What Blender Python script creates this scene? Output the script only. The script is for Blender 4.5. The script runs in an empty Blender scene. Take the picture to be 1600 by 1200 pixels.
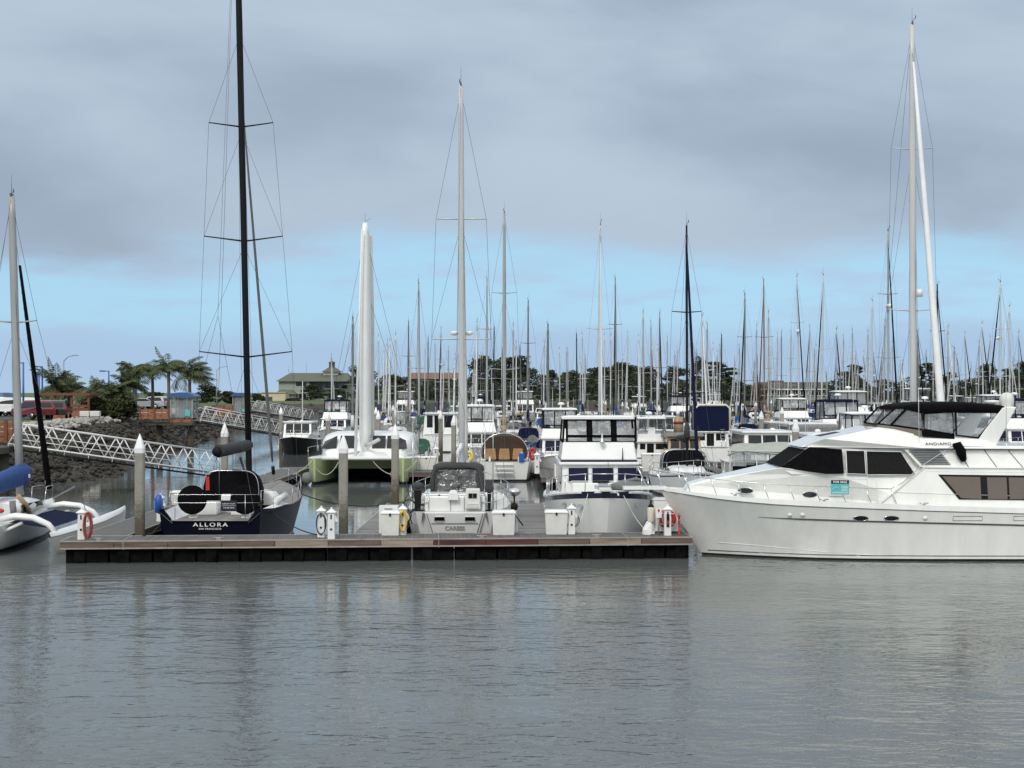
import bpy, bmesh, math, random
from mathutils import Vector, Matrix, noise
R = math.radians
SC = bpy.context.scene
COL = SC.collection
random.seed(11)
# ---- photograph geometry: eye 5.5 m above the water, looking along +Y
F, CX, HY, EYE = 2300.0, 800.0, 612.0, 5.5
def WX(px, d): return (px - CX) / F * d
def WZ(py, d): return EYE - (py - HY) / F * d
def WP(px, py, d): return Vector((WX(px, d), d, WZ(py, d)))
def lerp(a, b, t): return a + (b - a) * t
def sstep(a, b, x):
    t = max(0.0, min(1.0, (x - a) / (b - a))); return t * t * (3 - 2 * t)
def interp(tab, x):
    if x <= tab[0][0]: return tab[0][1]
    for (x0, y0), (x1, y1) in zip(tab, tab[1:]):
        if x <= x1: return lerp(y0, y1, (x - x0) / (x1 - x0) if x1 > x0 else 0)
    return tab[-1][1]

# ---------------------------------------------------------------- materials
def mat(name, col, rough=0.5, metal=0.0, var=0.12, scale=3.0, bump=0.0, bscale=40.0, coat=0.0, spec=0.5, alpha=1.0, stretch=None, col2=None):
    m = bpy.data.materials.new(name); m.use_nodes = True
    nt = m.node_tree; N = nt.nodes; Lk = nt.links
    b = N['Principled BSDF']
    b.inputs['Roughness'].default_value = rough; b.inputs['Metallic'].default_value = metal
    b.inputs['Specular IOR Level'].default_value = spec
    b.inputs['Coat Weight'].default_value = coat; b.inputs['Coat Roughness'].default_value = 0.08
    b.inputs['Alpha'].default_value = alpha
    tc = N.new('ShaderNodeTexCoord'); src = tc.outputs['Object']
    if stretch:
        mp = N.new('ShaderNodeMapping'); mp.inputs['Scale'].default_value = stretch
        Lk.new(src, mp.inputs[0]); src = mp.outputs[0]
    if var > 0:
        n = N.new('ShaderNodeTexNoise'); n.inputs['Scale'].default_value = scale; n.inputs['Detail'].default_value = 6; n.inputs['Roughness'].default_value = 0.62
        Lk.new(src, n.inputs['Vector'])
        cr = N.new('ShaderNodeValToRGB'); cr.color_ramp.elements[0].position = 0.3; cr.color_ramp.elements[1].position = 0.7
        c2 = col2 or tuple(min(1, c * (1 + var)) for c in col)
        c1 = tuple(c * (1 - var) for c in col)
        cr.color_ramp.elements[0].color = (*c1, 1); cr.color_ramp.elements[1].color = (*c2, 1)
        Lk.new(n.outputs['Fac'], cr.inputs[0]); Lk.new(cr.outputs[0], b.inputs['Base Color'])
    else:
        b.inputs['Base Color'].default_value = (*col, 1)
    if bump > 0:
        n2 = N.new('ShaderNodeTexNoise'); n2.inputs['Scale'].default_value = bscale; n2.inputs['Detail'].default_value = 4
        Lk.new(src, n2.inputs['Vector'])
        bp = N.new('ShaderNodeBump'); bp.inputs['Strength'].default_value = bump; bp.inputs['Distance'].default_value = 0.02
        Lk.new(n2.outputs['Fac'], bp.inputs['Height']); Lk.new(bp.outputs[0], b.inputs['Normal'])
    return m
def plank_mat(name, col, width=0.14, axis='X', rough=0.75, dark=0.35, var=0.25):
    m = mat(name, col, rough, var=0); nt = m.node_tree; N = nt.nodes; Lk = nt.links; b = N['Principled BSDF']
    tc = N.new('ShaderNodeTexCoord'); sp = N.new('ShaderNodeSeparateXYZ'); Lk.new(tc.outputs['Object'], sp.inputs[0])
    mu = N.new('ShaderNodeMath'); mu.operation = 'DIVIDE'; mu.inputs[1].default_value = width; Lk.new(sp.outputs[axis], mu.inputs[0])
    fl = N.new('ShaderNodeMath'); fl.operation = 'FLOOR'; Lk.new(mu.outputs[0], fl.inputs[0])
    fr = N.new('ShaderNodeMath'); fr.operation = 'FRACT'; Lk.new(mu.outputs[0], fr.inputs[0])
    wn = N.new('ShaderNodeTexWhiteNoise'); wn.noise_dimensions = '1D'; Lk.new(fl.outputs[0], wn.inputs['W'])
    ns = N.new('ShaderNodeTexNoise'); ns.inputs['Scale'].default_value = 5; ns.inputs['Detail'].default_value = 6
    mp = N.new('ShaderNodeMapping'); mp.inputs['Scale'].default_value = (6, .5, 1) if axis == 'X' else (.5, 6, 1)
    Lk.new(tc.outputs['Object'], mp.inputs[0]); Lk.new(mp.outputs[0], ns.inputs['Vector'])
    ad = N.new('ShaderNodeMath'); ad.operation = 'ADD'; Lk.new(wn.outputs['Value'], ad.inputs[0]); Lk.new(ns.outputs['Fac'], ad.inputs[1])
    cr = N.new('ShaderNodeValToRGB'); cr.color_ramp.elements[0].position = .3; cr.color_ramp.elements[1].position = 1.5 / 1.6
    cr.color_ramp.elements[0].color = (*[c * (1 - var) for c in col], 1); cr.color_ramp.elements[1].color = (*[c * (1 + var) for c in col], 1)
    Lk.new(ad.outputs[0], cr.inputs[0])
    gt = N.new('ShaderNodeMath'); gt.operation = 'LESS_THAN'; gt.inputs[1].default_value = .08; Lk.new(fr.outputs[0], gt.inputs[0])
    mx = N.new('ShaderNodeMix'); mx.data_type = 'RGBA'; mx.inputs[7].default_value = (*[c * dark for c in col], 1)
    Lk.new(gt.outputs[0], mx.inputs[0]); Lk.new(cr.outputs[0], mx.inputs[6]); Lk.new(mx.outputs[2], b.inputs['Base Color'])
    return m
def clear_mat(name, col=(.8, .85, .88), tr=0.75, rough=0.08, crinkle=0.0):
    m = bpy.data.materials.new(name); m.use_nodes = True; nt = m.node_tree; N = nt.nodes; Lk = nt.links
    N.remove(N['Principled BSDF']); out = N['Material Output']
    t = N.new('ShaderNodeBsdfTransparent'); t.inputs[0].default_value = (*col, 1)
    g = N.new('ShaderNodeBsdfPrincipled'); g.inputs['Base Color'].default_value = (*[c * .55 for c in col], 1); g.inputs['Roughness'].default_value = rough
    if crinkle:
        tc = N.new('ShaderNodeTexCoord'); n = N.new('ShaderNodeTexNoise'); n.inputs['Scale'].default_value = 5; n.inputs['Detail'].default_value = 5; n.inputs['Distortion'].default_value = 2.0
        mp = N.new('ShaderNodeMapping'); mp.inputs['Scale'].default_value = (1, .8, 2.2); Lk.new(tc.outputs['Object'], mp.inputs[0]); Lk.new(mp.outputs[0], n.inputs['Vector'])
        bp = N.new('ShaderNodeBump'); bp.inputs['Strength'].default_value = crinkle; bp.inputs['Distance'].default_value = .12; Lk.new(n.outputs['Fac'], bp.inputs['Height']); Lk.new(bp.outputs[0], g.inputs['Normal'])
    mx = N.new('ShaderNodeMixShader'); mx.inputs[0].default_value = 1 - tr
    Lk.new(t.outputs[0], mx.inputs[1]); Lk.new(g.outputs[0], mx.inputs[2]); Lk.new(mx.outputs[0], out.inputs[0])
    return m
M = {}
def mk():
    M['white'] = mat('gelcoat_white', (.78, .79, .77), .28, var=.05, scale=.8, coat=.3)
    M['yacht'] = mat('yacht_gelcoat', (.83, .84, .80), .2, var=.08, scale=1.2, coat=.5, stretch=(1.5, 1.5, .25))
    M['white2'] = mat('gelcoat_dull', (.68, .69, .67), .4, var=.09, scale=1.5)
    M['cream'] = mat('cream_gelcoat', (.66, .62, .52), .4, var=.08)
    M['greyhull'] = mat('grey_hull', (.50, .52, .50), .35, var=.06, scale=.7)
    M['trawhull'] = mat('trawler_hull', (.74, .755, .74), .4, var=.06, scale=.9)
    M['navy'] = mat('navy_paint', (.012, .018, .045), .15, var=.1, coat=.5)
    M['alloranavy'] = mat('dark_navy_hull', (.005, .006, .016), .38, var=.1, spec=.12)
    M['blackhull'] = mat('black_hull', (.007, .007, .008), .4, var=.2, spec=.15)
    M['bluehull'] = mat('blue_hull', (.03, .07, .18), .25, var=.1)
    M['green'] = mat('lime_green_hull', (.43, .50, .27), .3, var=.05, scale=.8)
    M['boot'] = mat('boot_stripe', (.015, .016, .02), .4, var=.2)
    M['bootblue'] = mat('blue_boot', (.02, .05, .16), .4, var=.2)
    M['bootred'] = mat('red_boot', (.22, .03, .03), .5, var=.2)
    M['bottom'] = mat('antifouling', (.03, .035, .04), .8, var=.3)
    M['deck'] = mat('nonskid_deck', (.62, .63, .61), .6, var=.08, scale=2)
    M['teak'] = plank_mat('weathered_teak', (.17, .165, .15), .06, 'Y')
    M['varnish'] = mat('varnished_wood', (.23, .10, .035), .25, var=.3, scale=4, stretch=(1, 8, 8))
    M['tanwood'] = mat('tan_wood', (.46, .34, .20), .45, var=.2, scale=4, stretch=(1, 6, 6))
    M['black'] = mat('black_canvas', (.0045, .0045, .0055), .9, var=.3, scale=6, bump=.3, bscale=12, spec=.08)
    M['blackpl'] = mat('black_rubber', (.008, .008, .009), .6, var=.2, spec=.2)
    M['navycan'] = mat('navy_canvas', (.007, .011, .036), .9, var=.25, scale=5, bump=.3, bscale=10, spec=.1)
    M['bluecan'] = mat('blue_canvas', (.014, .060, .22), .8, var=.2, scale=5, bump=.4, bscale=10)
    M['greencan'] = mat('green_canvas', (.03, .10, .07), .8, var=.2, scale=5)
    M['greycan'] = mat('grey_canvas', (.17, .175, .17), .85, var=.12, scale=5, bump=.5, bscale=9)
    M['dgreycan'] = mat('charcoal_canvas', (.055, .058, .06), .9, var=.15, scale=5, bump=.5, bscale=9, spec=.15)
    M['tancan'] = mat('tan_canvas', (.36, .27, .16), .85, var=.15, scale=5, bump=.4, bscale=9)
    M['sage'] = mat('sage_canvas', (.33, .36, .32), .8, var=.12, scale=3, bump=.6, bscale=4)
    M['redcan'] = mat('burgundy_canvas', (.16, .02, .03), .85, var=.2)
    M['whitecan'] = mat('white_canvas', (.70, .71, .71), .8, var=.06, scale=2, bump=.3, bscale=6)
    M['brown'] = mat('saddle_cushion', (.35, .20, .085), .7, var=.12)
    M['dbrown'] = mat('dark_brown_canvas', (.045, .026, .015), .8, var=.2)
    M['glass'] = mat('dark_glass', (.008, .009, .011), .06, var=0, spec=.55)
    M['navyglass'] = mat('window_cover', (.006, .007, .030), .6, var=.15, spec=.2)
    M['tint'] = mat('brown_blind', (.13, .105, .085), .22, var=.05, spec=.5)
    M['mesh'] = mat('window_mesh', (.006, .0065, .006), .5, var=.6, scale=14, spec=.15)
    M['clear'] = clear_mat('clear_vinyl', (.66, .68, .69), .42, .1, .35)
    M['crinkle'] = clear_mat('crinkled_vinyl', (.30, .31, .31), .30, .05, 1.0)
    M['foil'] = mat('wrinkled_vinyl', (.13, .135, .135), .16, .25, var=.5, scale=3, bump=.6, bscale=5)
    M['clear2'] = clear_mat('clear_curtain', (.93, .95, .96), .82, .06, .3)
    M['crinkle2'] = clear_mat('crinkled_side_vinyl', (.78, .80, .82), .58, .06, .9)
    M['smoke'] = clear_mat('smoked_screen', (.45, .40, .34), .35, .1)
    M['greenglass'] = clear_mat('tinted_glass', (.75, .88, .82), .62, .05)
    M['steel'] = mat('stainless', (.62, .63, .64), .22, .9, var=.05)
    M['alum'] = mat('mast_alloy', (.37, .375, .37), .4, .12, var=.08, scale=1.2, stretch=(3, 3, .3))
    M['alumw'] = mat('white_mast', (.52, .53, .525), .35, .0, var=.06, scale=1.2, stretch=(3, 3, .3))
    M['alumd'] = mat('bronze_mast', (.20, .19, .175), .4, .4, var=.12, scale=1.2)
    M['alumb'] = mat('black_mast', (.008, .008, .009), .5, .0, var=.25, spec=.2)
    M['woodmast'] = mat('wooden_mast', (.24, .165, .10), .45, var=.2, scale=3, stretch=(4, 4, .3))
    M['wire'] = mat('rigging_wire', (.10, .105, .11), .4, .5, var=0)
    M['wirel'] = mat('pale_wire', (.42, .43, .44), .4, .3, var=0)
    M['rope'] = mat('mooring_rope', (.55, .53, .46), .9, var=.15, scale=30)
    M['droprope'] = mat('dark_rope', (.02, .02, .022), .9, var=.2, scale=30)
    M['plastic'] = mat('white_plastic', (.74, .75, .74), .35, var=.05, scale=3)
    M['oldplastic'] = mat('aged_fibreglass', (.66, .66, .62), .5, var=.08, scale=3)
    M['conc'] = mat('piling_concrete', (.30, .285, .24), .85, var=.14, scale=3, bump=.4, bscale=25)
    M['wetconc'] = mat('weedy_concrete', (.075, .066, .045), .85, var=.5, scale=6, bump=.7, bscale=18)
    M['float'] = mat('dock_float', (.006, .006, .006), .95, var=.6, scale=4, spec=.04)
    M['fingerdeck'] = plank_mat('finger_boards', (.15, .15, .145), .34, 'X', .85, .2, .4)
    M['navyfurl'] = mat('navy_sailcloth', (.007, .011, .036), .9, var=.25, spec=.1); M['blackfurl'] = mat('black_sailcloth', (.006, .006, .008), .9, var=.25, spec=.1); M['whitefurl'] = mat('white_sailcloth', (.62, .63, .63), .8, var=.08); M['redfurl'] = mat('red_sailcloth', (.14, .02, .03), .85, var=.2)
    M['fascia'] = mat('fascia_timber', (.125, .09, .068), .85, var=.6, scale=1.2, stretch=(.35, 4, 5), bump=.3)
    M['fasciap'] = mat('pale_fascia_timber', (.27, .215, .16), .85, var=.5, scale=1.2, stretch=(.35, 4, 5), bump=.3)
    M['fasciar'] = mat('red_fascia_timber', (.085, .026, .02), .7, var=.6, scale=1.5, stretch=(.4, 4, 5), bump=.3)
    M['lip'] = mat('aluminium_edge', (.31, .30, .28), .6, .1, var=.3, scale=2)
    M['dockdeck'] = plank_mat('dock_planks', (.088, .086, .08), .145, 'X')
    M['dockdeckY'] = plank_mat('finger_planks', (.13, .13, .122), .145, 'Y')
    M['red'] = mat('red_paint', (.42, .025, .02), .4, var=.1)
    M['redhose'] = mat('red_hose', (.26, .045, .03), .5, var=.15)
    M['yellow'] = mat('yellow_hose', (.62, .42, .06), .5, var=.1)
    M['lemon'] = mat('yellow_foam', (.72, .58, .09), .6, var=.05)
    M['blue'] = mat('blue_plastic', (.015, .09, .38), .4, var=.1)
    M['teal'] = mat('teal_sign', (.10, .48, .50), .45, var=.03)
    M['signnavy'] = mat('navy_sign', (.005, .008, .022), .4, var=.05)
    M['paint'] = mat('white_lettering', (.8, .8, .8), .5, var=0)
    M['ink'] = mat('dark_lettering', (.03, .03, .035), .5, var=0)
    M['greyink'] = mat('grey_lettering', (.30, .31, .31), .5, var=0)
    M['aluwhite'] = mat('gangway_paint', (.72, .73, .72), .45, var=.06)
    M['seal'] = mat('hull_line', (.05, .05, .055), .5, var=0)
mk()

# ---------------------------------------------------------------- mesh builder
class MB:
    def __init__(s): s.v = []; s.f = []; s.m = []; s.sm = []
    def add(s, vs, fs, mi=0, smooth=False):
        o = len(s.v); s.v.extend([tuple(v) for v in vs])
        for f in fs:
            s.f.append([i + o for i in f]); s.m.append(mi); s.sm.append(smooth)
        return s
    def box(s, x0, x1, y0, y1, z0, z1, mi=0):
        return s.add([(x0, y0, z0), (x1, y0, z0), (x1, y1, z0), (x0, y1, z0), (x0, y0, z1), (x1, y0, z1), (x1, y1, z1), (x0, y1, z1)],
              [(0, 3, 2, 1), (4, 5, 6, 7), (0, 1, 5, 4), (1, 2, 6, 5), (2, 3, 7, 6), (3, 0, 4, 7)], mi)
    def frus(s, x0, x1, y0, y1, z0, X0, X1, Y0, Y1, z1, mi=0):
        return s.add([(x0, y0, z0), (x1, y0, z0), (x1, y1, z0), (x0, y1, z0), (X0, Y0, z1), (X1, Y0, z1), (X1, Y1, z1), (X0, Y1, z1)],
              [(0, 3, 2, 1), (4, 5, 6, 7), (0, 1, 5, 4), (1, 2, 6, 5), (2, 3, 7, 6), (3, 0, 4, 7)], mi)
    def loft(s, rings, closed=True, cap=(True, True), mi=0, smooth=True):
        n = len(rings[0]); vs = [p for r in rings for p in r]; fs = []
        for i in range(len(rings) - 1):
            for j in range(n if closed else n - 1):
                k = (j + 1) % n
                fs.append((i * n + j, i * n + k, (i + 1) * n + k, (i + 1) * n + j))
        o = len(s.v); s.add(vs, fs, mi, smooth)
        if closed:
            if cap[0]: s.f.append([o + j for j in range(n)][::-1]); s.m.append(mi); s.sm.append(False)
            if cap[1]: s.f.append([o + (len(rings) - 1) * n + j for j in range(n)]); s.m.append(mi); s.sm.append(False)
        return s
    def tube(s, pts, r, n=6, mi=0, smooth=True, flat=1.0, cap=True):
        pts = [Vector(p) for p in pts]
        rs = r if isinstance(r, (list, tuple)) else [r] * len(pts)
        rings = []; up = None
        for i, p in enumerate(pts):
            a = pts[max(i - 1, 0)]; b = pts[min(i + 1, len(pts) - 1)]
            t = (b - a)
            if t.length < 1e-9: t = Vector((0, 0, 1))
            t.normalize()
            if up is None:
                up = Vector((0, 0, 1)) if abs(t.z) < .9 else Vector((0, 1, 0))
            u = t.cross(up)
            if u.length < 1e-6: u = t.cross(Vector((1, 0, 0)))
            u.normalize(); w = u.cross(t).normalized(); up = w
            rings.append([p + (u * math.cos(q) * flat + w * math.sin(q)) * rs[i] for q in [2 * math.pi * (k + .5) / n for k in range(n)]])
        return s.loft(rings, True, (cap, cap), mi, smooth)
    def lathe(s, prof, c=(0, 0, 0), n=16, mi=0, smooth=True, axis='Z'):
        rings = []
        for r, z in prof:
            ring = []
            for k in range(n):
                q = 2 * math.pi * k / n; a, b = r * math.cos(q), r * math.sin(q)
                p = (a, b, z) if axis == 'Z' else ((z, a, b) if axis == 'X' else (b, z, a))
                ring.append((p[0] + c[0], p[1] + c[1], p[2] + c[2]))
            rings.append(ring)
        return s.loft(rings, True, (True, True), mi, smooth)
    def ell(s, c, rad, nu=12, nv=8, mi=0):
        prof = [(math.sin(math.pi * (i + .02) / (nv + .04)), -math.cos(math.pi * (i + .02) / (nv + .04))) for i in range(nv + 1)]
        rings = [[(c[0] + rad[0] * r * math.cos(2 * math.pi * k / nu), c[1] + rad[1] * r * math.sin(2 * math.pi * k / nu), c[2] + rad[2] * z) for k in range(nu)] for r, z in prof]
        return s.loft(rings, True, (True, True), mi, True)
    def ext(s, poly, vec, mi=0, smooth=False):
        n = len(poly); vec = Vector(vec)
        a = [Vector(p) for p in poly]; b = [p + vec for p in a]
        fs = [list(range(n))[::-1], [n + i for i in range(n)]] + [(i, (i + 1) % n, n + (i + 1) % n, n + i) for i in range(n)]
        return s.add(a + b, fs, mi, smooth)
    def quad(s, a, b, c, d, mi=0, smooth=False): return s.add([a, b, c, d], [(0, 1, 2, 3)], mi, smooth)
    def torus(s, c, R0, r, n=20, k=8, axis='Y', mi=0, sx=1.0, sz=1.0):
        pts = []
        for i in range(n):
            q = 2 * math.pi * i / n; a, b = R0 * math.cos(q) * sx, R0 * math.sin(q) * sz
            cdir = Vector((math.cos(q), 0, math.sin(q)))
            ring = []
            for j in range(k):
                e = 2 * math.pi * j / k
                p = Vector((a, 0, b)) + cdir * r * math.cos(e) + Vector((0, 1, 0)) * r * math.sin(e)
                if axis == 'X': p = Vector((p.y, p.x, p.z))
                elif axis == 'Z': p = Vector((p.x, p.z, p.y))
                ring.append(p + Vector(c))
            pts.append(ring)
        pts.append(pts[0])
        return s.loft(pts, True, (False, False), mi, True)
    def xf(s, mtx, start=0):
        for i in range(start, len(s.v)): s.v[i] = tuple(mtx @ Vector(s.v[i]))
        return s
    def mesh(s, name, mats, fix=True):
        me = bpy.data.meshes.new(name); me.from_pydata(s.v, [], s.f)
        for m in mats: me.materials.append(M[m] if isinstance(m, str) else m)
        me.polygons.foreach_set('material_index', s.m); me.polygons.foreach_set('use_smooth', s.sm)
        if fix:
            bm = bmesh.new(); bm.from_mesh(me); bmesh.ops.recalc_face_normals(bm, faces=bm.faces); bm.to_mesh(me); bm.free()
        me.update(); return me
    def build(s, name, mats, parent=None, bev=0, fix=True):
        if isinstance(mats, str) or not isinstance(mats, (list, tuple)): mats = [mats]
        o = bpy.data.objects.new(name, s.mesh(name, mats, fix)); COL.objects.link(o)
        if parent is not None: o.parent = parent
        if bev:
            b = o.modifiers.new('Bevel', 'BEVEL'); b.width = bev; b.segments = 2; b.limit_method = 'ANGLE'; b.angle_limit = R(40)
        return o
def tag(o, label=None, cat=None, group=None, kind=None):
    if label: o['label'] = label
    if cat: o['category'] = cat
    if group: o['group'] = group
    if kind: o['kind'] = kind
    return o
def thing(name, label, cat, loc=(0, 0, 0), rz=0, group=None):
    o = bpy.data.objects.new(name, None); COL.objects.link(o); o.empty_display_size = .3
    o.location = loc; o.rotation_euler = (0, 0, rz)
    return tag(o, label, cat, group)
def dup(o, parent=None):
    c = o.copy(); COL.objects.link(c)
    if parent is not None: c.parent = parent
    for ch in o.children: dup(ch, c)
    return c
def text(s, size, m, parent, mtx, name='lettering', depth=.004, sx=1.0, space=1.0, bold=0):
    cu = bpy.data.curves.new(name, 'FONT'); cu.body = s; cu.size = size; cu.align_x = 'CENTER'; cu.align_y = 'CENTER'; cu.extrude = depth; cu.space_character = space; cu.offset = bold
    t = bpy.data.objects.new(name, cu); COL.objects.link(t)
    bpy.context.view_layer.update()
    me = bpy.data.meshes.new_from_object(t.evaluated_get(bpy.context.evaluated_depsgraph_get()))
    bpy.data.objects.remove(t); bpy.data.curves.remove(cu)
    me.transform(mtx @ Matrix.Diagonal((sx, 1, 1, 1))); me.materials.clear(); me.materials.append(M[m])
    o = bpy.data.objects.new(name, me); COL.objects.link(o)
    if parent is not None: o.parent = parent
    return o
def frame(o, xdir, ydir):
    x = Vector(xdir).normalized(); y = Vector(ydir).normalized(); z = x.cross(y).normalized(); y = z.cross(x)
    return Matrix(((x.x, y.x, z.x, o[0]), (x.y, y.y, z.y, o[1]), (x.z, y.z, z.z, o[2]), (0, 0, 0, 1)))

# ---------------------------------------------------------------- hulls (x forward, y port, z up, waterline z = 0)
class Hull:
    """st: rows of (x at sheer, x at waterline, half beam at sheer, half beam at waterline, sheer height)"""
    def __init__(s, st): s.st = st; s.hwt = [(a[0], a[2]) for a in st]; s.zst = [(a[0], a[4]) for a in st]
    def hw(s, x): return interp(s.hwt, x)
    def zs(s, x): return interp(s.zst, x)
    def mesh(s, mb, boot=.1, stripe=None, power=.8, keel=-.35, caps=(0, -1)):
        fr = [.25, .5, .72, .88, .94, 1.0]
        def ring(a, sd):
            xs, xw, ws, ww, z = a; pts = [(xw - .05, sd * ww * .75, keel), (xw, sd * ww, 0)]
            b = boot / z
            for q in [b] + fr:
                pts.append((lerp(xw, xs, q), sd * lerp(ww, ws, q ** power), z * q))
            return pts
        nr = len(fr) + 3
        mi = [2, 1] + [0] * (len(fr))
        if stripe == 'both': mi[-1] = mi[-2] = 3
        elif stripe is not None: mi[-2 if stripe == 'hi' else -1] = 3
        for sd in (1, -1):
            rs = [ring(a, sd) for a in s.st]
            o = len(mb.v); mb.v.extend([tuple(p) for r in rs for p in r])
            for i in range(len(rs) - 1):
                for j in range(nr - 1):
                    f = [o + i * nr + j, o + (i + 1) * nr + j, o + (i + 1) * nr + j + 1, o + i * nr + j + 1]
                    mb.f.append(f); mb.m.append(mi[j]); mb.sm.append(True)
        for e in caps:
            l = ring(s.st[e], 1); r = ring(s.st[e], -1)
            for j in range(nr - 1): mb.add([l[j], r[j], r[j + 1], l[j + 1]], [(0, 1, 2, 3)], mi[j], False)
        return mb
    def deckmesh(s, mb, inset=.02, drop=.03, camber=.06, x0=None, x1=None, mi=0):
        rs = []
        for a in s.st:
            if x0 is not None and a[0] < x0 - 1e-6: continue
            if x1 is not None and a[0] > x1 + 1e-6: continue
            w = max(.01, a[2] - inset); z = a[4] - drop
            rs.append([(a[0] - (.02 if a is s.st[-1] else 0), w * q, z + camber * (1 - q * q)) for q in (-1, -.75, -.4, 0, .4, .75, 1)])
        return mb.loft(rs, False, mi=mi)
    def rail(s, mb, h, x0, x1, n, inset=.06, r=.016, mid=True, mi=0, sides=(1, -1), wrap=True, lean=0, stan=True, out=0):
        for sd in sides:
            top = []; 
            for i in range(n + 1):
                x = lerp(x0, x1, i / n); y = sd * max(.02, s.hw(x) - inset); z = s.zs(x)
                p = Vector((x + lean, y + sd * out, z + h)); top.append(p)
                if stan: mb.tube([(x, y, z - .02), p], r, 5, mi)
            mb.tube(top, r, 5, mi)
            if mid: mb.tube([(p.x - lean * .5, p.y - sd * out * .5, p.z - h * .5) for p in top], r * .6, 4, mi)
        if wrap:
            x = x1; y = max(.02, s.hw(x) - inset) + out; z = s.zs(x) + h
            mb.tube([(x + lean, y, z), (x + lean + min(.35, y), y * .35, z + .02), (x + lean + min(.35, y), -y * .35, z + .02), (x + lean, -y, z)], r, 5, mi)
        return mb
def sail_hull(L, B, fb=1.1, fs=.95, tw=.62, rake=.9, trr=-.25, n=15, tm=.42):
    st = []
    for i in range(n):
        t = i / (n - 1); t = t ** .92
        if t < tm: k = tw + (1 - tw) * math.sin(math.pi / 2 * t / tm)
        else: k = max(0, 1 - ((t - tm) / (1 - tm)) ** 2.0)
        ws = max(.035, B / 2 * k); ww = max(.02, ws * (.88 - .25 * t ** 2))
        z = lerp(fs, fb, t) - .16 * math.sin(math.pi * t) + .12 * t ** 3
        xs = -L / 2 + L * t
        st.append((xs, xs - rake * t ** 5 - trr * (1 - t) ** 6, ws, ww, z))
    return Hull(st)
def motor_hull(L, B, fb=1.9, fs=1.15, tw=.9, rake=1.3, n=15, tm=.45, p=2.6):
    st = []
    for i in range(n):
        t = (i / (n - 1)) ** .85
        k = tw + (1 - tw) * sstep(0, tm, t) if t < tm else max(0, 1 - ((t - tm) / (1 - tm)) ** p)
        ws = max(.05, B / 2 * k); ww = max(.02, ws * (.93 - .42 * t ** 2.2))
        z = lerp(fs, fb, t ** 1.8) - .05 * math.sin(math.pi * t)
        xs = -L / 2 + L * t
        st.append((xs, xs - rake * t ** 5, ws, ww, z))
    return Hull(st)
def house(mb, prof, hw, mi=0, smooth=False):
    """superstructure: closed profile of (x, z), half width hw(x, z), mirrored about the centreline"""
    l = [(x, hw(x, z), z) for x, z in prof]; r = [(x, -hw(x, z), z) for x, z in prof]; n = len(prof)
    fs = [list(range(n)), [n + i for i in range(n)][::-1]] + [(i, (i + 1) % n, n + (i + 1) % n, n + i) for i in range(n)]
    return mb.add(l + r, fs, mi, smooth)
def side(mb, poly, hw, sd, off=.012, th=.02, mi=0):
    """a thin panel lying on one side of a house"""
    a = [(x, sd * (hw(x, z) + off), z) for x, z in poly]; b = [(x, sd * (hw(x, z) + off - th), z) for x, z in poly]; n = len(poly)
    return mb.add(a + b, [list(range(n)), [n + i for i in range(n)][::-1]] + [(i, (i + 1) % n, n + (i + 1) % n, n + i) for i in range(n)], mi)
def cross(mb, poly_yz, x, dx=.02, mi=0, slope=0, z0=0):
    """a thin panel facing fore or aft, poly of (y, z); slope leans it with height"""
    return mb.ext([(x + slope * (z - z0), y, z) for y, z in poly_yz], (dx, 0, 0), mi)
def lofty(mb, secs, mi=0, smooth=True, caps=(True, True)):
    """secs: list of (x, halfwidth, z0, z1, roundness) -> arch section loft (canvas tops, cabin trunks)"""
    rings = []
    for x, w, z0, z1, rd in secs:
        ring = []
        for q in (0, .08, .22, .38, .5, .62, .78, .92, 1):
            a = math.pi * (1 - q); y = math.cos(a); zz = math.sin(a)
            y = math.copysign(abs(y) ** rd, y); zz = abs(zz) ** rd
            ring.append((x, w * -y, lerp(z0, z1, zz)))
        rings.append(ring)
    return mb.loft(rings, True, caps, mi, smooth)
# ---------------------------------------------------------------- camera, sun, sky
cam = bpy.data.cameras.new('camera'); cam.sensor_width = 36; cam.lens = 36 * F / 1600; cam.shift_y = (HY - 600) / 1600
cam.clip_end = 12000; cam.clip_start = .5
co = bpy.data.objects.new('camera', cam); COL.objects.link(co); co.location = (0, 0, EYE); co.rotation_euler = (R(90), 0, 0); SC.camera = co
SUN_EL, SUN_AZ = R(40), R(200)     # azimuth measured clockwise from +Y: behind the eye, a little to the left
sl = bpy.data.lights.new('sun', 'SUN'); sl.energy = 1.5; sl.angle = R(14); sl.color = (1, .96, .9)
so = bpy.data.objects.new('sun', sl); COL.objects.link(so)
sd_ = Vector((math.sin(SUN_AZ) * math.cos(SUN_EL), math.cos(SUN_AZ) * math.cos(SUN_EL), math.sin(SUN_EL)))
so.rotation_euler = sd_.to_track_quat('Z', 'Y').to_euler(); so.location = sd_ * 300
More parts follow.
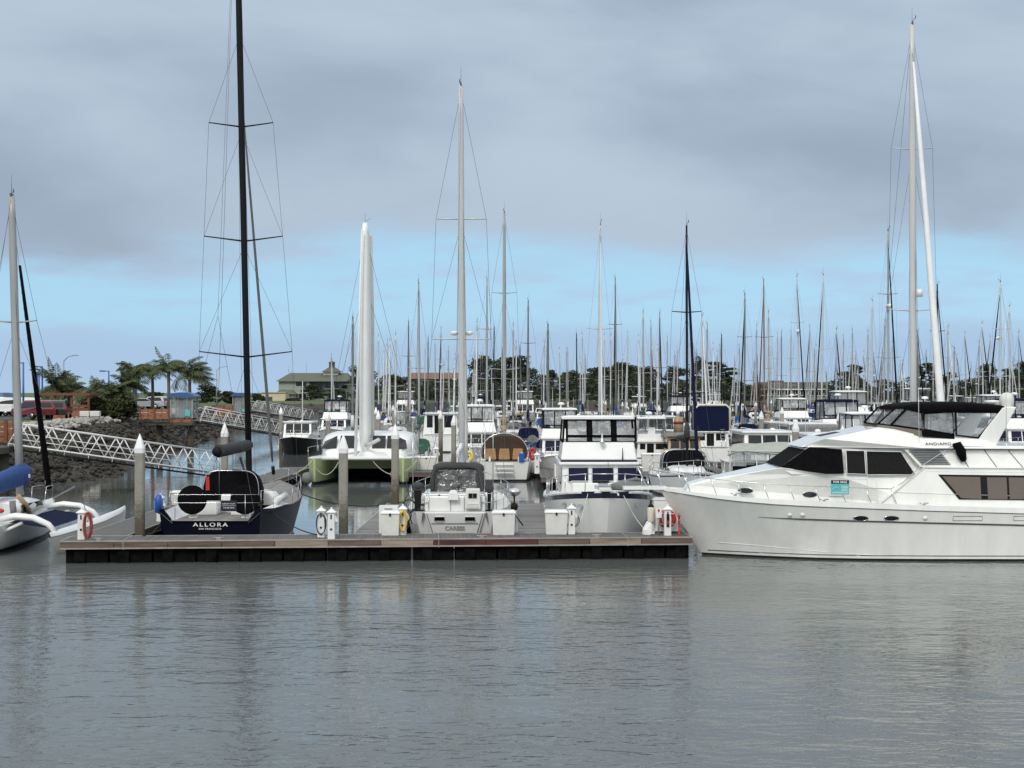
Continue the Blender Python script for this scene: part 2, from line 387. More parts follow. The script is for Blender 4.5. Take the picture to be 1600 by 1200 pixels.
def build_world():
    w = bpy.data.worlds.new('World'); SC.world = w; w.use_nodes = True
    nt = w.node_tree; N = nt.nodes; Lk = nt.links; bg = N['Background']; bg.inputs[1].default_value = .1
    sky = N.new('ShaderNodeTexSky'); sky.sky_type = 'NISHITA'; sky.sun_disc = False; sky.sun_elevation = SUN_EL; sky.sun_rotation = SUN_AZ; sky.air_density = 1.2; sky.dust_density = 1.0
    tc = N.new('ShaderNodeTexCoord'); sp = N.new('ShaderNodeSeparateXYZ'); Lk.new(tc.outputs['Generated'], sp.inputs[0])
    def nz(scale, detail, sc3, loc=(0, 0, 0), rough=.55, dist=0):
        mp = N.new('ShaderNodeMapping'); mp.inputs['Scale'].default_value = sc3; mp.inputs['Location'].default_value = loc; Lk.new(tc.outputs['Generated'], mp.inputs[0])
        n = N.new('ShaderNodeTexNoise'); n.inputs['Scale'].default_value = scale; n.inputs['Detail'].default_value = detail; n.inputs['Roughness'].default_value = rough; n.inputs['Distortion'].default_value = dist
        Lk.new(mp.outputs[0], n.inputs['Vector']); return n.outputs['Fac']
    def mth(op, a, b):
        m = N.new('ShaderNodeMath'); m.operation = op
        for i, q in enumerate((a, b)):
            if isinstance(q, (int, float)): m.inputs[i].default_value = q
            else: Lk.new(q, m.inputs[i])
        return m.outputs[0]
    def mr(v, a, b, c=0, d=1):
        m = N.new('ShaderNodeMapRange'); m.interpolation_type = 'SMOOTHSTEP'; m.inputs[1].default_value = a; m.inputs[2].default_value = b; m.inputs[3].default_value = c; m.inputs[4].default_value = d
        Lk.new(v, m.inputs[0]); return m.outputs[0]
    def mix(f, a, b):
        m = N.new('ShaderNodeMix'); m.data_type = 'RGBA'
        if isinstance(f, (int, float)): m.inputs[0].default_value = f
        else: Lk.new(f, m.inputs[0])
        for i, q in ((6, a), (7, b)):
            if isinstance(q, tuple): m.inputs[i].default_value = (*[c * 10 for c in q], 1)
            else: Lk.new(q, m.inputs[i])
        return m.outputs[2]
    z = sp.outputs['Z']
    n1 = nz(3.2, 7, (1, 1, 3.2), (.35, 0, .1)); n2 = nz(9, 6, (1, 1, 4), (2.3, .4, 0)); n3 = nz(2.6, 6, (1, 1, 2.6), (4.1, 0, .7), .5, .3); n4 = nz(14, 5, (1, 1, 5), (7, 1, 0))
    edge = mth('ADD', z, mth('ADD', mth('MULTIPLY', mth('SUBTRACT', n1, .5), .075), mth('MULTIPLY', mth('SUBTRACT', n2, .5), .055)))
    # clear band: blue sky a little veiled
    blue = mix(.8, sky.outputs[0], (.345, .635, .895))
    veil = mix(mth('MULTIPLY', mr(n4, .48, .72), .6), blue, (.42, .55, .74))
    low = mix(mr(mth('ADD', z, mth('MULTIPLY', mth('SUBTRACT', n2, .5), .022)), .050, .028), veil, (.38, .53, .715))
    low = mix(mr(z, .022, .0), low, (.40, .545, .73))
    # cloud deck: grey, uneven, brightening toward the zenith
    cl = mix(mr(n3, .36, .66), (.305, .382, .488), (.45, .548, .66))
    cl = mix(mth('MULTIPLY', mr(edge, .16, .07), .35), cl, (.36, .43, .54))
    cl = mix(mr(z, .22, .85), cl, (.98, 1.0, 1.04))
    cl = mix(mr(sp.outputs['Y'], -.05, -.7), cl, (1.0, 1.0, 1.0))
    out = mix(mr(edge, .068, .114), low, cl)
    Lk.new(out, bg.inputs[0])
build_world()
SC.view_settings.view_transform = 'Standard'; SC.view_settings.look = 'None'; SC.view_settings.exposure = .1; SC.view_settings.gamma = 1
SC.render.engine = 'CYCLES'; SC.cycles.max_bounces = 8; SC.cycles.transparent_max_bounces = 16; SC.cycles.use_denoising = True
SC.cycles.caustics_reflective = False; SC.cycles.caustics_refractive = False

# ---------------------------------------------------------------- water
def water():
    m = bpy.data.materials.new('harbour_water'); m.use_nodes = True; nt = m.node_tree; N = nt.nodes; Lk = nt.links; b = N['Principled BSDF']
    b.inputs['Base Color'].default_value = (.110, .123, .118, 1); b.inputs['Roughness'].default_value = .03; b.inputs['IOR'].default_value = 1.333
    tc = N.new('ShaderNodeTexCoord')
    def nz(scale, sc3, det, rot=0, dist=0, rough=.5):
        mp = N.new('ShaderNodeMapping'); mp.inputs['Scale'].default_value = sc3; mp.inputs['Rotation'].default_value = (0, 0, rot); Lk.new(tc.outputs['Object'], mp.inputs[0])
        n = N.new('ShaderNodeTexNoise'); n.inputs['Scale'].default_value = scale; n.inputs['Detail'].default_value = det; n.inputs['Distortion'].default_value = dist; n.inputs['Roughness'].default_value = rough
        Lk.new(mp.outputs[0], n.inputs['Vector']); return n.outputs['Fac']
    a = nz(1.0, (1.0, 1.9, 1), 2, R(14), .5); c = nz(1.0, (2.7, 5.6, 1), 3, R(-12), .4); e = nz(1.0, (.28, .5, 1), 1, R(8), .2); g = nz(.10, (.8, 1.8, 1), 4, R(10), .6)
    # calm behind the dock, rippled in front of it
    sp = N.new('ShaderNodeSeparateXYZ'); Lk.new(tc.outputs['Object'], sp.inputs[0])
    mr = N.new('ShaderNodeMapRange'); mr.interpolation_type = 'SMOOTHSTEP'; mr.inputs[1].default_value = 42; mr.inputs[2].default_value = 54; mr.inputs[3].default_value = 1; mr.inputs[4].default_value = .16; Lk.new(sp.outputs['Y'], mr.inputs[0])
    m2 = N.new('ShaderNodeMapRange'); m2.inputs[1].default_value = .3; m2.inputs[2].default_value = .7; m2.inputs[3].default_value = .45; m2.inputs[4].default_value = 1.5; Lk.new(g, m2.inputs[0])
    mu = N.new('ShaderNodeMath'); mu.operation = 'MULTIPLY'; Lk.new(mr.outputs[0], mu.inputs[0]); Lk.new(m2.outputs[0], mu.inputs[1])
    m3 = N.new('ShaderNodeMapRange'); m3.inputs[1].default_value = 20; m3.inputs[2].default_value = 42; m3.inputs[3].default_value = 1.8; m3.inputs[4].default_value = 1.0; Lk.new(sp.outputs['Y'], m3.inputs[0])
    mu2 = N.new('ShaderNodeMath'); mu2.operation = 'MULTIPLY'; Lk.new(mu.outputs[0], mu2.inputs[0]); Lk.new(m3.outputs[0], mu2.inputs[1]); mu = mu2
    s1 = N.new('ShaderNodeMath'); s1.operation = 'MULTIPLY'; s1.inputs[1].default_value = .5; Lk.new(c, s1.inputs[0])
    ad = N.new('ShaderNodeMath'); ad.operation = 'ADD'; Lk.new(a, ad.inputs[0]); Lk.new(s1.outputs[0], ad.inputs[1])
    a2 = N.new('ShaderNodeMath'); a2.operation = 'MULTIPLY_ADD'; a2.inputs[1].default_value = 1.6; Lk.new(e, a2.inputs[0]); Lk.new(ad.outputs[0], a2.inputs[2]); ad = a2
    bp = N.new('ShaderNodeBump'); bp.inputs['Strength'].default_value = 1; dm = N.new('ShaderNodeMath'); dm.operation = 'MULTIPLY'; dm.inputs[1].default_value = .027; Lk.new(mu.outputs[0], dm.inputs[0]); Lk.new(dm.outputs[0], bp.inputs['Distance']); Lk.new(ad.outputs[0], bp.inputs['Height'])
    Lk.new(bp.outputs[0], b.inputs['Normal'])
    mb = MB(); mb.quad((-4000, -60, 0), (4000, -60, 0), (4000, 7000, 0), (-4000, 7000, 0))
    tag(mb.build('water', [m]), kind='structure')
water()
# ---------------------------------------------------------------- docks and what stands on them
DZ = .72
def piling_mat():
    m = mat('piling', (.275, .265, .225), .85, var=.15, scale=4, bump=.5, bscale=22); nt = m.node_tree; N = nt.nodes; Lk = nt.links; b = N['Principled BSDF']
    src = b.inputs['Base Color'].links[0].from_socket
    tc = N.new('ShaderNodeTexCoord'); sp = N.new('ShaderNodeSeparateXYZ'); Lk.new(tc.outputs['Object'], sp.inputs[0])
    n = N.new('ShaderNodeTexNoise'); n.inputs['Scale'].default_value = 5; n.inputs['Detail'].default_value = 8; n.inputs['Roughness'].default_value = .7; Lk.new(tc.outputs['Object'], n.inputs['Vector'])
    a = N.new('ShaderNodeMath'); a.operation = 'MULTIPLY_ADD'; a.inputs[1].default_value = 1.6; Lk.new(n.outputs['Fac'], a.inputs[0]); Lk.new(sp.outputs['Z'], a.inputs[2])
    r = N.new('ShaderNodeMapRange'); r.interpolation_type = 'SMOOTHSTEP'; r.inputs[1].default_value = 2.9; r.inputs[2].default_value = 1.9; Lk.new(a.outputs[0], r.inputs[0])
    mx = N.new('ShaderNodeMix'); mx.data_type = 'RGBA'; mx.inputs[7].default_value = (.085, .075, .05, 1); Lk.new(r.outputs[0], mx.inputs[0]); Lk.new(src, mx.inputs[6]); Lk.new(mx.outputs[2], b.inputs['Base Color'])
    return m
M['piling'] = piling_mat()
_pil = None
def piling(x, y, top=4.1, label='concrete piling with white pointed cap', s=1.0):
    global _pil
    if _pil is None:
        o = thing('dock_piling', label, 'piling')
        mb = MB(); w = .155; c = .05
        oc = [(-w, -w + c), (-w + c, -w), (w - c, -w), (w, -w + c), (w, w - c), (w - c, w), (-w + c, w), (-w, w - c)]
        mb.loft([[(a, b, z) for a, b in oc] for z in (-1.2, 0, .8, 1.6, 2.6, 3.52)], mi=0, smooth=False); mb.build('shaft', 'piling', o)
        mb = MB(); k = 1.08
        mb.loft([[(a * q, b * q, z) for a, b in oc] for q, z in ((k, 3.45), (k, 3.62), (k * .5, 3.9), (.06, 4.1))], smooth=False); mb.build('cap', 'plastic', o)
        _pil = o
    else: o = dup(_pil)
    o.location = (x, y, top - 4.1); o.scale = (s, s, 1); o.rotation_euler.z = random.uniform(-.1, .1)
    return tag(o, label, 'piling', 'pilings of the docks')
def deck_thing(name, label, x0, x1, y0, y1, rz=0, loc=(0, 0), along='X', z=DZ, fascia=('fascia',), fl=True, joints=()):
    o = thing(name, label, 'dock', (loc[0], loc[1], 0), rz)
    MB().box(x0 + .04, x1 - .04, y0 + .04, y1 - .04, z - .1, z).build('deck_boards', 'fingerdeck' if name == 'finger_dock' else 'dockdeck', o)
    mb = MB()
    for yy in (y0, y1):
        sg = -1 if yy == y0 else 1
        mb.box(x0, x1, min(yy, yy + .05 * -sg), max(yy, yy + .05 * -sg), z - .03, z + .012); mb.box(x0, x1, min(yy - .0, yy + .05 * -sg), max(yy, yy + .05 * -sg), z - .26, z - .215)
    for xx, sg in ((x0, 1), (x1, -1)): mb.box(min(xx, xx + sg * .05), max(xx, xx + sg * .05), y0 + .055, y1 - .055, z - .03, z + .012)
    for j in joints: mb.box(j - .012, j + .012, y0 - .006, y1 + .006, z - .28, z + .018)
    mb.build('edge_trim', 'lip', o)
    n = len(fascia); L_ = x1 - x0
    for i, fm in enumerate(fascia):
        a, b = x0 + L_ * i / n, x0 + L_ * (i + 1) / n
        MB().box(a + .01, b - .01, y0 + .012, y0 + .06, z - .212, z - .034).build('fascia', fm, o); MB().box(a + .01, b - .01, y1 - .06, y1 - .012, z - .212, z - .034).build('fascia', fm, o)
    for xx in (x0 + .02, x1 - .07): MB().box(xx, xx + .05, y0 + .07, y1 - .07, z - .26, z - .034).build('end_board', fascia[0], o)
    if fl:
        x = x0 + .15
        while x < x1 - .3:
            e = min(x + 1.32, x1 - .1); mb = MB(); mb.box(x, e, y0 + .22, y1 - .22, -.25, z - .1); mb.box(x + .28, x + .62, y0 + .10, y0 + .22, -.2, z - .26); mb.build('float', 'float', o); x = e + .07
    return o
DX0, DY0, DRZ = -14.45, 47.0, R(4.0)
DL = 20.45
def DP(px, back):
    """point on the front dock deck under pixel column px, back metres behind its front edge"""
    c, s = math.cos(DRZ), math.sin(DRZ); lo, hi = 0, DL
    for _ in range(40):
        mid = (lo + hi) / 2; X = DX0 + mid * c - back * s; Y = DY0 + mid * s + back * c
        if X / Y * F + CX < px: lo = mid
        else: hi = mid
    return X, Y
front = deck_thing('floating_dock', 'long grey floating dock running across the front of all the slips', 0, DL, 0, 1.7, DRZ, (DX0, DY0), 'X',
    fascia=('fascia', 'fascia', 'fascia', 'fascia', 'fasciap', 'fascia', 'fasciap', 'fasciar', 'fasciar', 'fascia', 'fasciap', 'fascia'), joints=(2.0, 12.1, 18.3))
for k in (1.2, 5.0, 8.6, 13.5, 17.3): mb = MB(); mb.tube([(k - .16, .16, DZ + .07), (k + .16, .16, DZ + .07)], .022, 6); mb.box(k - .07, k + .07, .13, .19, DZ, DZ + .06); mb.build('cleat', 'lip', front)
def finger(x0, x1, y0, y1, label, name='finger_dock'):
    return deck_thing(name, label, 0, y1 - y0, 0, x1 - x0, R(90), (x1, y0), 'X')
finger(-14.4, -12.75, 48.8, 93, 'grey plank dock between the white trimaran and the dark blue sloop', 'walkway_dock')
finger(-5.35, -3.85, 49.6, 63, 'plank finger dock beside the white sloop, with dock box and yellow hose')
finger(.15, 1.35, 49.9, 63, 'plank finger dock between the white sloop and the white trawler')
finger(5.0, 5.9, 50.2, 62, 'finger dock behind the motor yacht bow, holding the life ring')
def pedestal(px, back, label, rz=0.0, visor=1, s=1.0, at=None):
    x, y = at or DP(px, back); o = thing('power_pedestal', label, 'power pedestal', (x, y, DZ), rz, 'white power pedestals on the docks')
    w = .115; MB().frus(-w, w, -w, w, 0, -w * .92, w * .92, -w * .92, w * .92, .86).build('post', 'plastic', o, .012)
    mb = MB(); mb.frus(-.15, .15, -.15, .15, .86, -.15, .15, -.15, .15, .885); mb.frus(-.15, .15, -.15, .15, .885, -.03, .03, -.03, .03, .98); mb.lathe([(.03, .98), (.035, 1.0), (.02, 1.03), (0.002, 1.035)], n=10); mb.build('cap', 'plastic', o)
    MB().box(-.02, .02, -w - .012, -w + .004, .66, .80).build('breaker', 'blackpl', o); MB().box(-.03, .03, -w - .02, -w + .004, .3, .36).build('outlet', 'blackpl', o)
    if visor: mb = MB(); mb.ext([(w * .94, -.06, .80), (w + .09, -.06, .62), (w + .09, -.06, .56), (w * .96, -.06, .58)], (0, .12, 0)); mb.build('visor', 'plastic', o)
    o.scale = (s, s, s); return o
def coil(x, y, z, rx, rz_, r, m, label, n=3, cat='hose', name='coiled_hose'):
    mb = MB()
    for k in range(n): mb.torus((random.uniform(-.02, .02), -.02 * k, random.uniform(-.03, .03)), 1, r, 26, 7, 'Y', 0, rx * random.uniform(.85, 1.05), rz_ * random.uniform(.92, 1.04))
    o = mb.build(name, m); o.location = (x, y, z); return tag(o, label, cat)
pedestal(128, .55, 'white power pedestal hung with a red hose at the dock corner'); x, y = DP(138, .35); coil(x, y, DZ + .47, .12, .40, .03, 'redhose', 'red hose coiled on the pedestal at the dock corner', 6)
pedestal(502, .75, 'white power pedestal with dark hose loop, beside its twin'); x, y = DP(502, .58); coil(x, y, DZ + .45, .17, .34, .014, 'droprope', 'dark hose looped over the pedestal left of the bare one', 2)
pedestal(518, .12, 'white power pedestal without any hose, at the dock edge')
pedestal(629.5, 1.35, 'white power pedestal hung with a yellow hose'); x, y = DP(629.5, 1.15); coil(x, y, DZ + .48, .11, .33, .022, 'yellow', 'yellow hose coiled on a pedestal beside the white sloop', 4)
pedestal(893, 1.2, 'white power pedestal beside the dock box in front of the trawler'); x, y = DP(893, 1.38); coil(x, y, DZ + .45, .24, .25, .012, 'droprope', 'thin dark cable looped on the pedestal before the trawler', 2, 'cable', 'coiled_cable')
pe = pedestal(1043, .55, 'white pedestal holding a fire extinguisher, in front of the red life ring', visor=0)
mb = MB(); mb.box(-.045, .045, -.15, -.10, .30, .72); mb.build('extinguisher_window', 'blackpl', pe); mb = MB(); mb.tube([(0, -.155, .33), (0, -.155, .5)], .028, 8); mb.build('extinguisher', 'red', pe)
pedestal(0, 0, 'white power pedestal on the walkway beside the dark sloop port quarter', at=(-12.95, 54.2))
def dock_box(px0, px1, back, label, h=.72, dep=.6, at=None, w=None, rz=0):
    (x0, y), (x1, _) = (DP(px0, back), DP(px1, back)) if at is None else ((at[0] - w / 2, at[1]), (at[0] + w / 2, 0))
    w = x1 - x0; o = thing('dock_box', label, 'dock box', ((x0 + x1) / 2, y, DZ), rz, 'white dock boxes')
    MB().frus(-w * .43, w * .43, .03, dep - .05, 0, -w * .48, w * .48, 0, dep, h).build('box_body', 'oldplastic', o, .02)
    mb = MB(); mb.frus(-w / 2, w / 2, -.03, dep + .03, h, -w / 2, w / 2, -.03, dep + .03, h + .05); mb.frus(-w / 2, w / 2, -.03, dep + .03, h + .05, -w * .42, w * .42, .06, dep - .06, h + .10); mb.build('lid', 'plastic', o, .012)
    mb = MB(); mb.box(-.03, .03, -.045, -.02, h - .06, h + .03); mb.build('latch', 'blackpl', o)
    return o
dock_box(594, 625, 1.05, 'white dock box beside the yellow hose, sloop to its right')
dock_box(768, 806, .95, 'white dock box directly right of the white sloop stern')
dock_box(851, 888, 1.0, 'white dock box in front of the trawler bow, pedestal beside it')
x, y = DP(606, 1.75); o = thing('step_box', 'small white boarding step with a hole, behind a dock box', 'boarding step', (x, y + .25, DZ))
mb = MB(); mb.box(-.32, -.14, 0, .4, 0, .92); mb.box(.14, .32, 0, .4, 0, .92); mb.box(-.14, .14, 0, .4, .84, .92); mb.box(-.14, .14, 0, .4, 0, .66); mb.build('step_body', 'plastic', o)
dock_box(0, 0, 0, 'long pale dock box on the walkway left of the black dodger', at=(WX(289, 62), 62), w=1.3, h=.5, dep=.5)
# the safety corner by the trawler
x, y = DP(1029, .75); o = thing('dock_sign', 'small white notice with a red mark on a pole by the life ring', 'sign', (x, y, DZ))
MB().tube([(0, 0, 0), (0, 0, .78)], .03, 8).build('pole', 'lip', o)
MB().box(-.1, .1, -.05, -.03, .58, .9).build('sign_board', 'plastic', o)
mb = MB(); mb.lathe([(.001, -.012), (.036, -.010), (.036, 0)], (0, -.052, .82), 12, axis='Y'); mb.box(-.012, .012, -.064, -.052, .76, .87); mb.build('red_mark', 'red', o)
x, y = DP(1042, 1.2); mb = MB(); mb.torus((0, 0, 0), .245, .075, 28, 10, 'Y', 0, 1, 1); o = thing('life_ring', 'red life ring hanging behind the extinguisher pedestal', 'life ring', (x, y, DZ + .5))
mb.build('ring', 'red', o)
mb = MB()
for a in (45, 135, 225, 315): mb.torus((.245 * math.cos(R(a)), 0, .245 * math.sin(R(a))), .079, .012, 14, 6, 'X' if a in () else 'Z'); 
mb.build('band', 'plastic', o)
x, y = DP(1042, 1.42); o = thing('safety_locker', 'white locker behind the red life ring', 'locker', (x, y, DZ)); MB().box(-.45, .45, .0, .35, .05, 1.12).build('locker_body', 'plastic', o, .02); MB().frus(-.48, .48, -.03, .38, 1.12, -.4, .4, .05, .3, 1.2).build('lid', 'plastic', o)
x, y = DP(1061, .7); o = thing('hydrant', 'red hydrant post standing under the motor yacht bow', 'hydrant'); o.location = (x, y, DZ); mb = MB(); mb.lathe([(.06, 0), (.06, .04), (.035, .05), (.035, .58), (.05, .6), (.05, .66), (.01, .7)], n=10); mb.build('standpipe', 'red', o); mb = MB(); mb.tube([(0, 0, .5), (0, -.1, .5)], .025, 8); mb.build('outlet', 'lip', o)
x, y = DP(1017, 1.3); o = thing('fender', 'cream fender with black top hanging near the trawler', 'fender', (x, y, DZ + .3)); mb = MB(); mb.lathe([(.01, 0), (.10, .06), (.12, .15), (.12, .55), (.10, .6)], n=12); mb.build('fender_body', 'cream', o); mb = MB(); mb.lathe([(.115, .595), (.09, .64), (.03, .70), (.03, .82), (.005, .83)], n=12); mb.build('fender_top', 'blackpl', o)
x, y = DP(1013, 1.0); o = thing('folded_tarp', 'crumpled white and blue tarp lying by the trawler', 'tarp', (x, y, DZ)); mb = MB(); random.seed(3)
rings = [[(.24 * q * math.cos(a) + random.uniform(-.04, .04), .18 * q * math.sin(a), zz + random.uniform(-.03, .03)) for a in [i * math.pi / 5 for i in range(10)]] for q, zz in ((1, 0), (.9, .14), (.55, .3), (.15, .42))]; mb.loft(rings, smooth=False); mb.build('tarp_cloth', 'whitecan', o)
# pilings named by what they stand beside
for px, d, top, lb in ((218.5, 49.6, 4.08, 'concrete piling with white pointed cap beside the dark blue sloop stern'), (536.5, 50.0, 4.06, 'concrete piling standing right of the twin pedestals'),
    (617.5, 62.6, 4.14, 'concrete piling at the end of the plank finger, before the green catamaran'), (351, 67, 4.1, 'concrete piling behind the covered boom of the dark blue sloop')):
    piling(WX(px, d), d, top, lb)
for px, yt, lb in ((512.5, 643, 'concrete piling left of the green catamaran, near the black trawler'), (439, 636, 'concrete piling at the foot of the second white gangway'), (709, 648, 'concrete piling close behind the mast of the white sloop'), (688.5, 641, 'slimmer piling just left of the tall white mast'),
    (1104.5, 640, 'concrete piling in front of the navy canvas cruiser'), (1158, 632, 'concrete piling right of the navy canvas cruiser'), (1243, 655, 'concrete piling behind the sage canvas launch'), (1316.5, 664, 'white piling cap just above the pilothouse roof'), (1311, 643, 'concrete piling left of the white flybridge cruiser')):
    d = 2300 * (4.1 - EYE) / (HY - yt) ; piling(WX(px, d), d, 4.1, lb)
def rope(pts, label, m='rope', r=.014, sag=0, n=14, name='mooring_line', cat='mooring line'):
    a, b = Vector(pts[0]), Vector(pts[1]); P = []
    for i in range(n + 1):
        t = i / n; p = a.lerp(b, t); p.z -= sag * 4 * t * (1 - t); P.append(p)
    o = MB().tube([p - a for p in P], r, 6).build(name, m); o.location = a; return tag(o, label, cat)
# ---------------------------------------------------------------- the big white motor yacht in front
def motor_yacht():
    X0, Y0 = 13.5, 49.8
    o = thing('motor_yacht', 'large white motor yacht with dark windows and black bimini, moored across the front', 'motor yacht', (X0, Y0, 0), R(180))
    def A(px, py, w=1.7): d = Y0 - w; return (X0 - WX(px, d), WZ(py, d))
    def PL(pts, w=1.7): return [A(a, b, w) for a, b in pts]
    xs = [(-8.6, -8.4, 2.05, 1.9, 1.52), (-6, -6, 2.2, 2.0, 1.52), (-3, -3, 2.28, 2.03, 1.57), (0, 0, 2.32, 2.0, 1.66), (2.5, 2.2, 2.28, 1.85, 1.75), (4, 3.5, 2.16, 1.6, 1.80), (5, 4.4, 2.02, 1.3, 1.85), (6, 5.2, 1.78, .98, 1.92), (7, 6.0, 1.36, .6, 2.01), (7.9, 6.7, .74, .24, 2.12), (8.3, 6.95, .36, .1, 2.16), (8.5, 7.06, .05, .02, 2.18)]
    h = Hull(xs); mb = MB(); h.mesh(mb, boot=.07, power=1.25); hull = mb.build('hull', ['yacht', 'boot', 'bottom'], o)
    # boot top: thin white band between two dark lines, spray chine, rub line, pinstripe
    def strip(name, m, f, x0, x1, n, r, sd=(1, -1), fl=1):
        for s_ in sd: MB().tube([(x, s_ * (f(x)[0]), f(x)[1]) for x in [lerp(x0, x1, i / n) for i in range(n + 1)]], r, 4).build(name, m, hull)
    def at(x, z):
        """half beam of the topsides at station x (measured at the sheer) and height z"""
        for a, b in zip(xs, xs[1:]):
            qa = max(0, min(1, z / a[4])); qb = max(0, min(1, z / b[4]))
            xa, xb = lerp(a[1], a[0], qa), lerp(b[1], b[0], qb)
            if xa <= x <= xb + 1e-9:
                t = (x - xa) / (xb - xa); return lerp(lerp(a[3], a[2], qa ** 1.25), lerp(b[3], b[2], qb ** 1.25), t)
        return .02
    strip('boot_line', 'boot', lambda x: (at(x, .17) + .002, .17), -8, 6.9, 40, .016)
    strip('pinstripe', 'seal', lambda x: (at(x, lerp(1.17, 1.40, (x + 3.6) / 9.3)) + .003, lerp(1.17, 1.40, (x + 3.6) / 9.3)), -8, 5.45, 40, [.030] * 36 + [.03, .024, .018, .012, .005])
    strip('spray_chine', 'yacht', lambda x: (at(x, lerp(.17, .45, sstep(1, 6.7, x))) + .0, lerp(.17, .45, sstep(1, 6.7, x))), -2, 6.6, 40, .014)
    strip('rub_line', 'seal', lambda x: (h.hw(x) + .004, h.zs(x) - .012), -8.5, 8.4, 50, .013)
    # bulwark and deck
    mb = MB(); N_ = 44
    for sd in (1, -1):
        ring = []
        for i in range(N_ + 1):
            x = lerp(-8.5, 8.46, i / N_); w = max(.03, h.hw(x)); z = h.zs(x); bh = lerp(.17, .10, sstep(4, 8.4, x))
            ring.append([(x, sd * (w + .015), z - .0), (x, sd * (w + .01), z + bh), (x, sd * max(.005, w - .10), z + bh), (x, sd * max(.004, w - .12), z - .05)])
        mb.loft(ring, True, smooth=False)
    mb.box(8.3, 9.75, -.24, .24, 2.20, 2.31); mb.build('bulwark', 'yacht', o)
    mb = MB(); h.deckmesh(mb, .1, .02, .05); mb.build('deck', 'deck', o)
    mb = MB(); mb.tube([(9.2, 0, 2.18), (9.9, 0, 2.12)], .03, 6); mb.tube([(9.9, -.2, 2.0), (9.95, 0, 2.1), (9.9, .2, 2.0)], .03, 6); mb.build('anchor', 'steel', o)
    # trunk cabin, pilothouse, saloon, flybridge
    fx = A(1085, 757, 1.2)[0]; bx = A(1250, 757, 1.6)[0]
    thw = lambda x, z: lerp(1.72, .55, sstep(bx - .5, fx + .1, x)) * (1 - .06 * max(0, z - 1.9))
    mb = MB(); house(mb, PL([(1074, 778), (1084, 760), (1110, 752), (1165, 742), (1222, 731), (1300, 739), (1448, 739), (1448, 792)], 1.6), thw); mb.build('trunk_cabin', 'yacht', o, .03)
    phw = lambda x, z: lerp(1.72, 1.52, sstep(2.6, 3.9, z)) * lerp(1, .80, sstep(A(1262, 700)[0] - .8, A(1222, 731)[0], x))
    mb = MB(); house(mb, PL([(1221, 732), (1266, 699), (1440, 699), (1600, 702), (1720, 702), (1720, 742), (1240, 742)]), phw); mb.build('pilothouse', 'yacht', o, .015)
    wf = A(1262, 698); 
    mb = MB()
    for s_ in (1, -1): side(MBq := MB(), PL([(1222.5, 730.8), (1266.6, 699.3), (1317, 702), (1318.5, 740), (1290, 740.5), (1262, 737)]), phw, s_, .014); MBq.build('quarter_screen', 'black', o)
    a, b_ = A(1222, 730.4), A(1266.4, 699.4)
    mb.quad((a[0] + .02, -phw(*a) - .015, a[1] + .02), (a[0] + .02, phw(*a) + .015, a[1] + .02), (b_[0] + .025, phw(*b_) + .015, b_[1] - .01), (b_[0] + .025, -phw(*b_) - .015, b_[1] - .01))
    mb.build('windscreen', 'black', o)
    for poly, mm in (([(1323, 704), (1352, 704.5), (1353, 741), (1323, 740)], 'mesh'), ([(1355, 705), (1409, 706), (1430, 742), (1355, 742)], 'mesh')):
        for s_ in (1, -1):
            wo = side(MB(), PL(poly), phw, s_, .014).build('side_window', mm, o)
            P = [(x, s_ * (phw(x, z) + .018), z) for x, z in PL(poly)]; MB().tube(P + [P[0]], .018, 4).build('frame', 'white', wo)
    # raised salon with its brown windows
    shw = lambda x, z: lerp(2.14, 1.98, sstep(1.8, 3.1, z))
    mb = MB(); house(mb, PL([(1375, 786), (1411, 757), (1441, 735), (1446, 731), (1720, 733), (1720, 794), (1375, 794)], 2.05), shw); mb.build('saloon', 'yacht', o, .02)
    wos = {s_: side(MB(), PL([(1466, 741.5), (1640, 743.5), (1640, 781.5), (1497.5, 780)], 2.05), shw, s_, .006).build('saloon_window', 'blackpl', o) for s_ in (1, -1)}
    for poly in ([(1473, 744.5), (1532, 745.5), (1532, 779.5), (1500.5, 778)], [(1542.5, 746), (1573, 746), (1573, 779.5), (1542.5, 779.5)], [(1576.5, 746), (1640, 747), (1640, 779.5), (1576.5, 779.5)]):
        for s_ in (1, -1): side(MB(), PL(poly, 2.05), shw, s_, .012).build('pane', 'tint', wos[s_])
    mb = MB()
    for (a, b), r in ((((1376, 786), (1446, 731)), .02), (((1446, 731), (1640, 732.5)), .03), (((1396, 769), (1640, 776.5)), .006), (((1448, 737), (1640, 739)), .008)):
        p, q = A(*a, 2.05), A(*b, 2.05); mb.tube([(p[0], shw(*p) + .0, p[1]), (q[0], shw(*q), q[1])], r, 6)
    mb.build('moulding', 'white2', o)
    # boat deck sides, louvre, brow
    bhw = lambda x, z: lerp(1.88, 1.62, (z - 2.9) / .75)
    mb = MB(); house(mb, PL([(1413, 700.5), (1720, 702.5), (1720, 731), (1439, 730)], 1.8), bhw); mb.build('boat_deck_side', 'yacht', o)
    mb = MB()
    for k in range(9):
        t0 = (k + .15) / 9.2; y_ = lerp(703.5, 727, t0); xl, xr = lerp(1421, 1441, t0), lerp(1469, 1486, t0)
        side(mb, PL([(xl, y_), (xr, y_), (xr + .8, y_ + 1.0), (xl + .8, y_ + 1.0)], 1.8), bhw, 1, .05)
    mb.build('louvre', 'seal', o)
    mb = MB()
    for a, b in (((1578, 704), (1598, 731)), ((1540, 703), (1557, 730)), ((1498, 702), (1513, 730))):
        p, q = A(*a, 1.8), A(*b, 1.8); mb.tube([(p[0], bhw(*p) + .01, p[1]), (q[0], bhw(*q) + .01, q[1])], .013, 4)
    mb.build('rail_brace', 'seal', o)
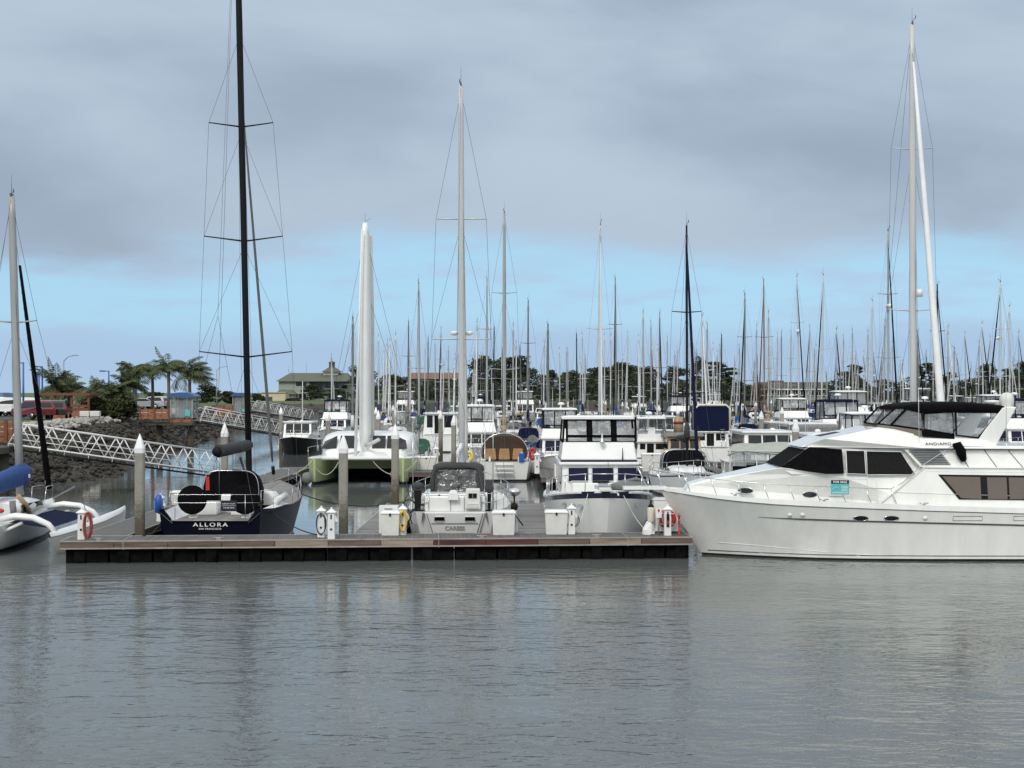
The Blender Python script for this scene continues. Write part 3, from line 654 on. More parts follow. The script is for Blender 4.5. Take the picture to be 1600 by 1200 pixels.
    rhw = lambda x, z: lerp(1.80, 1.40, sstep(3.6, 4.15, z)) * lerp(1, .72, sstep(A(1290, 690)[0], A(1256, 699)[0], x))
    mb = MB(); house(mb, PL([(1254, 699), (1262, 695.5), (1290, 686), (1340, 676), (1376, 668), (1400, 671), (1442, 681), (1530, 684), (1557, 696.5), (1720, 698), (1720, 702), (1440, 700.5)], 1.6), rhw); mb.build('flybridge', 'yacht', o, .02)
    mb = MB()
    for s_ in (1, -1): p = [A(a, b, 1.7) for a, b in ((1258, 699.5), (1320, 700), (1440, 701), (1640, 703))]; mb.tube([(x, s_ * (rhw(x, 3.6) + .012), z + .0) for x, z in p], .016, 5)
    mb.build('brow_line', 'seal', o)
    mb = MB(); 
    for (a, b, y1, y2) in (((1304, 689.5), (1380, 677), .1, 1.1), ((1296, 688), (1350, 678), -1.0, -.1)):
        p, q = A(*a, 1.3), A(*b, 1.3); zz = .05
        mb.frus(q[0], p[0], y1, y2, 0, q[0], p[0], y1, y2, .001); 
        n_ = len(mb.v) - 8
        for i in range(8):
            v = mb.v[n_ + i]; t = (v[0] - q[0]) / (p[0] - q[0]); mb.v[n_ + i] = (v[0], v[1], lerp(q[1], p[1], t) + zz + (.05 if i >= 4 else 0))
    mb.build('solar_panel', 'dgreycan', o)
    # arch, bimini, clear curtains
    ahw = lambda x, z: 1.5
    mb = MB()
    for s_ in (1, -1): P = [(x, s_ * 1.52, z) for x, z in PL([(1567, 637), (1588, 636), (1556, 697), (1528, 685)], 1.5)]; mb.ext(P, (0, -s_ * .14, 0))
    p, q = A(1567, 637, 1.5), A(1588, 636, 1.5); mb.box(min(p[0], q[0]), max(p[0], q[0]), -1.38, 1.38, p[1] - .10, p[1] + .03); mb.build('radar_arch', 'yacht', o, .02)
    top = [(1402, 637), (1421, 634), (1444, 631), (1475, 630), (1509, 630), (1540, 632.5), (1569, 635.5)]; bot = [(1398, 641), (1421, 641), (1442, 645.5), (1475, 645), (1491, 643.5), (1540, 644), (1565, 645)]
    mb = MB(); secs = []
    for (a, b) in zip(top, bot):
        x, z1 = A(*a, 1.4); _, z0 = A(*b, 1.4); secs.append((x, 1.48 if a[0] > 1425 else lerp(.95, 1.48, (a[0] - 1402) / 23), z0, z1 + .05, .28))
    lofty(mb, secs[::-1]); mb.build('bimini_top', 'navycan' if 0 else 'black', o)
    chw = lambda x, z: lerp(1.52, 1.44, sstep(3.9, 4.9, z)) * lerp(1, .66, sstep(A(1440, 660)[0], A(1380, 660)[0], x))
    for poly in ([(1378, 662.5), (1403, 638), (1417, 639), (1396, 665)], [(1397, 664.5), (1419, 639), (1441, 645), (1441.5, 671)], [(1444, 646), (1489, 643.5), (1490, 678.5), (1444, 671)], [(1494, 644), (1561, 645), (1528, 684), (1494, 680)]):
        for s_ in (1, -1):
            wo = side(MB(), PL(poly, 1.5), chw, s_, 0, .006).build('curtain_window', 'crinkle2' if poly[0][0] in (1397, 1444) else 'clear2', o)
            P = [(x, s_ * chw(x, z), z) for x, z in PL(poly, 1.5)]; MB().tube(P + [P[0]], .034, 4).build('canvas_edge', 'black', wo)
    for s_ in (1, -1):
        side(MB(), PL([(1440, 671), (1491, 679), (1491, 686), (1441, 682)], 1.5), chw, s_, .015).build('canvas_skirt', 'black', o)
        side(MB(), PL([(1378, 663.5), (1440, 672.5), (1440, 682), (1376, 668.5)], 1.5), chw, s_, .005).build('wind_deflector', 'smoke', o)
    p, q = A(1378, 662.5, 1.0), A(1403, 638, 1.0); mb2 = MB(); mb2.quad((p[0], -chw(*p), p[1]), (p[0], chw(*p), p[1]), (q[0], chw(*q), q[1]), (q[0], -chw(*q), q[1])); mb2.build('front_curtain', 'clear2', o)
    # rails
    mb = MB(); h.rail(mb, .66, 1.0, 8.35, 9, inset=.07, r=.015, mid=False, lean=.26, wrap=False)
    for s_ in (1, -1):
        x, w = 8.35, max(.02, h.hw(8.35) - .07); mb.tube([(8.61, s_ * w, h.zs(x) + .66), (9.2, s_ * .24, 2.96), (9.35, s_ * .12, 2.96), (9.35, 0, 2.96)], .015, 5); mb.tube([(9.25, s_ * .2, 2.95), (8.95, s_ * .2, 2.3)], .013, 5)
    p, q, r_, t_ = A(1410, 755, 2.1), A(1439, 734, 2.05), A(1488, 697, 1.8), A(1577, 699, 1.8); mb.tube([(1.26, h.hw(1) - .07, h.zs(1) + .66), (p[0], 2.05, p[1]), (q[0], 2.0, q[1] + .1), (r_[0], 1.75, r_[1]), (t_[0], 1.75, t_[1]), (t_[0] - 2, 1.75, t_[1])], .016, 5)
    mb.build('bow_rail', 'steel', o)
    mb = MB(); mb.tube([(x, thw(x, z) + .004, z) for x, z in PL([(1100, 756), (1140, 757.5), (1200, 760), (1260, 763), (1330, 766)], 1.6)], .006, 4); mb.tube([(x, thw(x, z) + .004, z) for x, z in PL([(1331, 783), (1331, 748), (1356, 749), (1356, 784)], 1.7)], .006, 4); mb.tube([(x, thw(x, z) + .004, z) for x, z in PL([(1370, 750), (1370, 784)], 1.7)], .008, 4); mb.build('panel_seam', 'white2', o)
    for xx in (6.2, 3.4, .2): mb = MB(); w = h.hw(xx); z = h.zs(xx) + .17; mb.tube([(xx - .14, w - .05, z + .06), (xx + .14, w - .05, z + .06)], .02, 6); mb.box(xx - .05, xx + .05, w - .08, w - .02, z - .02, z + .05); mb.build('cleat', 'steel', o)
    # ports, vents, rubbing boxes
    def port(px, py, rx, rz, w, hwf, name='porthole'):
        x, z = A(px, py, w); y = hwf(x, z); n = 18; el = [(x + rx * math.cos(2 * math.pi * i / n), y, z + rz * math.sin(2 * math.pi * i / n)) for i in range(n)]
        el = [(a, hwf(a, c) + .008, c) for a, b, c in el]; P = MB(); P.ext(el, (0, -.03, 0)); q = P.build(name, 'glass', o); P = MB(); P.tube([(a, b + .004, c) for a, b, c in el] + [(el[0][0], el[0][1] + .004, el[0][2])], .013, 4); P.build('rim', 'steel', q)
    port(1345, 810, .24, .085, 2.2, lambda x, z: at(x, z)); port(1392.5, 810, .24, .085, 2.2, lambda x, z: at(x, z))
    port(1169, 768.5, .24, .10, 1.6, thw); port(1265.5, 773, .24, .10, 1.7, thw)
    for px, py in ((1236, 805), (1255, 804.5), (1443.5, 809)):
        x, z = A(px, py, 2.1); y = at(x, z); P = MB(); P.ell((x, y, z), (.085, .05, .07), 10, 6); P.build('hull_vent', 'plastic', o)
    for a, b in ((1489, 1535), (1584, 1630)):
        x0, z0 = A(a, 813.5, 2.25); x1, z1 = A(b, 806.5, 2.25); P = MB(); q = [(x0, z0), (x1, z0), (x1, z1), (x0, z1), (x0, z0)]; P.tube([(u, at(u, v) + .004, v) for u, v in q], .009, 4); P.build('hull_hatch_outline', 'seal', o)
    # hatch door of the side deck, cover on the rail, antennas, domes
    mb = MB(); e = [A(1489, 697, 1.85), A(1496, 695, 1.85), (A(1501, 706, 1.85)), A(1504, 716, 1.85)]; mb.tube([(x, 1.9, z) for x, z in e], [.09, .14, .17, .12], 10); mb.ell((e[-1][0], 1.9, e[-1][1]), (.12, .12, .12)); mb.build('covered_grill', 'black', o)
    x, z = A(1573, 636, .9); mb = MB(); mb.lathe([(.16, z - .02), (.20, z + .04), (.235, z + .14), (.235, z + .26), (.20, z + .38), (.12, z + .46), (.01, z + .49)], (x, .9, 0), 18); mb.build('radome', 'oldplastic', o)
    x, z = A(1551, 634, .3); mb = MB(); mb.lathe([(.04, z - .1), (.04, z + .02), (.2, z + .05), (.28, z + .13), (.26, z + .17), (.02, z + .2)], (x, .3, 0), 16); mb.build('radar_dish', 'plastic', o)
    for px, y0, y1, w, rr in ((1436, 696, 606, 1.62, .011), (1572.5, 705, 505, 1.6, .012), (1383, 672, 640, 1.0, .008)):
        a, b = A(px, y0, w), A(px - 1, y1, w); mb = MB(); mb.tube([(a[0], w, a[1]), (a[0], w, a[1] + .25)], rr * 1.8, 6); mb.tube([(a[0], w, a[1] + .25), (b[0], w, b[1])], [rr, rr * .5], 5); mb.build('antenna', 'plastic', o)
    x, z = A(1408, 696, 1.7); mb = MB(); mb.box(x - .07, x + .07, 1.55, 1.66, z - .07, z + .07); mb.build('horn', 'blackpl', o)
    x, z = A(1465, 693.5, 1.62); w = rhw(x, z); sl_ = (rhw(x, z + .1) - rhw(x, z - .1)) / .2
    text('ANDIAMO', .17, 'ink', o, frame((x, w + .016, z), (-1, 0, 0), (0, sl_, 1)), 'name_lettering', .003, 1.0, 1.12)
    mb = MB(); x, z = A(1313, 776, 1.75)
    mb.box(x - .1, x + .35, thw(x, z) - .02, thw(x, z) + .004, z - .02, z + .02); mb.build('fitting', 'steel', o)
    # stern parts outside the frame are left plain; for-sale board on the rail
    X, Zt = WX(1312, 47.55), WZ(750, 47.55); s = thing('for_sale_sign', 'teal and navy FOR SALE board tied to the yacht rail', 'sign', (X, 47.5, WZ(772.5, 47.55)))
    hgt = Zt - WZ(772.5, 47.55); MB().box(-.29, .29, -.01, .01, 0, hgt - .125).build('teal_panel', 'teal', s); MB().box(-.29, .29, -.01, .01, hgt - .123, hgt).build('navy_panel', 'signnavy', s)
    text('FOR SALE', .105, 'paint', s, frame((0, -.014, hgt - .064), (1, 0, 0), (0, 0, 1)), 'lettering', .003, 1.0, 1.0, .002)
    mb = MB()
    for i, (w0, w1) in enumerate(((.03, .25), (.05, .25), (.05, .25), (.03, .25))): mb.box(w0, w1, -.0135, -.0105, .26 - i * .045, .275 - i * .045)
    mb.box(-.26, .26, -.0135, -.0105, .045, .06); mb.box(-.26, .26, -.0135, -.0105, .08, .088)
    mb.tube([(-.25, -.013, .19), (-.13, -.013, .245), (-.02, -.013, .19), (-.13, -.013, .13), (-.25, -.013, .19)], .005, 4); mb.build('small_print', 'paint', s)
    return o
motor_yacht()
# ---------------------------------------------------------------- rig shared by the hero sail boats and the fleet
def rig(parent, x, z0, zt, mm='alum', r=(.10, .07), spr=(.35, .68), sl=.85, B=3.4, bow=(5, 1.1), stern=(-5, 1.0), rake=0.0, wire=.007, furl=None, wm='wire', radome=None, chain=None, sweep=.12, backst=True, vane=True, split=False, dihed=.04, furl_top=.95, shr=.985):
    """mast with spreaders, wires and an optional rolled headsail, in boat coordinates"""
    def mp(t): return Vector((x - rake * t, 0, lerp(z0, zt, t)))
    mb = MB(); mb.tube([mp(t) for t in (0, .25, .5, .75, .93, 1)], [r[0]] * 4 + [lerp(r[0], r[1], .6), r[1]], 8, flat=.75); mast = mb.build('mast', mm, parent)
    if vane:
        t = mp(1); mb = MB(); mb.tube([t, t + Vector((.0, 0, .75))], [.012, .005], 4); mb.tube([t + Vector((0, .0, .08)), t + Vector((.38, .06, .22))], .011, 4); mb.tube([t + Vector((.38, .06, .16)), t + Vector((.38, .06, .30))], .02, 5); mb.box(t.x - .14, t.x + .14, -.03, .03, t.z, t.z + .07); mb.build('wind_vane', 'wire', mast)
    tips = []
    for i, q in enumerate(spr):
        p = mp(q); l = sl * (1 - .16 * i); mb = MB()
        for sd in (1, -1):
            e = p + Vector((-sweep * l * 2, sd * l, dihed * l * 2)); mb.tube([p, e], [.035, .022], 5, flat=1.3); tips.append((sd, i, e))
        mb.build('spreader', mm, mast)
    mb = MB(); cz = chain[1] if chain else .95; cy = chain[0] if chain else B / 2 - .12; top = mp(shr)
    for sd in (1, -1):
        ch = Vector((x - .15, sd * cy, cz)); seq = [ch] + [e for s_, i, e in tips if s_ == sd] + [top]
        for a, b in zip(seq, seq[1:]): mb.tube([a, b], wire, 3, cap=False)
        for k, (s_, i, e) in enumerate([t for t in tips if t[0] == sd]):
            q = spr[k + 1] if k + 1 < len(spr) else shr
            if k + 1 < len(spr): mb.tube([e, mp(q) - Vector((0, 0, .2))], wire * .9, 3, cap=False)
        mb.tube([Vector((x + .35, sd * (cy - .1), cz)), mp(spr[0]) - Vector((0, 0, .15))], wire * .9, 3, cap=False)
    for q_, e_, k_ in ((.985, .30, .12), (.97, -.26, -.10), (shr * .9, .16, .3)): mb.tube([mp(q_) + Vector((-.06, 0, 0)), Vector((x + k_, e_, cz + .3))], wire * .8, 3, cap=False)
    fs = Vector((bow[0], 0, bow[1])); ft = mp(furl_top)
    mb.tube([fs, ft], wire, 3, cap=False)
    if backst:
        if split:
            m_ = mp(1).lerp(Vector((stern[0], 0, stern[1])), .72); mb.tube([mp(1), m_], wire, 3, cap=False)
            for sd in (1, -1): mb.tube([m_, (stern[0], sd * split, stern[1])], wire, 3, cap=False)
        else: mb.tube([mp(1), (stern[0], 0, stern[1])], wire, 3, cap=False)
    mb.build('rigging', wm, parent)
    if furl:
        fm, fr = furl; a = fs.lerp(ft, .06); mb = MB(); mb.tube([a, fs.lerp(ft, .12), fs.lerp(ft, .4), fs.lerp(ft, .75), fs.lerp(ft, .96)], [fr * .7, fr * 1.15, fr, fr * .75, fr * .35], 7); mb.build('furled_headsail', fm, parent)
        mb = MB(); mb.tube([fs.lerp(ft, .025), fs.lerp(ft, .045)], fr * 1.3, 8); mb.build('furler_drum', 'blackpl', parent)
    if radome:
        p = mp(radome); mb = MB(); mb.lathe([(.05, -.14), (.22, -.10), (.30, -.02), (.29, .08), (.16, .14), (.01, .15)], (p.x + .36, 0, p.z), 12); mb.tube([p, p + Vector((.36, 0, -.06))], .04, 5); mb.build('radome', 'plastic', mast)
    return mast, mp
def boom(parent, x0, x1, z, m='bluecan', r=.17, mm='alum', drop=0.0, tail=True):
    mb = MB(); mb.tube([(x0, 0, z), (x1, 0, z + drop)], .07, 8, flat=.8); b = mb.build('boom', mm, parent)
    if m:
        mb = MB(); n = 9; pts = []; rs = []
        for i in range(n + 1):
            t = i / n; pts.append((lerp(x0 + .02, x1 + .15, t), .02 * math.sin(9 * t), lerp(z, z + drop, t) + .10 + .12 * (1 - t))); rs.append(r * lerp(1.15, .7, t) * (1 + .08 * math.sin(t * 25)))
        mb.tube(pts, rs, 9, flat=.8); 
        if tail: mb.tube([(x0 + .02, 0, z + .2), (x0 + .06, 0, z + .75), (x0 + .08, 0, z + 1.05)], [r, r * .85, r * .5], 8)
        mb.build('sail_cover', m, parent)
    return b
def dodger(parent, x0, x1, w, z0, z1, m='navycan', win='glass', name='dodger'):
    """canvas hood, open end at x0 (aft), sloping to the deck at x1 (forward)"""
    mb = MB(); lofty(mb, [(x0, w, z0, z1, .45), (lerp(x0, x1, .45), w, z0, z1 + .03, .45), (lerp(x0, x1, .75), w * .96, z0, lerp(z0, z1, .72), .5), (x1, w * .85, z0, z0 + .06, .6)]); d = mb.build(name, m, parent)
    if win:
        mb = MB(); a, b_ = lerp(x0, x1, .98), lerp(x0, x1, .78)
        zt, zb = lerp(z0, z1, .62), lerp(z0, z1, .16)
        mb.quad((a + .04, -w * .55, zb + .05), (a + .04, w * .55, zb + .05), (b_ + .05, w * .5, zt + .05), (b_ + .05, -w * .5, zt + .05)); mb.build('dodger_window', win, d)
    return d
# ---------------------------------------------------------------- dark blue sloop, stern to the dock
def dark_sloop():
    o = thing('racing_sloop', 'dark navy sloop with black mast and two covered wheels, stern to the dock', 'sailboat', (-10.32, 50.3, 0), R(90))
    st = [(0, .25, 1.74, 1.52, 1.50), (1.2, 1.3, 1.84, 1.66, 1.42), (3, 3, 1.98, 1.8, 1.30), (5, 5, 2.06, 1.85, 1.28), (7, 7, 2.04, 1.75, 1.29), (9, 8.9, 1.88, 1.45, 1.32), (11, 10.8, 1.56, 1.05, 1.37), (12.8, 12.5, 1.1, .6, 1.43), (14.3, 13.9, .55, .24, 1.49), (15.3, 14.8, .06, .03, 1.53)]
    h = Hull(st); mb = MB(); h.mesh(mb, boot=.12, stripe=None, power=.7, caps=(-1,)); mb.build('hull', ['alloranavy', 'white2', 'bottom', 'white2'], o)
    mb = MB(); P = [(-1.735, 1.5), (-1.60, 1.5), (-1.30, 1.09), (1.30, 1.09), (1.60, 1.5), (1.735, 1.5), (1.68, .75), (1.53, 0), (1.2, -.3), (-1.2, -.3), (-1.53, 0), (-1.68, .75)]; mb.ext([(lerp(.25, 0, max(0, z) / 1.5) , y, z) for y, z in P], (.05, 0, 0)); mb.build('transom', 'alloranavy', o)
    mb = MB(); h.deckmesh(mb, .03, .02, .07, 5, None); mb.build('deck', 'teak', o)
    # open stern: cockpit sole, side decks, transom opening
    mb = MB(); mb.box(.16, 5, -1.30, 1.30, .98, 1.075); 
    for sd in (1, -1): mb.ext([(-.0, sd * 1.30, 1.0), (-.0, sd * 1.72, 1.37), (5, sd * 2.03, 1.28), (5, sd * 1.30, 1.0)], (0, 0, .012))
    mb.build('cockpit_sole', 'teak', o)
    for sd in (1, -1):
        mb = MB(); mb.add([(.06, sd * 1.28, 1.08), (.06, sd * 1.60, 1.42), (4.6, sd * 1.7, 1.42), (4.6, sd * 1.28, 1.08), (.06, sd * 1.72, 1.37), (4.6, sd * 2.0, 1.33)], [(0, 1, 2, 3), (1, 4, 5, 2)]); mb.build('coaming', 'white', o)
    mb = MB(); mb.tube([(-.03, -1.32, 1.10), (-.03, 1.32, 1.10)], .022, 5); mb.build('transom_trim', 'lip', o)
    mb = MB(); mb.box(2.4, 3.1, -.95, -.25, 1.08, 1.55); mb.box(2.4, 3.1, .25, .95, 1.08, 1.55); mb.box(3.4, 4.8, -.3, .3, 1.08, 1.75); mb.build('cockpit_seat', 'white', o, .03)
    mb = MB(); lofty(mb, [(4.9, 1.35, 1.25, 1.78, .5), (7, 1.3, 1.25, 1.72, .5), (8.6, .95, 1.27, 1.52, .6), (9.4, .5, 1.3, 1.36, .7)]); mb.build('coachroof', 'white', o)
    for sd, yy in ((1, .86), (-1, -.98)):
        w = thing('covered_wheel', None, None); w.parent = o; del_ = None
        mb = MB(); mb.lathe([(.01, -.05), (.44, -.05), (.51, -.02), (.51, .05), (.44, .09), (.01, .10)], (0, 0, 0), 24, axis='X'); c = mb.build('wheel_cover', 'black', w)
        mb = MB(); mb.frus(.12, .34, -.14, .14, -.66, .12, .3, -.1, .1, -.1); mb.build('pedestal', 'white', w)
        w.location = (1.15, yy, 1.72)
    # black canvas dodger with steel hoop
    mb = MB(); lofty(mb, [(3.7, 1.02, 1.30, 2.58, .42), (4.3, 1.04, 1.30, 2.62, .42), (5.1, 1.0, 1.30, 2.38, .45), (5.9, .85, 1.4, 1.85, .55)]); d = mb.build('dodger', 'black', o)
    hoop = [(3.66, math.copysign(abs(math.cos(a)) ** .42, -math.cos(a)) * 1.04, 1.30 + 1.31 * (abs(math.sin(a)) ** .42)) for a in [math.pi * i / 24 for i in range(25)]]
    MB().tube(hoop, .016, 5).build('hoop', 'steel', d)
    mb = MB(); h.rail(mb, .62, .25, 14.2, 8, .06, .009, True); 
    for zz in (1.98, 1.70): mb.tube([(.1, -1.66, zz - .0), (.02, -1.2, zz), (.02, 1.2, zz), (.1, 1.66, zz)], .009, 4)
    for yy in (-1.2, 1.2): mb.tube([(.02, yy, 1.1), (.02, yy, 1.98)], .012, 4)
    mb.build('lifeline', 'steel', o)
    mast, mp = rig(o, 7.6, 1.3, 25.5, 'alumb', (.125, .08), (.229, .413, .591), 1.8, 4.1, (13.6, 1.55), (.05, 1.4), .92 + 2.0, .007, ('greycan', .06), chain=(1.95, 1.35), sweep=.05, split=1.5, dihed=.06, furl_top=.665, shr=.73)
    bm = boom(o, 7.35, 1.3, 3.25, None, mm='alumb')
    mb = MB(); pts = [(lerp(7.3, 1.5, i / 10), 0, 3.42) for i in range(11)]; mb.tube(pts, [.20 + .012 * math.sin(i * 2.1) for i in range(11)], 10); mb.build('sail_cover', 'dgreycan', o)
    mb = MB(); mb.lathe([(.01, 0), (.17, 0), (.17, .14), (.01, .14)], (1.15, 0, 3.40), 16, axis='X'); mb.build('boom_end_cap', 'blackpl', o)
    mb = MB(); mb.tube([(1.6, 0, 3.05), (1.55, 0, 1.3)], .010, 4); mb.tube([(1.2, .02, 3.1), mp(.99)], .008, 4); mb.tube([(7.3, 0, 1.9), (5.6, 0, 3.0)], .045, 6); mb.build('vang_and_sheet', 'wire', o)
    text('ALLORA', .19, 'paint', o, frame((.065, 0, .945), (0, -1, 0), (0, 0, 1)), 'name_lettering', .003, 1.35, 1.35, .003)
    text('SAN FRANCISCO', .085, 'paint', o, frame((.10, .02, .80), (0, -1, 0), (0, 0, 1)), 'port_lettering', .003, 1.15, 1.05)
    # fix hatch vents, dinghy fender on deck
    mb = MB(); mb.tube([(3.3, -1.72, 1.5), (4.6, -1.85, 1.62)], .13, 10); mb.ell((3.3, -1.72, 1.5), (.13, .13, .13)); mb.ell((4.6, -1.85, 1.62), (.13, .13, .13)); fd = mb.build('deck_fender', 'white2', o)
    s = thing('yacht_broker_sign', 'small dark broker board hanging on the stern rail of the dark sloop', 'sign', (-9.66, 50.22, 1.42))
    MB().box(-.26, .26, -.012, .012, 0, .37).build('sign_board', 'signnavy', s)
    text('RUBICON YACHTS', .062, 'paint', s, frame((0, -.015, .255), (1, 0, 0), (0, 0, 1)), 'lettering', .002, .82, 1)
    text('510 601 5010', .074, 'paint', s, frame((0, -.015, .12), (1, 0, 0), (0, 0, 1)), 'lettering', .002, .9, 1)
    MB().box(-.24, .24, -.015, -.0125, .19, .197).build('rule', 'paint', s)
    fl = MB(); fl.ext([(0, 0, 0), (.14, 0, .02), (.12, 0, .52), (0, 0, .5)], (0, .02, 0)); f = tag(fl.build('furled_flag', 'red', None), 'small red furled flag at the dark sloop stern', 'flag'); f.location = (-11.15, 53.6, 1.9)
    fb = MB(); fb.lathe([(.02, 0), (.13, .06), (.14, .5), (.08, .62), (.05, .66)], n=12); f = tag(fb.build('blue_fender_cover', 'blue', None), 'blue covered fender standing on the dock by the dark sloop', 'fender'); f.location = (-12.62, 52.6, DZ + .42); f.scale = (1.1, 1.1, 1.05)
dark_sloop()
# ---------------------------------------------------------------- white cruising sloop with the grey dodger
def white_sloop():
    o = thing('cruising_sloop', 'white sloop with crinkled clear dodger window and tall white mast, stern to the dock', 'sailboat', (-1.95, 50.2, 0), R(90))
    st = [(-.05, .5, 1.34, 1.05, 1.42), (1.0, 1.2, 1.55, 1.32, 1.40), (3, 3, 1.82, 1.6, 1.36), (5, 5, 1.92, 1.7, 1.34), (7, 7, 1.84, 1.5, 1.37), (9, 8.9, 1.5, 1.05, 1.44), (10.8, 10.4, .9, .5, 1.55), (12.0, 11.4, .32, .14, 1.64), (12.6, 11.8, .05, .02, 1.68)]
    h = Hull(st); mb = MB(); h.mesh(mb, boot=.12, power=.75); mb.build('hull', ['white', 'boot', 'bottom'], o)
    mb = MB(); h.deckmesh(mb, .03, .02, .06, 1.0, None); mb.build('deck', 'deck', o)
    # sugar scoop transom panel with two recessed lockers and dark seams
    mb = MB(); mb.add([(-.09, -1.02, 1.36), (-.09, 1.02, 1.36), (.28, .72, .30), (.28, -.72, .30)], [(0, 1, 2, 3)]); mb.add([(-.09, -1.02, 1.36), (-.09, 1.02, 1.36), (.5, 1.02, 1.46), (.5, -1.02, 1.46)], [(0, 1, 2, 3)]); tr = mb.build('transom_panel', 'white', o, fix=False)
    def tp(y, z, off=.012): t = (1.36 - z) / 1.06; return (-.09 + .37 * t - off, y, z)
    mb = MB()
    for z in (1.0, .66): w = lerp(1.02, .72, (1.36 - z) / 1.06) - .12; mb.tube([tp(-w, z), tp(w, z)], .012, 4)
    for sd in (1, -1): mb.tube([tp(sd * .96, 1.36), tp(sd * .66, .32)], .013, 4)
    mb.build('seam', 'seal', tr)
    for yy in (.52, -.52):
        mb = MB(); mb.ext([tp(yy - .17, 1.08), tp(yy + .17, 1.08), tp(yy + .17, 1.24), tp(yy - .17, 1.24)], (.01, 0, 0)); q = mb.build('recess', 'black', tr); mb = MB(); P = [tp(yy + a, b, .016) for a, b in ((-.17, 1.08), (.17, 1.08), (.17, 1.24), (-.17, 1.24), (-.17, 1.08))]; mb.tube(P, .016, 4); mb.build('recess_rim', 'white2', q)
    text('CARESS', .20, 'greyink', o, frame(tp(0, .83, .016), (0, -1, 0), (-.33, 0, 1)), 'name_lettering', .003, 1.0, 1.0, .006)
    for sd in (1, -1): mb = MB(); mb.ext([(-.1, sd * 1.02, 1.36), (-.08, sd * 1.10, 1.38), (.05, sd * 1.14, .95)], (.03, 0, 0)); mb.build('quarter_bracket', 'steel', o)
    # stern coaming, seats, life raft case, barbecue
    mb = MB(); mb.box(.1, .9, -1.04, 1.04, 1.40, 1.93); mb.frus(.9, 3.6, -1.3, 1.3, 1.38, .9, 3.6, -1.15, 1.15, 1.95); mb.build('cockpit_coaming', 'white', o, .05)
    mb = MB(); mb.tube([(.07, .15, 1.42), (.07, .15, 1.93)], .008, 4); mb.tube([(.07, -.32, 1.42), (.07, -.32, 1.93)], .008, 4); mb.build('coaming_seam', 'seal', o)
    lr = thing('life_raft_case', 'white moulded life raft case on the white sloop stern rail', 'life raft', (-1.95 + .62, 50.18, 1.5)); MB().frus(-.26, .26, -.12, .16, 0, -.24, .24, -.10, .14, .70).build('case_body', 'oldplastic', lr, .03)
    mb = MB(); mb.box(-.15, -.02, -.135, -.11, .38, .54); mb.box(.0, .13, -.135, -.11, .38, .54); mb.build('label_plate', 'blackpl', lr)
    mb = MB()
    for k in range(3): mb.box(-.19, .19, -.145, -.105, .06 + .06 * k, .085 + .06 * k)
    mb.build('rib', 'plastic', lr)
    bb = thing('horseshoe_buoy_case', 'white rounded case in the middle of the white sloop stern', 'buoy case', (-1.95 - .05, 50.2, 1.80)); mb = MB(); mb.frus(-.18, .18, -.1, .1, 0, -.17, .17, -.09, .09, .2); mb.frus(-.17, .17, -.09, .09, .2, -.1, .1, -.06, .06, .34); mb.build('case_body', 'plastic', bb, .02)
    # grey enclosure
    mb = MB(); secs = [(2.1, .9, 1.9, 2.85, .36), (3.4, 1.16, 1.9, 3.05, .36), (4.6, 1.1, 1.9, 2.95, .38), (5.8, .92, 1.6, 2.2, .5)]
    def arch(w, z0, z1, rd, t): a = math.pi * (1 - t); return (math.copysign(abs(math.cos(a)) ** rd, -math.cos(a)) * w, lerp(z0, z1, abs(math.sin(a)) ** rd))
    def shell(x0, x1, t0, t1, n, s0, s1, th=.03):
        q = MB(); ts = [lerp(t0, t1, i / n) for i in range(n + 1)]; r = []
        for x, s_ in ((x0, s0), (x1, s1)):
            r.append([(x, *arch(s_[0], s_[1], s_[2], s_[3], t)) for t in ts])
        return q.loft(r, False)
    mb = lofty(MB(), [(2.15, .88, 2.62, 2.87, .5), (3.4, .94, 2.66, 2.93, .5), (4.7, .9, 2.6, 2.84, .5)]); en = mb.build('enclosure_top', 'dgreycan', o)
    fr_ = [(2.1, *arch(.88, 1.9, 2.85, .36, i / 24)) for i in range(25)]; MB().tube(fr_, .075, 7, flat=.6).build('canvas_edge', 'dgreycan', en)
    for sd in (1, -1): MB().add([(2.12, sd * .88, 1.9), (2.12, sd * .68, 1.9), (2.12, sd * .64, 2.6), (2.12, sd * .8, 2.68), (2.14, sd * .88, 2.45), (4.8, sd * .92, 1.9), (4.8, sd * .9, 2.6)], [(0, 1, 2, 3, 4), (0, 5, 6, 4)]).build('side_panel', 'dgreycan', o, fix=False)
    mb = MB(); g = []
    random.seed(5)
    for i in range(29):
        row = []
        for j in range(37):
            y = lerp(-.7, .7, j / 36); z = lerp(1.9, 2.74 - .1 * abs(y) ** 3, i / 28); row.append((2.12 + .11 * noise.noise((y * 3.2 + z, z * 5.5, 1.3)) + .06 * noise.noise((y * 7, z * 12, 4)), y, z))
        g.append(row)
    mb.loft(g, False); mb.build('crinkled_window', 'foil', o)
    MB().tube([(2.08, -.04, 1.9), (2.08, -.04, 2.86)], .014, 4).build('zip', 'dgreycan', o)
    mb = lofty(MB(), [(4.2, 1.25, 1.36, 1.95, .5), (6.8, 1.2, 1.36, 1.85, .5), (8.8, .8, 1.4, 1.66, .6), (9.8, .4, 1.45, 1.55, .7)]); mb.build('coachroof', 'white', o)
    rig(o, 7.1, 1.35, 17.2, 'alumw', (.125, .09), (.39, .68), 1.15, 3.8, (12.3, 1.75), (.3, 1.5), 1.15, .007, ('whitecan', .09), radome=None, chain=(1.75, 1.4), sweep=.0, split=1.1, dihed=.0)
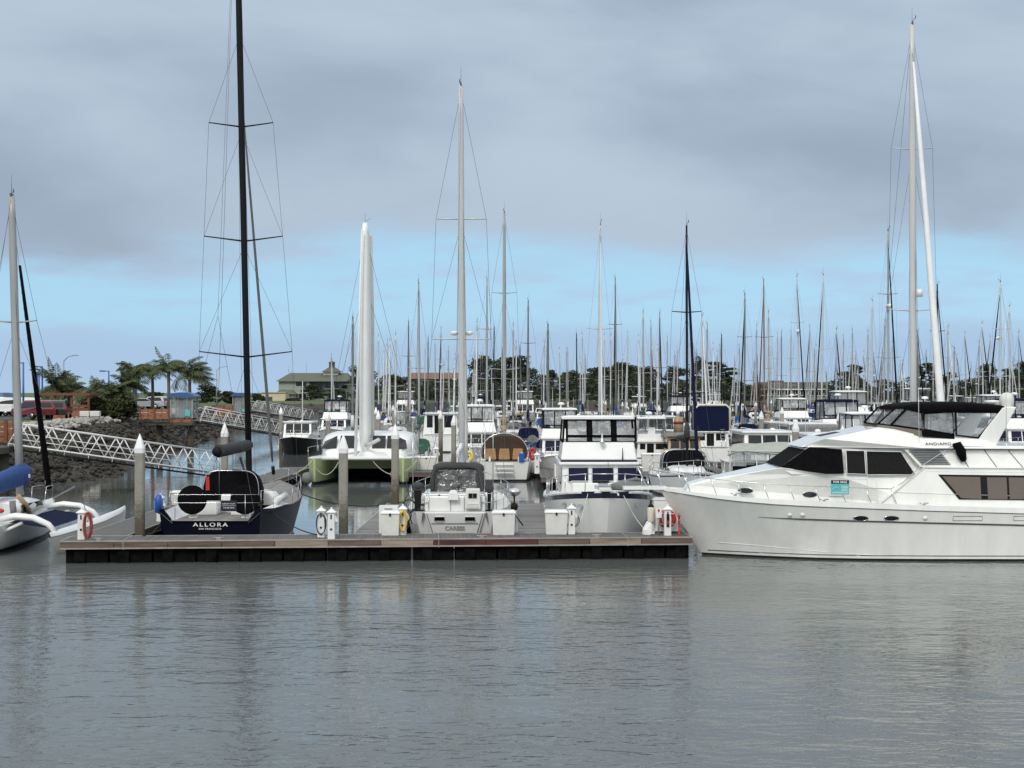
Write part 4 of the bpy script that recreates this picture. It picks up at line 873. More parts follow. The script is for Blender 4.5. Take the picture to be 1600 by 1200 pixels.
    for zz, yy in ((6.6, .25),): 
        mb = MB()
        for sd in (1, -1): mb.lathe([(.02, 0), (.14, .03), (.17, .12), (.12, .17), (.01, .18)], (7.0, sd * .28, 7.68), 10)
        mb.build('mast_speaker', 'plastic', o)
    boom(o, 6.7, 2.6, 3.2, 'whitecan', .10, 'alumw', tail=False)
    mb = MB(); h.rail(mb, .62, .6, 11.8, 7, .06, .012, True)
    for zz in (2.02, 1.72): mb.tube([(.5, -1.42, zz), (.05, -1.2, zz), (.05, -.9, zz)], .013, 5); mb.tube([(.5, 1.42, zz), (.05, 1.2, zz), (.05, .9, zz)], .013, 5)
    for yy in (-1.25, -.9, .9, 1.25): mb.tube([(.05, yy, 1.42), (.05, yy, 2.02)], .012, 4)
    mb.build('stern_rail', 'steel', o)
    # outboard under a cover on the port quarter, bicycle-like clutter, lantern light and antenna poles
    ob = thing('covered_outboard', 'outboard motor under a charcoal cover on the white sloop port quarter', 'outboard motor', (-3.22, 50.35, 1.35)); mb = MB(); mb.ell((0, 0, .92), (.22, .2, .15), 12, 8); mb.box(-.16, .16, -.15, .15, .78, .92); mb.build('cover', 'dgreycan', ob); mb = MB(); mb.frus(-.08, .08, -.1, .1, -.05, -.13, .13, -.13, .13, .78); mb.build('shaft', 'blackpl', ob); mb = MB(); mb.tube([(.0, -.02, .3), (.35, .05, .25), (.75, .1, .62)], .03, 7); mb.build('tiller', 'blackpl', ob)
    fo = thing('folding_bicycles', 'folded dark bicycles and lines lashed to the rail, left of the covered outboard', 'bicycle', (-3.62, 50.5, .95))
    for k, (xx, zz, rr) in enumerate(((-.1, .3, .26), (.08, .62, .22))): mb = MB(); mb.torus((xx, .05 * k, zz), rr, .022, 20, 6, 'Y'); mb.build('wheel', 'blackpl', fo)
    mb = MB(); mb.tube([(-.2, 0, -.1), (-.05, 0, .9), (.12, .02, 1.15)], .03, 6); mb.tube([(.2, 0, 0), (-.02, 0, .7), (.2, 0, .95)], .022, 6); mb.tube([(-.22, -.05, .15), (.25, -.05, .55)], .02, 6); mb.tube([(.02, 0, 1.1), (.0, .0, 1.55), (.1, .0, 1.6)], .016, 6); mb.build('frame', 'wire', fo)
    sm = thing('covered_engine', 'small outboard under a dark hood on the white sloop starboard rail', 'outboard motor', (-.78, 50.6, 1.55)); mb = MB(); mb.frus(-.16, .16, -.14, .14, .62, -.1, .1, -.1, .1, .9); mb.frus(-.13, .13, -.12, .12, .5, -.16, .16, -.14, .14, .62); mb.build('hood', 'dgreycan', sm); mb = MB(); mb.frus(-.04, .04, -.05, .05, -.2, -.07, .07, -.08, .08, .5); mb.build('leg', 'blackpl', sm)
    ln = thing('round_cabin_grill', 'round steel kettle grill on a rail bracket beside the white sloop', 'grill', (-.02 + .1, 51.2, .95)); mb = MB(); mb.lathe([(.03, .9), (.14, .94), (.24, 1.05), (.25, 1.08), (.20, 1.16), (.06, 1.20), (.01, 1.21)], n=16); mb.build('bowl', 'steel', ln); mb = MB(); mb.tube([(0, 0, 0), (0, 0, .92)], .035, 6); mb.tube([(-.3, 0, -.1), (0, 0, .3), (.3, 0, -.1)], .025, 6); mb.ell((0, 0, .55), (.13, .13, .15)); mb.build('stand', 'blackpl', ln)
    for yy, zt in ((1.45, 4.5), (-1.3, 5.8), (-1.02, 4.2)): MB().tube([(.3, yy, 1.4), (.25, yy, zt)], [.02, .012], 5).build('whip_pole', 'steel', o)
white_sloop()
# ---------------------------------------------------------------- white trawler yacht, bow to the dock
def trawler():
    X0, Y0 = 3.25, 57.0
    o = thing('trawler_yacht', 'white flybridge trawler with three dark front windows, bow to the dock', 'trawler', (X0, Y0, 0), R(-90))
    st = [(-6, -5.9, 1.75, 1.65, 1.3), (-4, -4, 1.9, 1.75, 1.32), (-1, -1, 1.98, 1.75, 1.42), (1.5, 1.4, 1.95, 1.55, 1.58), (3.2, 3.0, 1.84, 1.5, 1.74), (4.4, 4.15, 1.6, 1.2, 1.87), (5.2, 4.9, 1.24, .82, 1.96), (5.75, 5.4, .74, .42, 2.02), (6.0, 5.6, .12, .05, 2.05)]
    h = Hull(st); mb = MB(); h.mesh(mb, boot=.22, stripe='both', power=1.0); mb.build('hull', ['trawhull', 'boot', 'bottom', 'navy'], o)
    mb = MB()
    for sd in (1, -1):
        ring = []
        for i in range(31):
            x = lerp(-5.9, 5.98, i / 30); w = h.hw(x); z = h.zs(x); ring.append([(x, sd * (w + .035), z - .06), (x, sd * (w + .05), z - .01), (x, sd * (w + .03), z + .04), (x, sd * max(.01, w - .08), z + .04), (x, sd * max(.005, w - .08), z - .06)])
        mb.loft(ring, True, smooth=False)
    mb.build('cap_rail', 'white', o)
    def hp(x, z, sd):
        q = z / h.zs(x); xw = interp([(k[0], k[1]) for k in st], x); ww = interp([(k[0], k[3]) for k in st], x); return (lerp(xw, x, q), sd * (lerp(ww, h.hw(x), q) + .014), z)
    for sd in (1, -1):
        mb = MB(); a = []; 
        for i in range(31): x = lerp(-5.9, 5.95, i / 30); w = h.hw(x); z = h.zs(x); a.append([hp(x, z - .05, sd), hp(x, z - .24, sd)])
    mb = MB(); h.deckmesh(mb, .1, .05, .06); mb.build('deck', 'deck', o)
    def L(px, py, d): return (WX(px, d) - X0, WZ(py, d))     # local y, z for a point at depth d
    cx = Y0 - 55.2                                            # cabin front station
    cw = lambda x, z: lerp(1.42, 1.36, sstep(1.6, 3, z))
    zb = 1.55; z1 = WZ(726, 55.2); mb = MB(); house(mb, [(cx + .12, zb), (cx + .0, z1), (-4.5, z1), (-4.5, zb)], cw); mb.box(cx + .1, cx + 1.7, -1.05, 1.05, 1.72, WZ(753, 54.2)); mb.build('cabin', 'white', o, .04)
    for a, b in ((888, 919), (925, 958.5), (965, 995)):
        y0_, zt = L(a, 730.5, 55.1); y1_, zl = L(b, 753, 55.1); P = [(y0_, zl), (y1_, zl), (y1_, zt), (y0_, zt)]; c = lambda z: cx + .12 * (1 - (z - zb) / (z1 - zb)) + .005
        mb = MB(); mb.add([(c(z), y, z) for y, z in P] + [(c(z) + .03, y, z) for y, z in P], [(0, 1, 2, 3), (4, 5, 6, 7), (0, 1, 5, 4), (1, 2, 6, 5), (2, 3, 7, 6), (3, 0, 4, 7)]); w = mb.build('front_window', 'navyglass', o)
        mb = MB(); Q = [(c(z) + .03, y, z) for y, z in P]; mb.tube(Q + [Q[0]], .022, 4); mb.build('frame', 'white', w)
    for sd in (1, -1):
        for k in range(3): side(MB(), [(cx - .5 - k * 1.3, 2.0), (cx - 1.6 - k * 1.3, 2.0), (cx - 1.6 - k * 1.3, z1 - .15), (cx - .5 - k * 1.3, z1 - .15)], cw, sd, .012).build('side_window', 'glass', o)
    # flybridge
    f0, f1 = WZ(722, 55), WZ(691, 55); fw = lambda x, z: lerp(1.42, 1.33, sstep(2.9, 3.7, z))
    mb = MB(); mb.box(cx - 5, cx + .22, -1.5, 1.5, f0 - .10, f0 + .0); mb.build('brow', 'white', o, .03)
    mb = MB(); mb.box(cx - 3.3, cx + .16, -1.43, 1.43, f0 + .0, f0 + .07); mb.build('blue_band', 'navy', o)
    mb = MB(); house(mb, [(cx + .1, f0 + .07), (cx - .12, f1), (cx - 3.2, f1 - .05), (cx - 3.2, f0 + .07)], fw); mb.build('flybridge', 'white', o, .04)
    t1 = WZ(655, 55.3); ew = lambda x, z: lerp(1.33, 1.27, sstep(f1, t1, z)); ex = lambda z: cx - .14 - .22 * (z - f1) / (t1 - f1)
    for a, b in ((885.5, 918), (924, 956), (962, 993)):
        for q0, q1 in ((657, 680), (683, 690)):
            y0_, zt = L(a, q0, 55.4); y1_, zl = L(b, q1, 55.4); P = [(y0_ + .03, zl), (y1_ - .03, zl), (y1_ - .03, zt), (y0_ + .03, zt)]
            mb = MB(); mb.add([(ex(z), y, z) for y, z in P], [(0, 1, 2, 3)]); w = mb.build('curtain_window', 'clear', o, fix=False); mb = MB(); Q = [(ex(z) + .01, y, z) for y, z in P]; mb.tube(Q + [Q[0]], .02, 4); mb.build('canvas_edge', 'black', w)
    mb = MB()
    for a, b, q0, q1 in ((884, 887.5, 652, 692), (917, 925, 652, 692), (955, 963, 652, 692), (991.5, 995, 652, 692), (887.5, 991.5, 652, 657.5), (887.5, 991.5, 679.5, 683.5), (887.5, 991.5, 689.5, 692)):
        y0_, zt = L(a, q0, 55.4); y1_, zl = L(b, q1, 55.4); zl = max(zl, f1); mb.add([(ex(z) + .02, y, z) for y, z in ((y0_, zl), (y1_, zl), (y1_, zt), (y0_, zt))], [(0, 1, 2, 3)])
    mb.build('canvas_frame', 'black', o, fix=False)
    for sd in (1, -1):
        mb = MB(); P = [(cx - .2, f1), (cx - .36, t1), (cx - 2.9, t1), (cx - 3.1, f1)]; mb.add([(x, sd * ew(x, z), z) for x, z in P], [(0, 1, 2, 3)]); w = mb.build('side_curtain', 'smoke', o, fix=False); Q = [(x, sd * ew(x, z), z) for x, z in P]; MB().tube(Q + [Q[0]], .05, 4).build('canvas_edge', 'black', w)
    mb = MB(); lofty(mb, [(cx - 3.2, 1.36, t1, t1 + .10, .3), (cx - 1, 1.38, t1, t1 + .13, .3), (cx - .2, 1.36, t1 - .0, t1 + .09, .3)]); mb.build('hardtop', 'white', o)
    mb = MB(); 
    for (a, b, c_, d_) in ((893, 661, 908, 678), (984, 661, 973, 678)): p, q = L(a, b, 56), L(c_, d_, 56); mb.tube([(cx - .9, p[0], p[1]), (cx - .9, q[0], q[1])], .022, 5)
    mb.build('top_brace', 'steel', o)
    mb = MB(); mb.lathe([(.02, -.12), (.09, 0), (.11, .06), (.05, .14), (.02, .4)], (cx + .12, L(941, 690, 55)[0], f1 - .05), 12); mb.build('searchlight', 'steel', o)
    for yy in (L(973, 700, 55)[0],): MB().tube([(cx + .14, yy, f0 - .1), (cx + .14, yy, WZ(700, 55))], [.028, .012], 5).build('antenna', 'blackpl', o)
    MB().tube([(cx + .3, L(950, 722, 55)[0], WZ(745, 55)), (cx + .3, L(950, 722, 55)[0], WZ(722, 55))], .01, 4).build('wiper', 'blackpl', o)
    mb = MB(); h.rail(mb, .62, -4, 5.7, 10, .08, .016, False, out=-.02); mb.build('bow_rail', 'steel', o)
    mb = MB(); mb.box(5.2, 6.25, -.2, .2, 2.06, 2.13); mb.build('bow_platform', 'white2', o)
    mb = MB(); mb.box(4.1, 4.6, -.18, .18, 1.92, 2.22); mb.tube([(4.35, -.3, 2.1), (4.35, .3, 2.1)], .07, 8); mb.build('windlass', 'steel', o)
    mb = MB(); mb.box(cx + 1.2, cx + 1.6, -.3, .3, WZ(753, 54.2), WZ(753, 54.2) + .06); mb.build('hatch', 'blackpl', o)
    for a in (880, 891, 902, 992):
        d = 53.4; y, z = L(a, 783.5, d); x = Y0 - d; hwx = h.hw(x) * .985
        sd = 1 if y > 0 else -1; n = 10; xs_ = x + (abs(y) < 1.5) * 1.0; 
        q = MB(); xq = interp([(-hh[2], hh[0]) for hh in st[::-1]] if 0 else sorted([(hh[2] * .95, hh[0]) for hh in st[3:]]), abs(y)); q.ext([(xq + .05, y - .09, z - .05), (xq + .05, y + .09, z - .05), (xq + .05, y + .09, z + .05), (xq + .05, y - .09, z + .05)], (.03, 0, 0)); q.build('hull_vent', 'steel', o)
    a0, a1 = L(868, 748, 54.5), L(883, 727, 54.5); MB().box(1.2, 2.6, a0[0] - .02, a0[0] + .02, a0[1], a1[1]).build('weather_cloth', 'white', o)
    dg = thing('rolled_dinghy', 'grey inflatable rolled on the trawler foredeck', 'dinghy', (X0 + 1.0, Y0 - 4.0, 1.95)); mb = MB(); mb.tube([(-.7, 0, .1), (-.2, -.05, .2), (.5, 0, .15), (.8, .1, .1)], [.12, .2, .19, .08], 9); mb.build('rolled_tube', 'greycan', dg); mb = MB(); mb.tube([(-.3, -.1, .3), (.2, -.1, .42), (.6, -.05, .3)], .06, 7); mb.build('rolled_flap', 'greycan', dg)
    return h
trawler()
# lines between the boats and the dock
x, y = DP(905, 1.55); rope([(2.65, 51.25, 1.98), (x - .1, y, DZ + .05)], 'pale bow line on the left of the trawler bow, running to the dock', sag=.12)
x, y = DP(1012, 1.2); rope([(3.85, 51.35, 1.98), (x, y, DZ + .05)], 'pale bow line on the right of the trawler bow, down to the dock', sag=.15)
x, y = DP(222, 1.3); rope([(x, y, DZ + .06), (-12.0, 51.0, 1.3)], 'dark stern line from the first piling to the dark sloop', 'droprope', .018, .25)
x, y = DP(500, .9); rope([(-8.65, 52.3, 1.35), (x, y, DZ + .06)], 'long dark line from the dark sloop to the twin pedestals', 'droprope', .02, .18)
rope([(-9.9, 64.6, 1.3), (-4.6, 62.4, DZ + .12)], 'long dark line over the water to the plank finger end', 'droprope', .022, .45)
rope([(-.45, 61.5, 1.4), (.3, 62.2, DZ + .1)], 'short pale line between the white sloop and its finger dock', sag=.15)
# ---------------------------------------------------------------- boats of the inner slips
def sailboat(L=11.0, B=3.5, fb=1.25, fs=1.0, hull='white', boot='bootblue', stripe=None, cover='bluecan', dod='bluecan', bim=None, mast='alum', zt=14.0, spr=(.36, .68), furl=('whitefurl', .085), rad=None, wood=False, windows='glass', name='sailboat', mr=(.085, .055), tw=.62, wire=.008, boomz=1.75):
    o = thing(name, None, 'sailboat')
    h = sail_hull(L, B, fb, fs, tw); mb = MB(); h.mesh(mb, boot=.12, stripe='hi' if stripe else None); mb.build('hull', [hull, boot, 'bottom', stripe or hull], o)
    mb = MB(); h.deckmesh(mb, .03, .02, .07); mb.build('deck', 'deck' if not wood else 'teak', o)
    a, b_ = -L * .02, L * .26; zt_ = fs + .48
    mb = lofty(MB(), [(-L * .13, B * .31, fs - .05, zt_, .4), (a, B * .31, fs - .05, zt_ + .03, .42), (b_ * .7, B * .25, fs - .05, zt_ - .05, .45), (b_, B * .16, fs, fs + .22, .5), (b_ + .5, B * .1, fs, fs + .05, .6)]); mb.build('coachroof', 'white' if not wood else 'varnish', o)
    for sd in (1, -1):
        mb = MB(); mb.ext([(-L * .11, sd * B * .314, fs + .16), (L * .12, sd * B * .29, fs + .16), (L * .11, sd * B * .275, fs + .34), (-L * .11, sd * B * .306, fs + .36)], (0, sd * .012, 0)); mb.build('cabin_window', windows, o)
        mb = MB(); mb.frus(-L * .42, -L * .13, sd * B * .24 - .08, sd * B * .24 + .08, fs - .1, -L * .42, -L * .13, sd * B * .24 - .05, sd * B * .24 + .05, fs + .28); mb.build('coaming', 'white2', o)
    mx = L * .09
    rig(o, mx, fs + .45, zt, mast, mr, spr, B * .26, B, (L * .47, fb + .1), (-L * .48, fs + .1), .25, wire, furl, radome=rad, chain=(B * .42, fs), sweep=.06)
    boom(o, mx - .15, -L * .30, fs + boomz, cover, .17, mast if mast != 'woodmast' else 'woodmast')
    if dod: dodger(o, -L * .20, -L * .07, B * .30, fs + .2, fs + 1.15, dod)
    if bim:
        mb = lofty(MB(), [(-L * .44, B * .33, fs + 1.86, fs + 2.02, .4), (-L * .33, B * .35, fs + 1.92, fs + 2.12, .4), (-L * .23, B * .33, fs + 1.86, fs + 2.02, .4)]); q = mb.build('bimini', bim, o)
        for sd in (1, -1):
            mb = MB()
            for xx in (-.43, -.24): mb.tube([(L * -.33, sd * B * .36, fs + .1), (L * xx, sd * B * .33, fs + 1.9)], .015, 4)
            mb.build('bimini_frame', 'steel', q)
    mb = MB(); h.rail(mb, .62, -L * .48, L * .46, 8, .05, .013, True, out=0); mb.build('lifeline', 'steel', o)
    return o, h
def motorboat(L=11.0, B=3.9, fb=1.9, fs=1.25, hull='white', boot='boot', stripe=None, top='white', fly=True, encl='black', glass='glass', hard=True, arch=False, aft=None, mastp=False, cabx=(-.28, .16), cabh=1.35, flyx=(-.26, .04), rail=True, name='motor_yacht', win=3, rake=.35, cover=None, door=None, deckm='deck', enclh=1.35, radar=True, sternwin=True):
    o = thing(name, None, 'motor boat')
    h = motor_hull(L, B, fb, fs); mb = MB(); h.mesh(mb, boot=.13, stripe='lo' if stripe else None, power=1.15); mb.build('hull', [hull, boot, 'bottom', stripe or hull], o)
    mb = MB(); h.deckmesh(mb, .05, .03, .06); mb.build('deck', deckm, o)
    mb = MB()
    for sd in (1, -1): mb.tube([(x, sd * (h.hw(x) + .01), h.zs(x) - .02) for x in [lerp(-L / 2, L / 2 - .05, i / 20) for i in range(21)]], .04, 4)
    mb.build('rub_rail', 'white2' if hull not in ('white', 'white2') else 'white', o)
    xb, xf = L * cabx[0], L * cabx[1]; zd = fs + .1; zr = fs + cabh + .35; w = B * .40
    hw = lambda x, z: lerp(w, w * .9, sstep(zd, zr, z)) * lerp(1, .84, sstep(xf - .6, xf + L * .16, x))
    mb = MB(); house(mb, [(xb, zd), (xf + L * .17, zd + .25), (xf + L * .15, zd + .50), (xf + rake, zd + .62), (xf, zr - .07), (xb, zr - .07)], hw); mb.build('cabin', top, o, .03)
    mb = MB(); mb.box(xb - (.9 if aft else .25), xf + .22, -w * .98, w * .98, zr - .07, zr + .03); rf = mb.build('roof', top, o, .025)
    zl, zu = zd + .68, zr - .2
    n = win
    for k in range(n):
        y0 = lerp(-w * .80, w * .80, (k + .05) / n); y1 = lerp(-w * .80, w * .80, (k + .95) / n); fx = lambda z: lerp(xf + rake, xf, (z - zd - .62) / (zr - .07 - zd - .62)) + .012
        mb = MB(); mb.ext([(fx(zl), y0, zl), (fx(zl), y1, zl), (fx(zu), y1 * .97, zu), (fx(zu), y0 * .97, zu)], (.012, 0, 0)); mb.build('front_window', glass, o)
    for sd in (1, -1): side(MB(), [(xb + .3, zl), (xf - .15 + rake * .6, zl), (xf - .25, zu), (xb + .3, zu)], hw, sd, .012).build('side_window', glass, o)
    if sternwin:
        for y0, y1, z0 in ((-w * .75, -w * .2, zl), (-w * .08, w * .35, zd + .1), (w * .45, w * .78, zl)):
            mb = MB(); mb.box(xb - .012, xb + .01, y0, y1, z0, zu); mb.build('aft_window', glass if z0 == zl else 'mesh', o)
    ztop = zr
    if fly:
        ya, yb = L * flyx[0], L * flyx[1]; z1 = zr + .75; fw = lambda x, z: lerp(w * .95, w * .86, sstep(zr, z1, z))
        mb = MB(); house(mb, [(ya, zr + .03), (yb + .45, zr + .03), (yb + .1, z1), (yb - .5, z1 - .02), (ya, z1 - .2)], fw); mb.build('flybridge', top, o, .03)
        if encl:
            z2 = z1 + enclh; e0, e1 = ya + .3, yb + .0; ew = lambda x, z: lerp(w * .86, w * .80, sstep(z1, z2, z))
            for k in range(3):
                y0 = lerp(-w * .8, w * .8, (k + .06) / 3); y1 = lerp(-w * .8, w * .8, (k + .94) / 3); P = [(e1 + .05, y0, z1 + .3), (e1 + .05, y1, z1 + .3), (e1 - .15, y1, z2 - .08), (e1 - .15, y0, z2 - .08)]; mb = MB(); mb.add(P, [(0, 1, 2, 3)]); mb.build('curtain_window', 'clear', o, fix=False)
            mb = MB()
            for k in range(4): y0 = lerp(-w * .82, w * .82, k / 3); mb.tube([(e1 + .08, y0, z1), (e1 - .15, y0, z2)], .06, 4)
            mb.tube([(e1 + .06, -w * .82, z1 + .24), (e1 + .06, w * .82, z1 + .24)], .05, 4); mb.tube([(e1 + .08, -w * .82, z1 + .02), (e1 + .08, w * .82, z1 + .02)], .05, 4); mb.tube([(e1 - .15, -w * .82, z2 - .04), (e1 - .15, w * .82, z2 - .04)], .06, 4)
            for sd in (1, -1):
                mb.tube([(e1 + .08, sd * w * .82, z1 + .02), (e0, sd * w * .84, z1 - .1), (e0, sd * w * .82, z2 - .04), (e1 - .15, sd * w * .82, z2 - .04)], .06, 4); mb.tube([((e0 + e1) / 2, sd * w * .83, z1), ((e0 + e1) / 2, sd * w * .82, z2)], .05, 4)
            mb.build('canvas_frame', encl, o)
            for sd in (1, -1): MB().add([(e1, sd * w * .83, z1 + .05), (e0, sd * w * .84, z1), (e0, sd * w * .82, z2 - .06), (e1 - .15, sd * w * .82, z2 - .06)], [(0, 1, 2, 3)]).build('side_curtain', 'clear', o, fix=False)
            mb = lofty(MB(), [(e0 - .25, w * .88, z2 - .03, z2 + .08, .3), ((e0 + e1) / 2, w * .9, z2 - .03, z2 + .13, .3), (e1 + .05, w * .86, z2 - .04, z2 + .07, .3)]); mb.build('hardtop' if hard else 'bimini', top if hard else encl, o); ztop = z2 + .1
        else: ztop = z1
        mb = MB(); mb.box((ya + yb) / 2 - .5, (ya + yb) / 2, -.3, .3, zr + .1, z1 + .35); mb.build('helm_seat', 'white2', o)
    if aft:
        x0, x1 = -L * .47, xb - .02; ww = B * .42
        mb = MB(); house(mb, [(x0, fs + .02), (x0 + .15, zr - .1), (x1, zr + .02), (x1, fs + .02)], lambda x, z: lerp(ww, ww * .9, sstep(fs, zr, z))); mb.build('cockpit_enclosure', aft, o, .1)
        mb = MB()
        for k in (-.45, .05, .5): mb.tube([(x0 - .01, ww * k, fs + .1), (x0 + .14, ww * .93 * k, zr - .12)], .012, 4)
        mb.build('canvas_zip', 'wirel', o)
    if arch:
        mb = MB(); x = xb + .1; zt = ztop + .55 if not fly else zr + 1.6
        for sd in (1, -1): mb.ext([(x + .5, sd * w * .98, zr - .1), (x + 1.0, sd * w * .98, zr - .1), (x + .1, sd * w * .86, zt), (x - .25, sd * w * .86, zt)], (0, -sd * .08, 0))
        mb.box(x - .25, x + .1, -w * .86, w * .86, zt - .06, zt + .04); mb.build('radar_arch', top, o)
        if radar: mb = MB(); mb.lathe([(.05, 0), (.28, .04), (.3, .14), (.18, .22), (.01, .24)], (x - .08, 0, zt + .05), 12); mb.build('radome', 'plastic', o)
    if mastp:
        x = xb + 1.0; mb = MB(); mb.tube([(x, 0, zr), (x - .1, 0, zr + 4.2)], [.07, .04], 7); mb.tube([(x - .08, -.6, zr + 3), (x - .08, .6, zr + 3)], .025, 4); mb.tube([(x, 0, zr + .6), (x - 3, 0, zr + 1.1)], .045, 5); mb.build('signal_mast', 'alumw', o)
    else: mb = MB(); mb.tube([(xb + 1, w * .8, zr), (xb + .8, w * .8, zr + 3.2)], [.016, .008], 4); mb.build('antenna', 'plastic', o)
    for sd in (1, -1):
        for xx in (-L * .22, L * .10): mb = MB(); w_ = h.hw(xx) + .12; mb.tube([(xx, sd * w_, .30), (xx, sd * w_, .38), (xx, sd * w_, .82), (xx, sd * w_, .90), (xx, sd * (w_ - .05), h.zs(xx) + .02)], [.03, .11, .11, .03, .012], 8); mb.build('fender', 'oldplastic', o)
    mb = MB(); zz = ztop + .04
    if fly and radar: mb.lathe([(.05, 0), (.05, .2), (.26, .22), (.29, .30), (.2, .40), (.01, .43)], (L * flyx[0] + 1.2, .2, zz), 12); mb.tube([(L * flyx[0] + .8, -.5, zz), (L * flyx[0] + .7, -.5, zz + 1.6)], [.016, .008], 4)
    else: mb.tube([(xb + .4, -w * .6, zz), (xb + .5, -w * .6, zz + .1), (xf - .4, -w * .6, zz + .1), (xf - .3, -w * .6, zz)], .018, 5); mb.ell((xf - .6, w * .2, zz + .06), (.16, .16, .1), 10, 6)
    mb.build('roof_gear', 'plastic', o)
    if cover: mb = lofty(MB(), [(xf + .1, w * .9, zd, zr - .3, .5), (xf + L * .12, w * .75, zd, zd + .6, .5), (xf + L * .2, w * .5, zd, zd + .3, .6)]); mb.build('foredeck_cover', cover, o)
    if rail: mb = MB(); h.rail(mb, .68, L * .0, L * .47, 6, .07, .015, False, lean=.08); mb.build('bow_rail', 'steel', o)
    return o, h
CO = {'white': 'white', 'white2': 'white', 'cream': 'cream', 'greyhull': 'grey', 'navy': 'navy blue', 'blackhull': 'black', 'bluehull': 'blue', 'bluecan': 'blue', 'navycan': 'navy', 'black': 'black', 'greencan': 'green', 'greycan': 'grey', 'tancan': 'tan', 'redcan': 'burgundy', 'whitecan': 'white', 'dgreycan': 'charcoal', 'green': 'green', 'sage': 'sage'}
def put(o, px, d, away, label, cat=None, s=1.0, group=None, off=0.0):
    """moor a boat with its middle in pixel column px at depth d; away: bow pointing from the eye"""
    o.location = (WX(px, d) + off, d, 0); o.rotation_euler = (0, 0, R(90 if away else -90) + random.uniform(-.02, .02)); o.scale = (s, s, s)
    tag(o, label, cat, group); return o
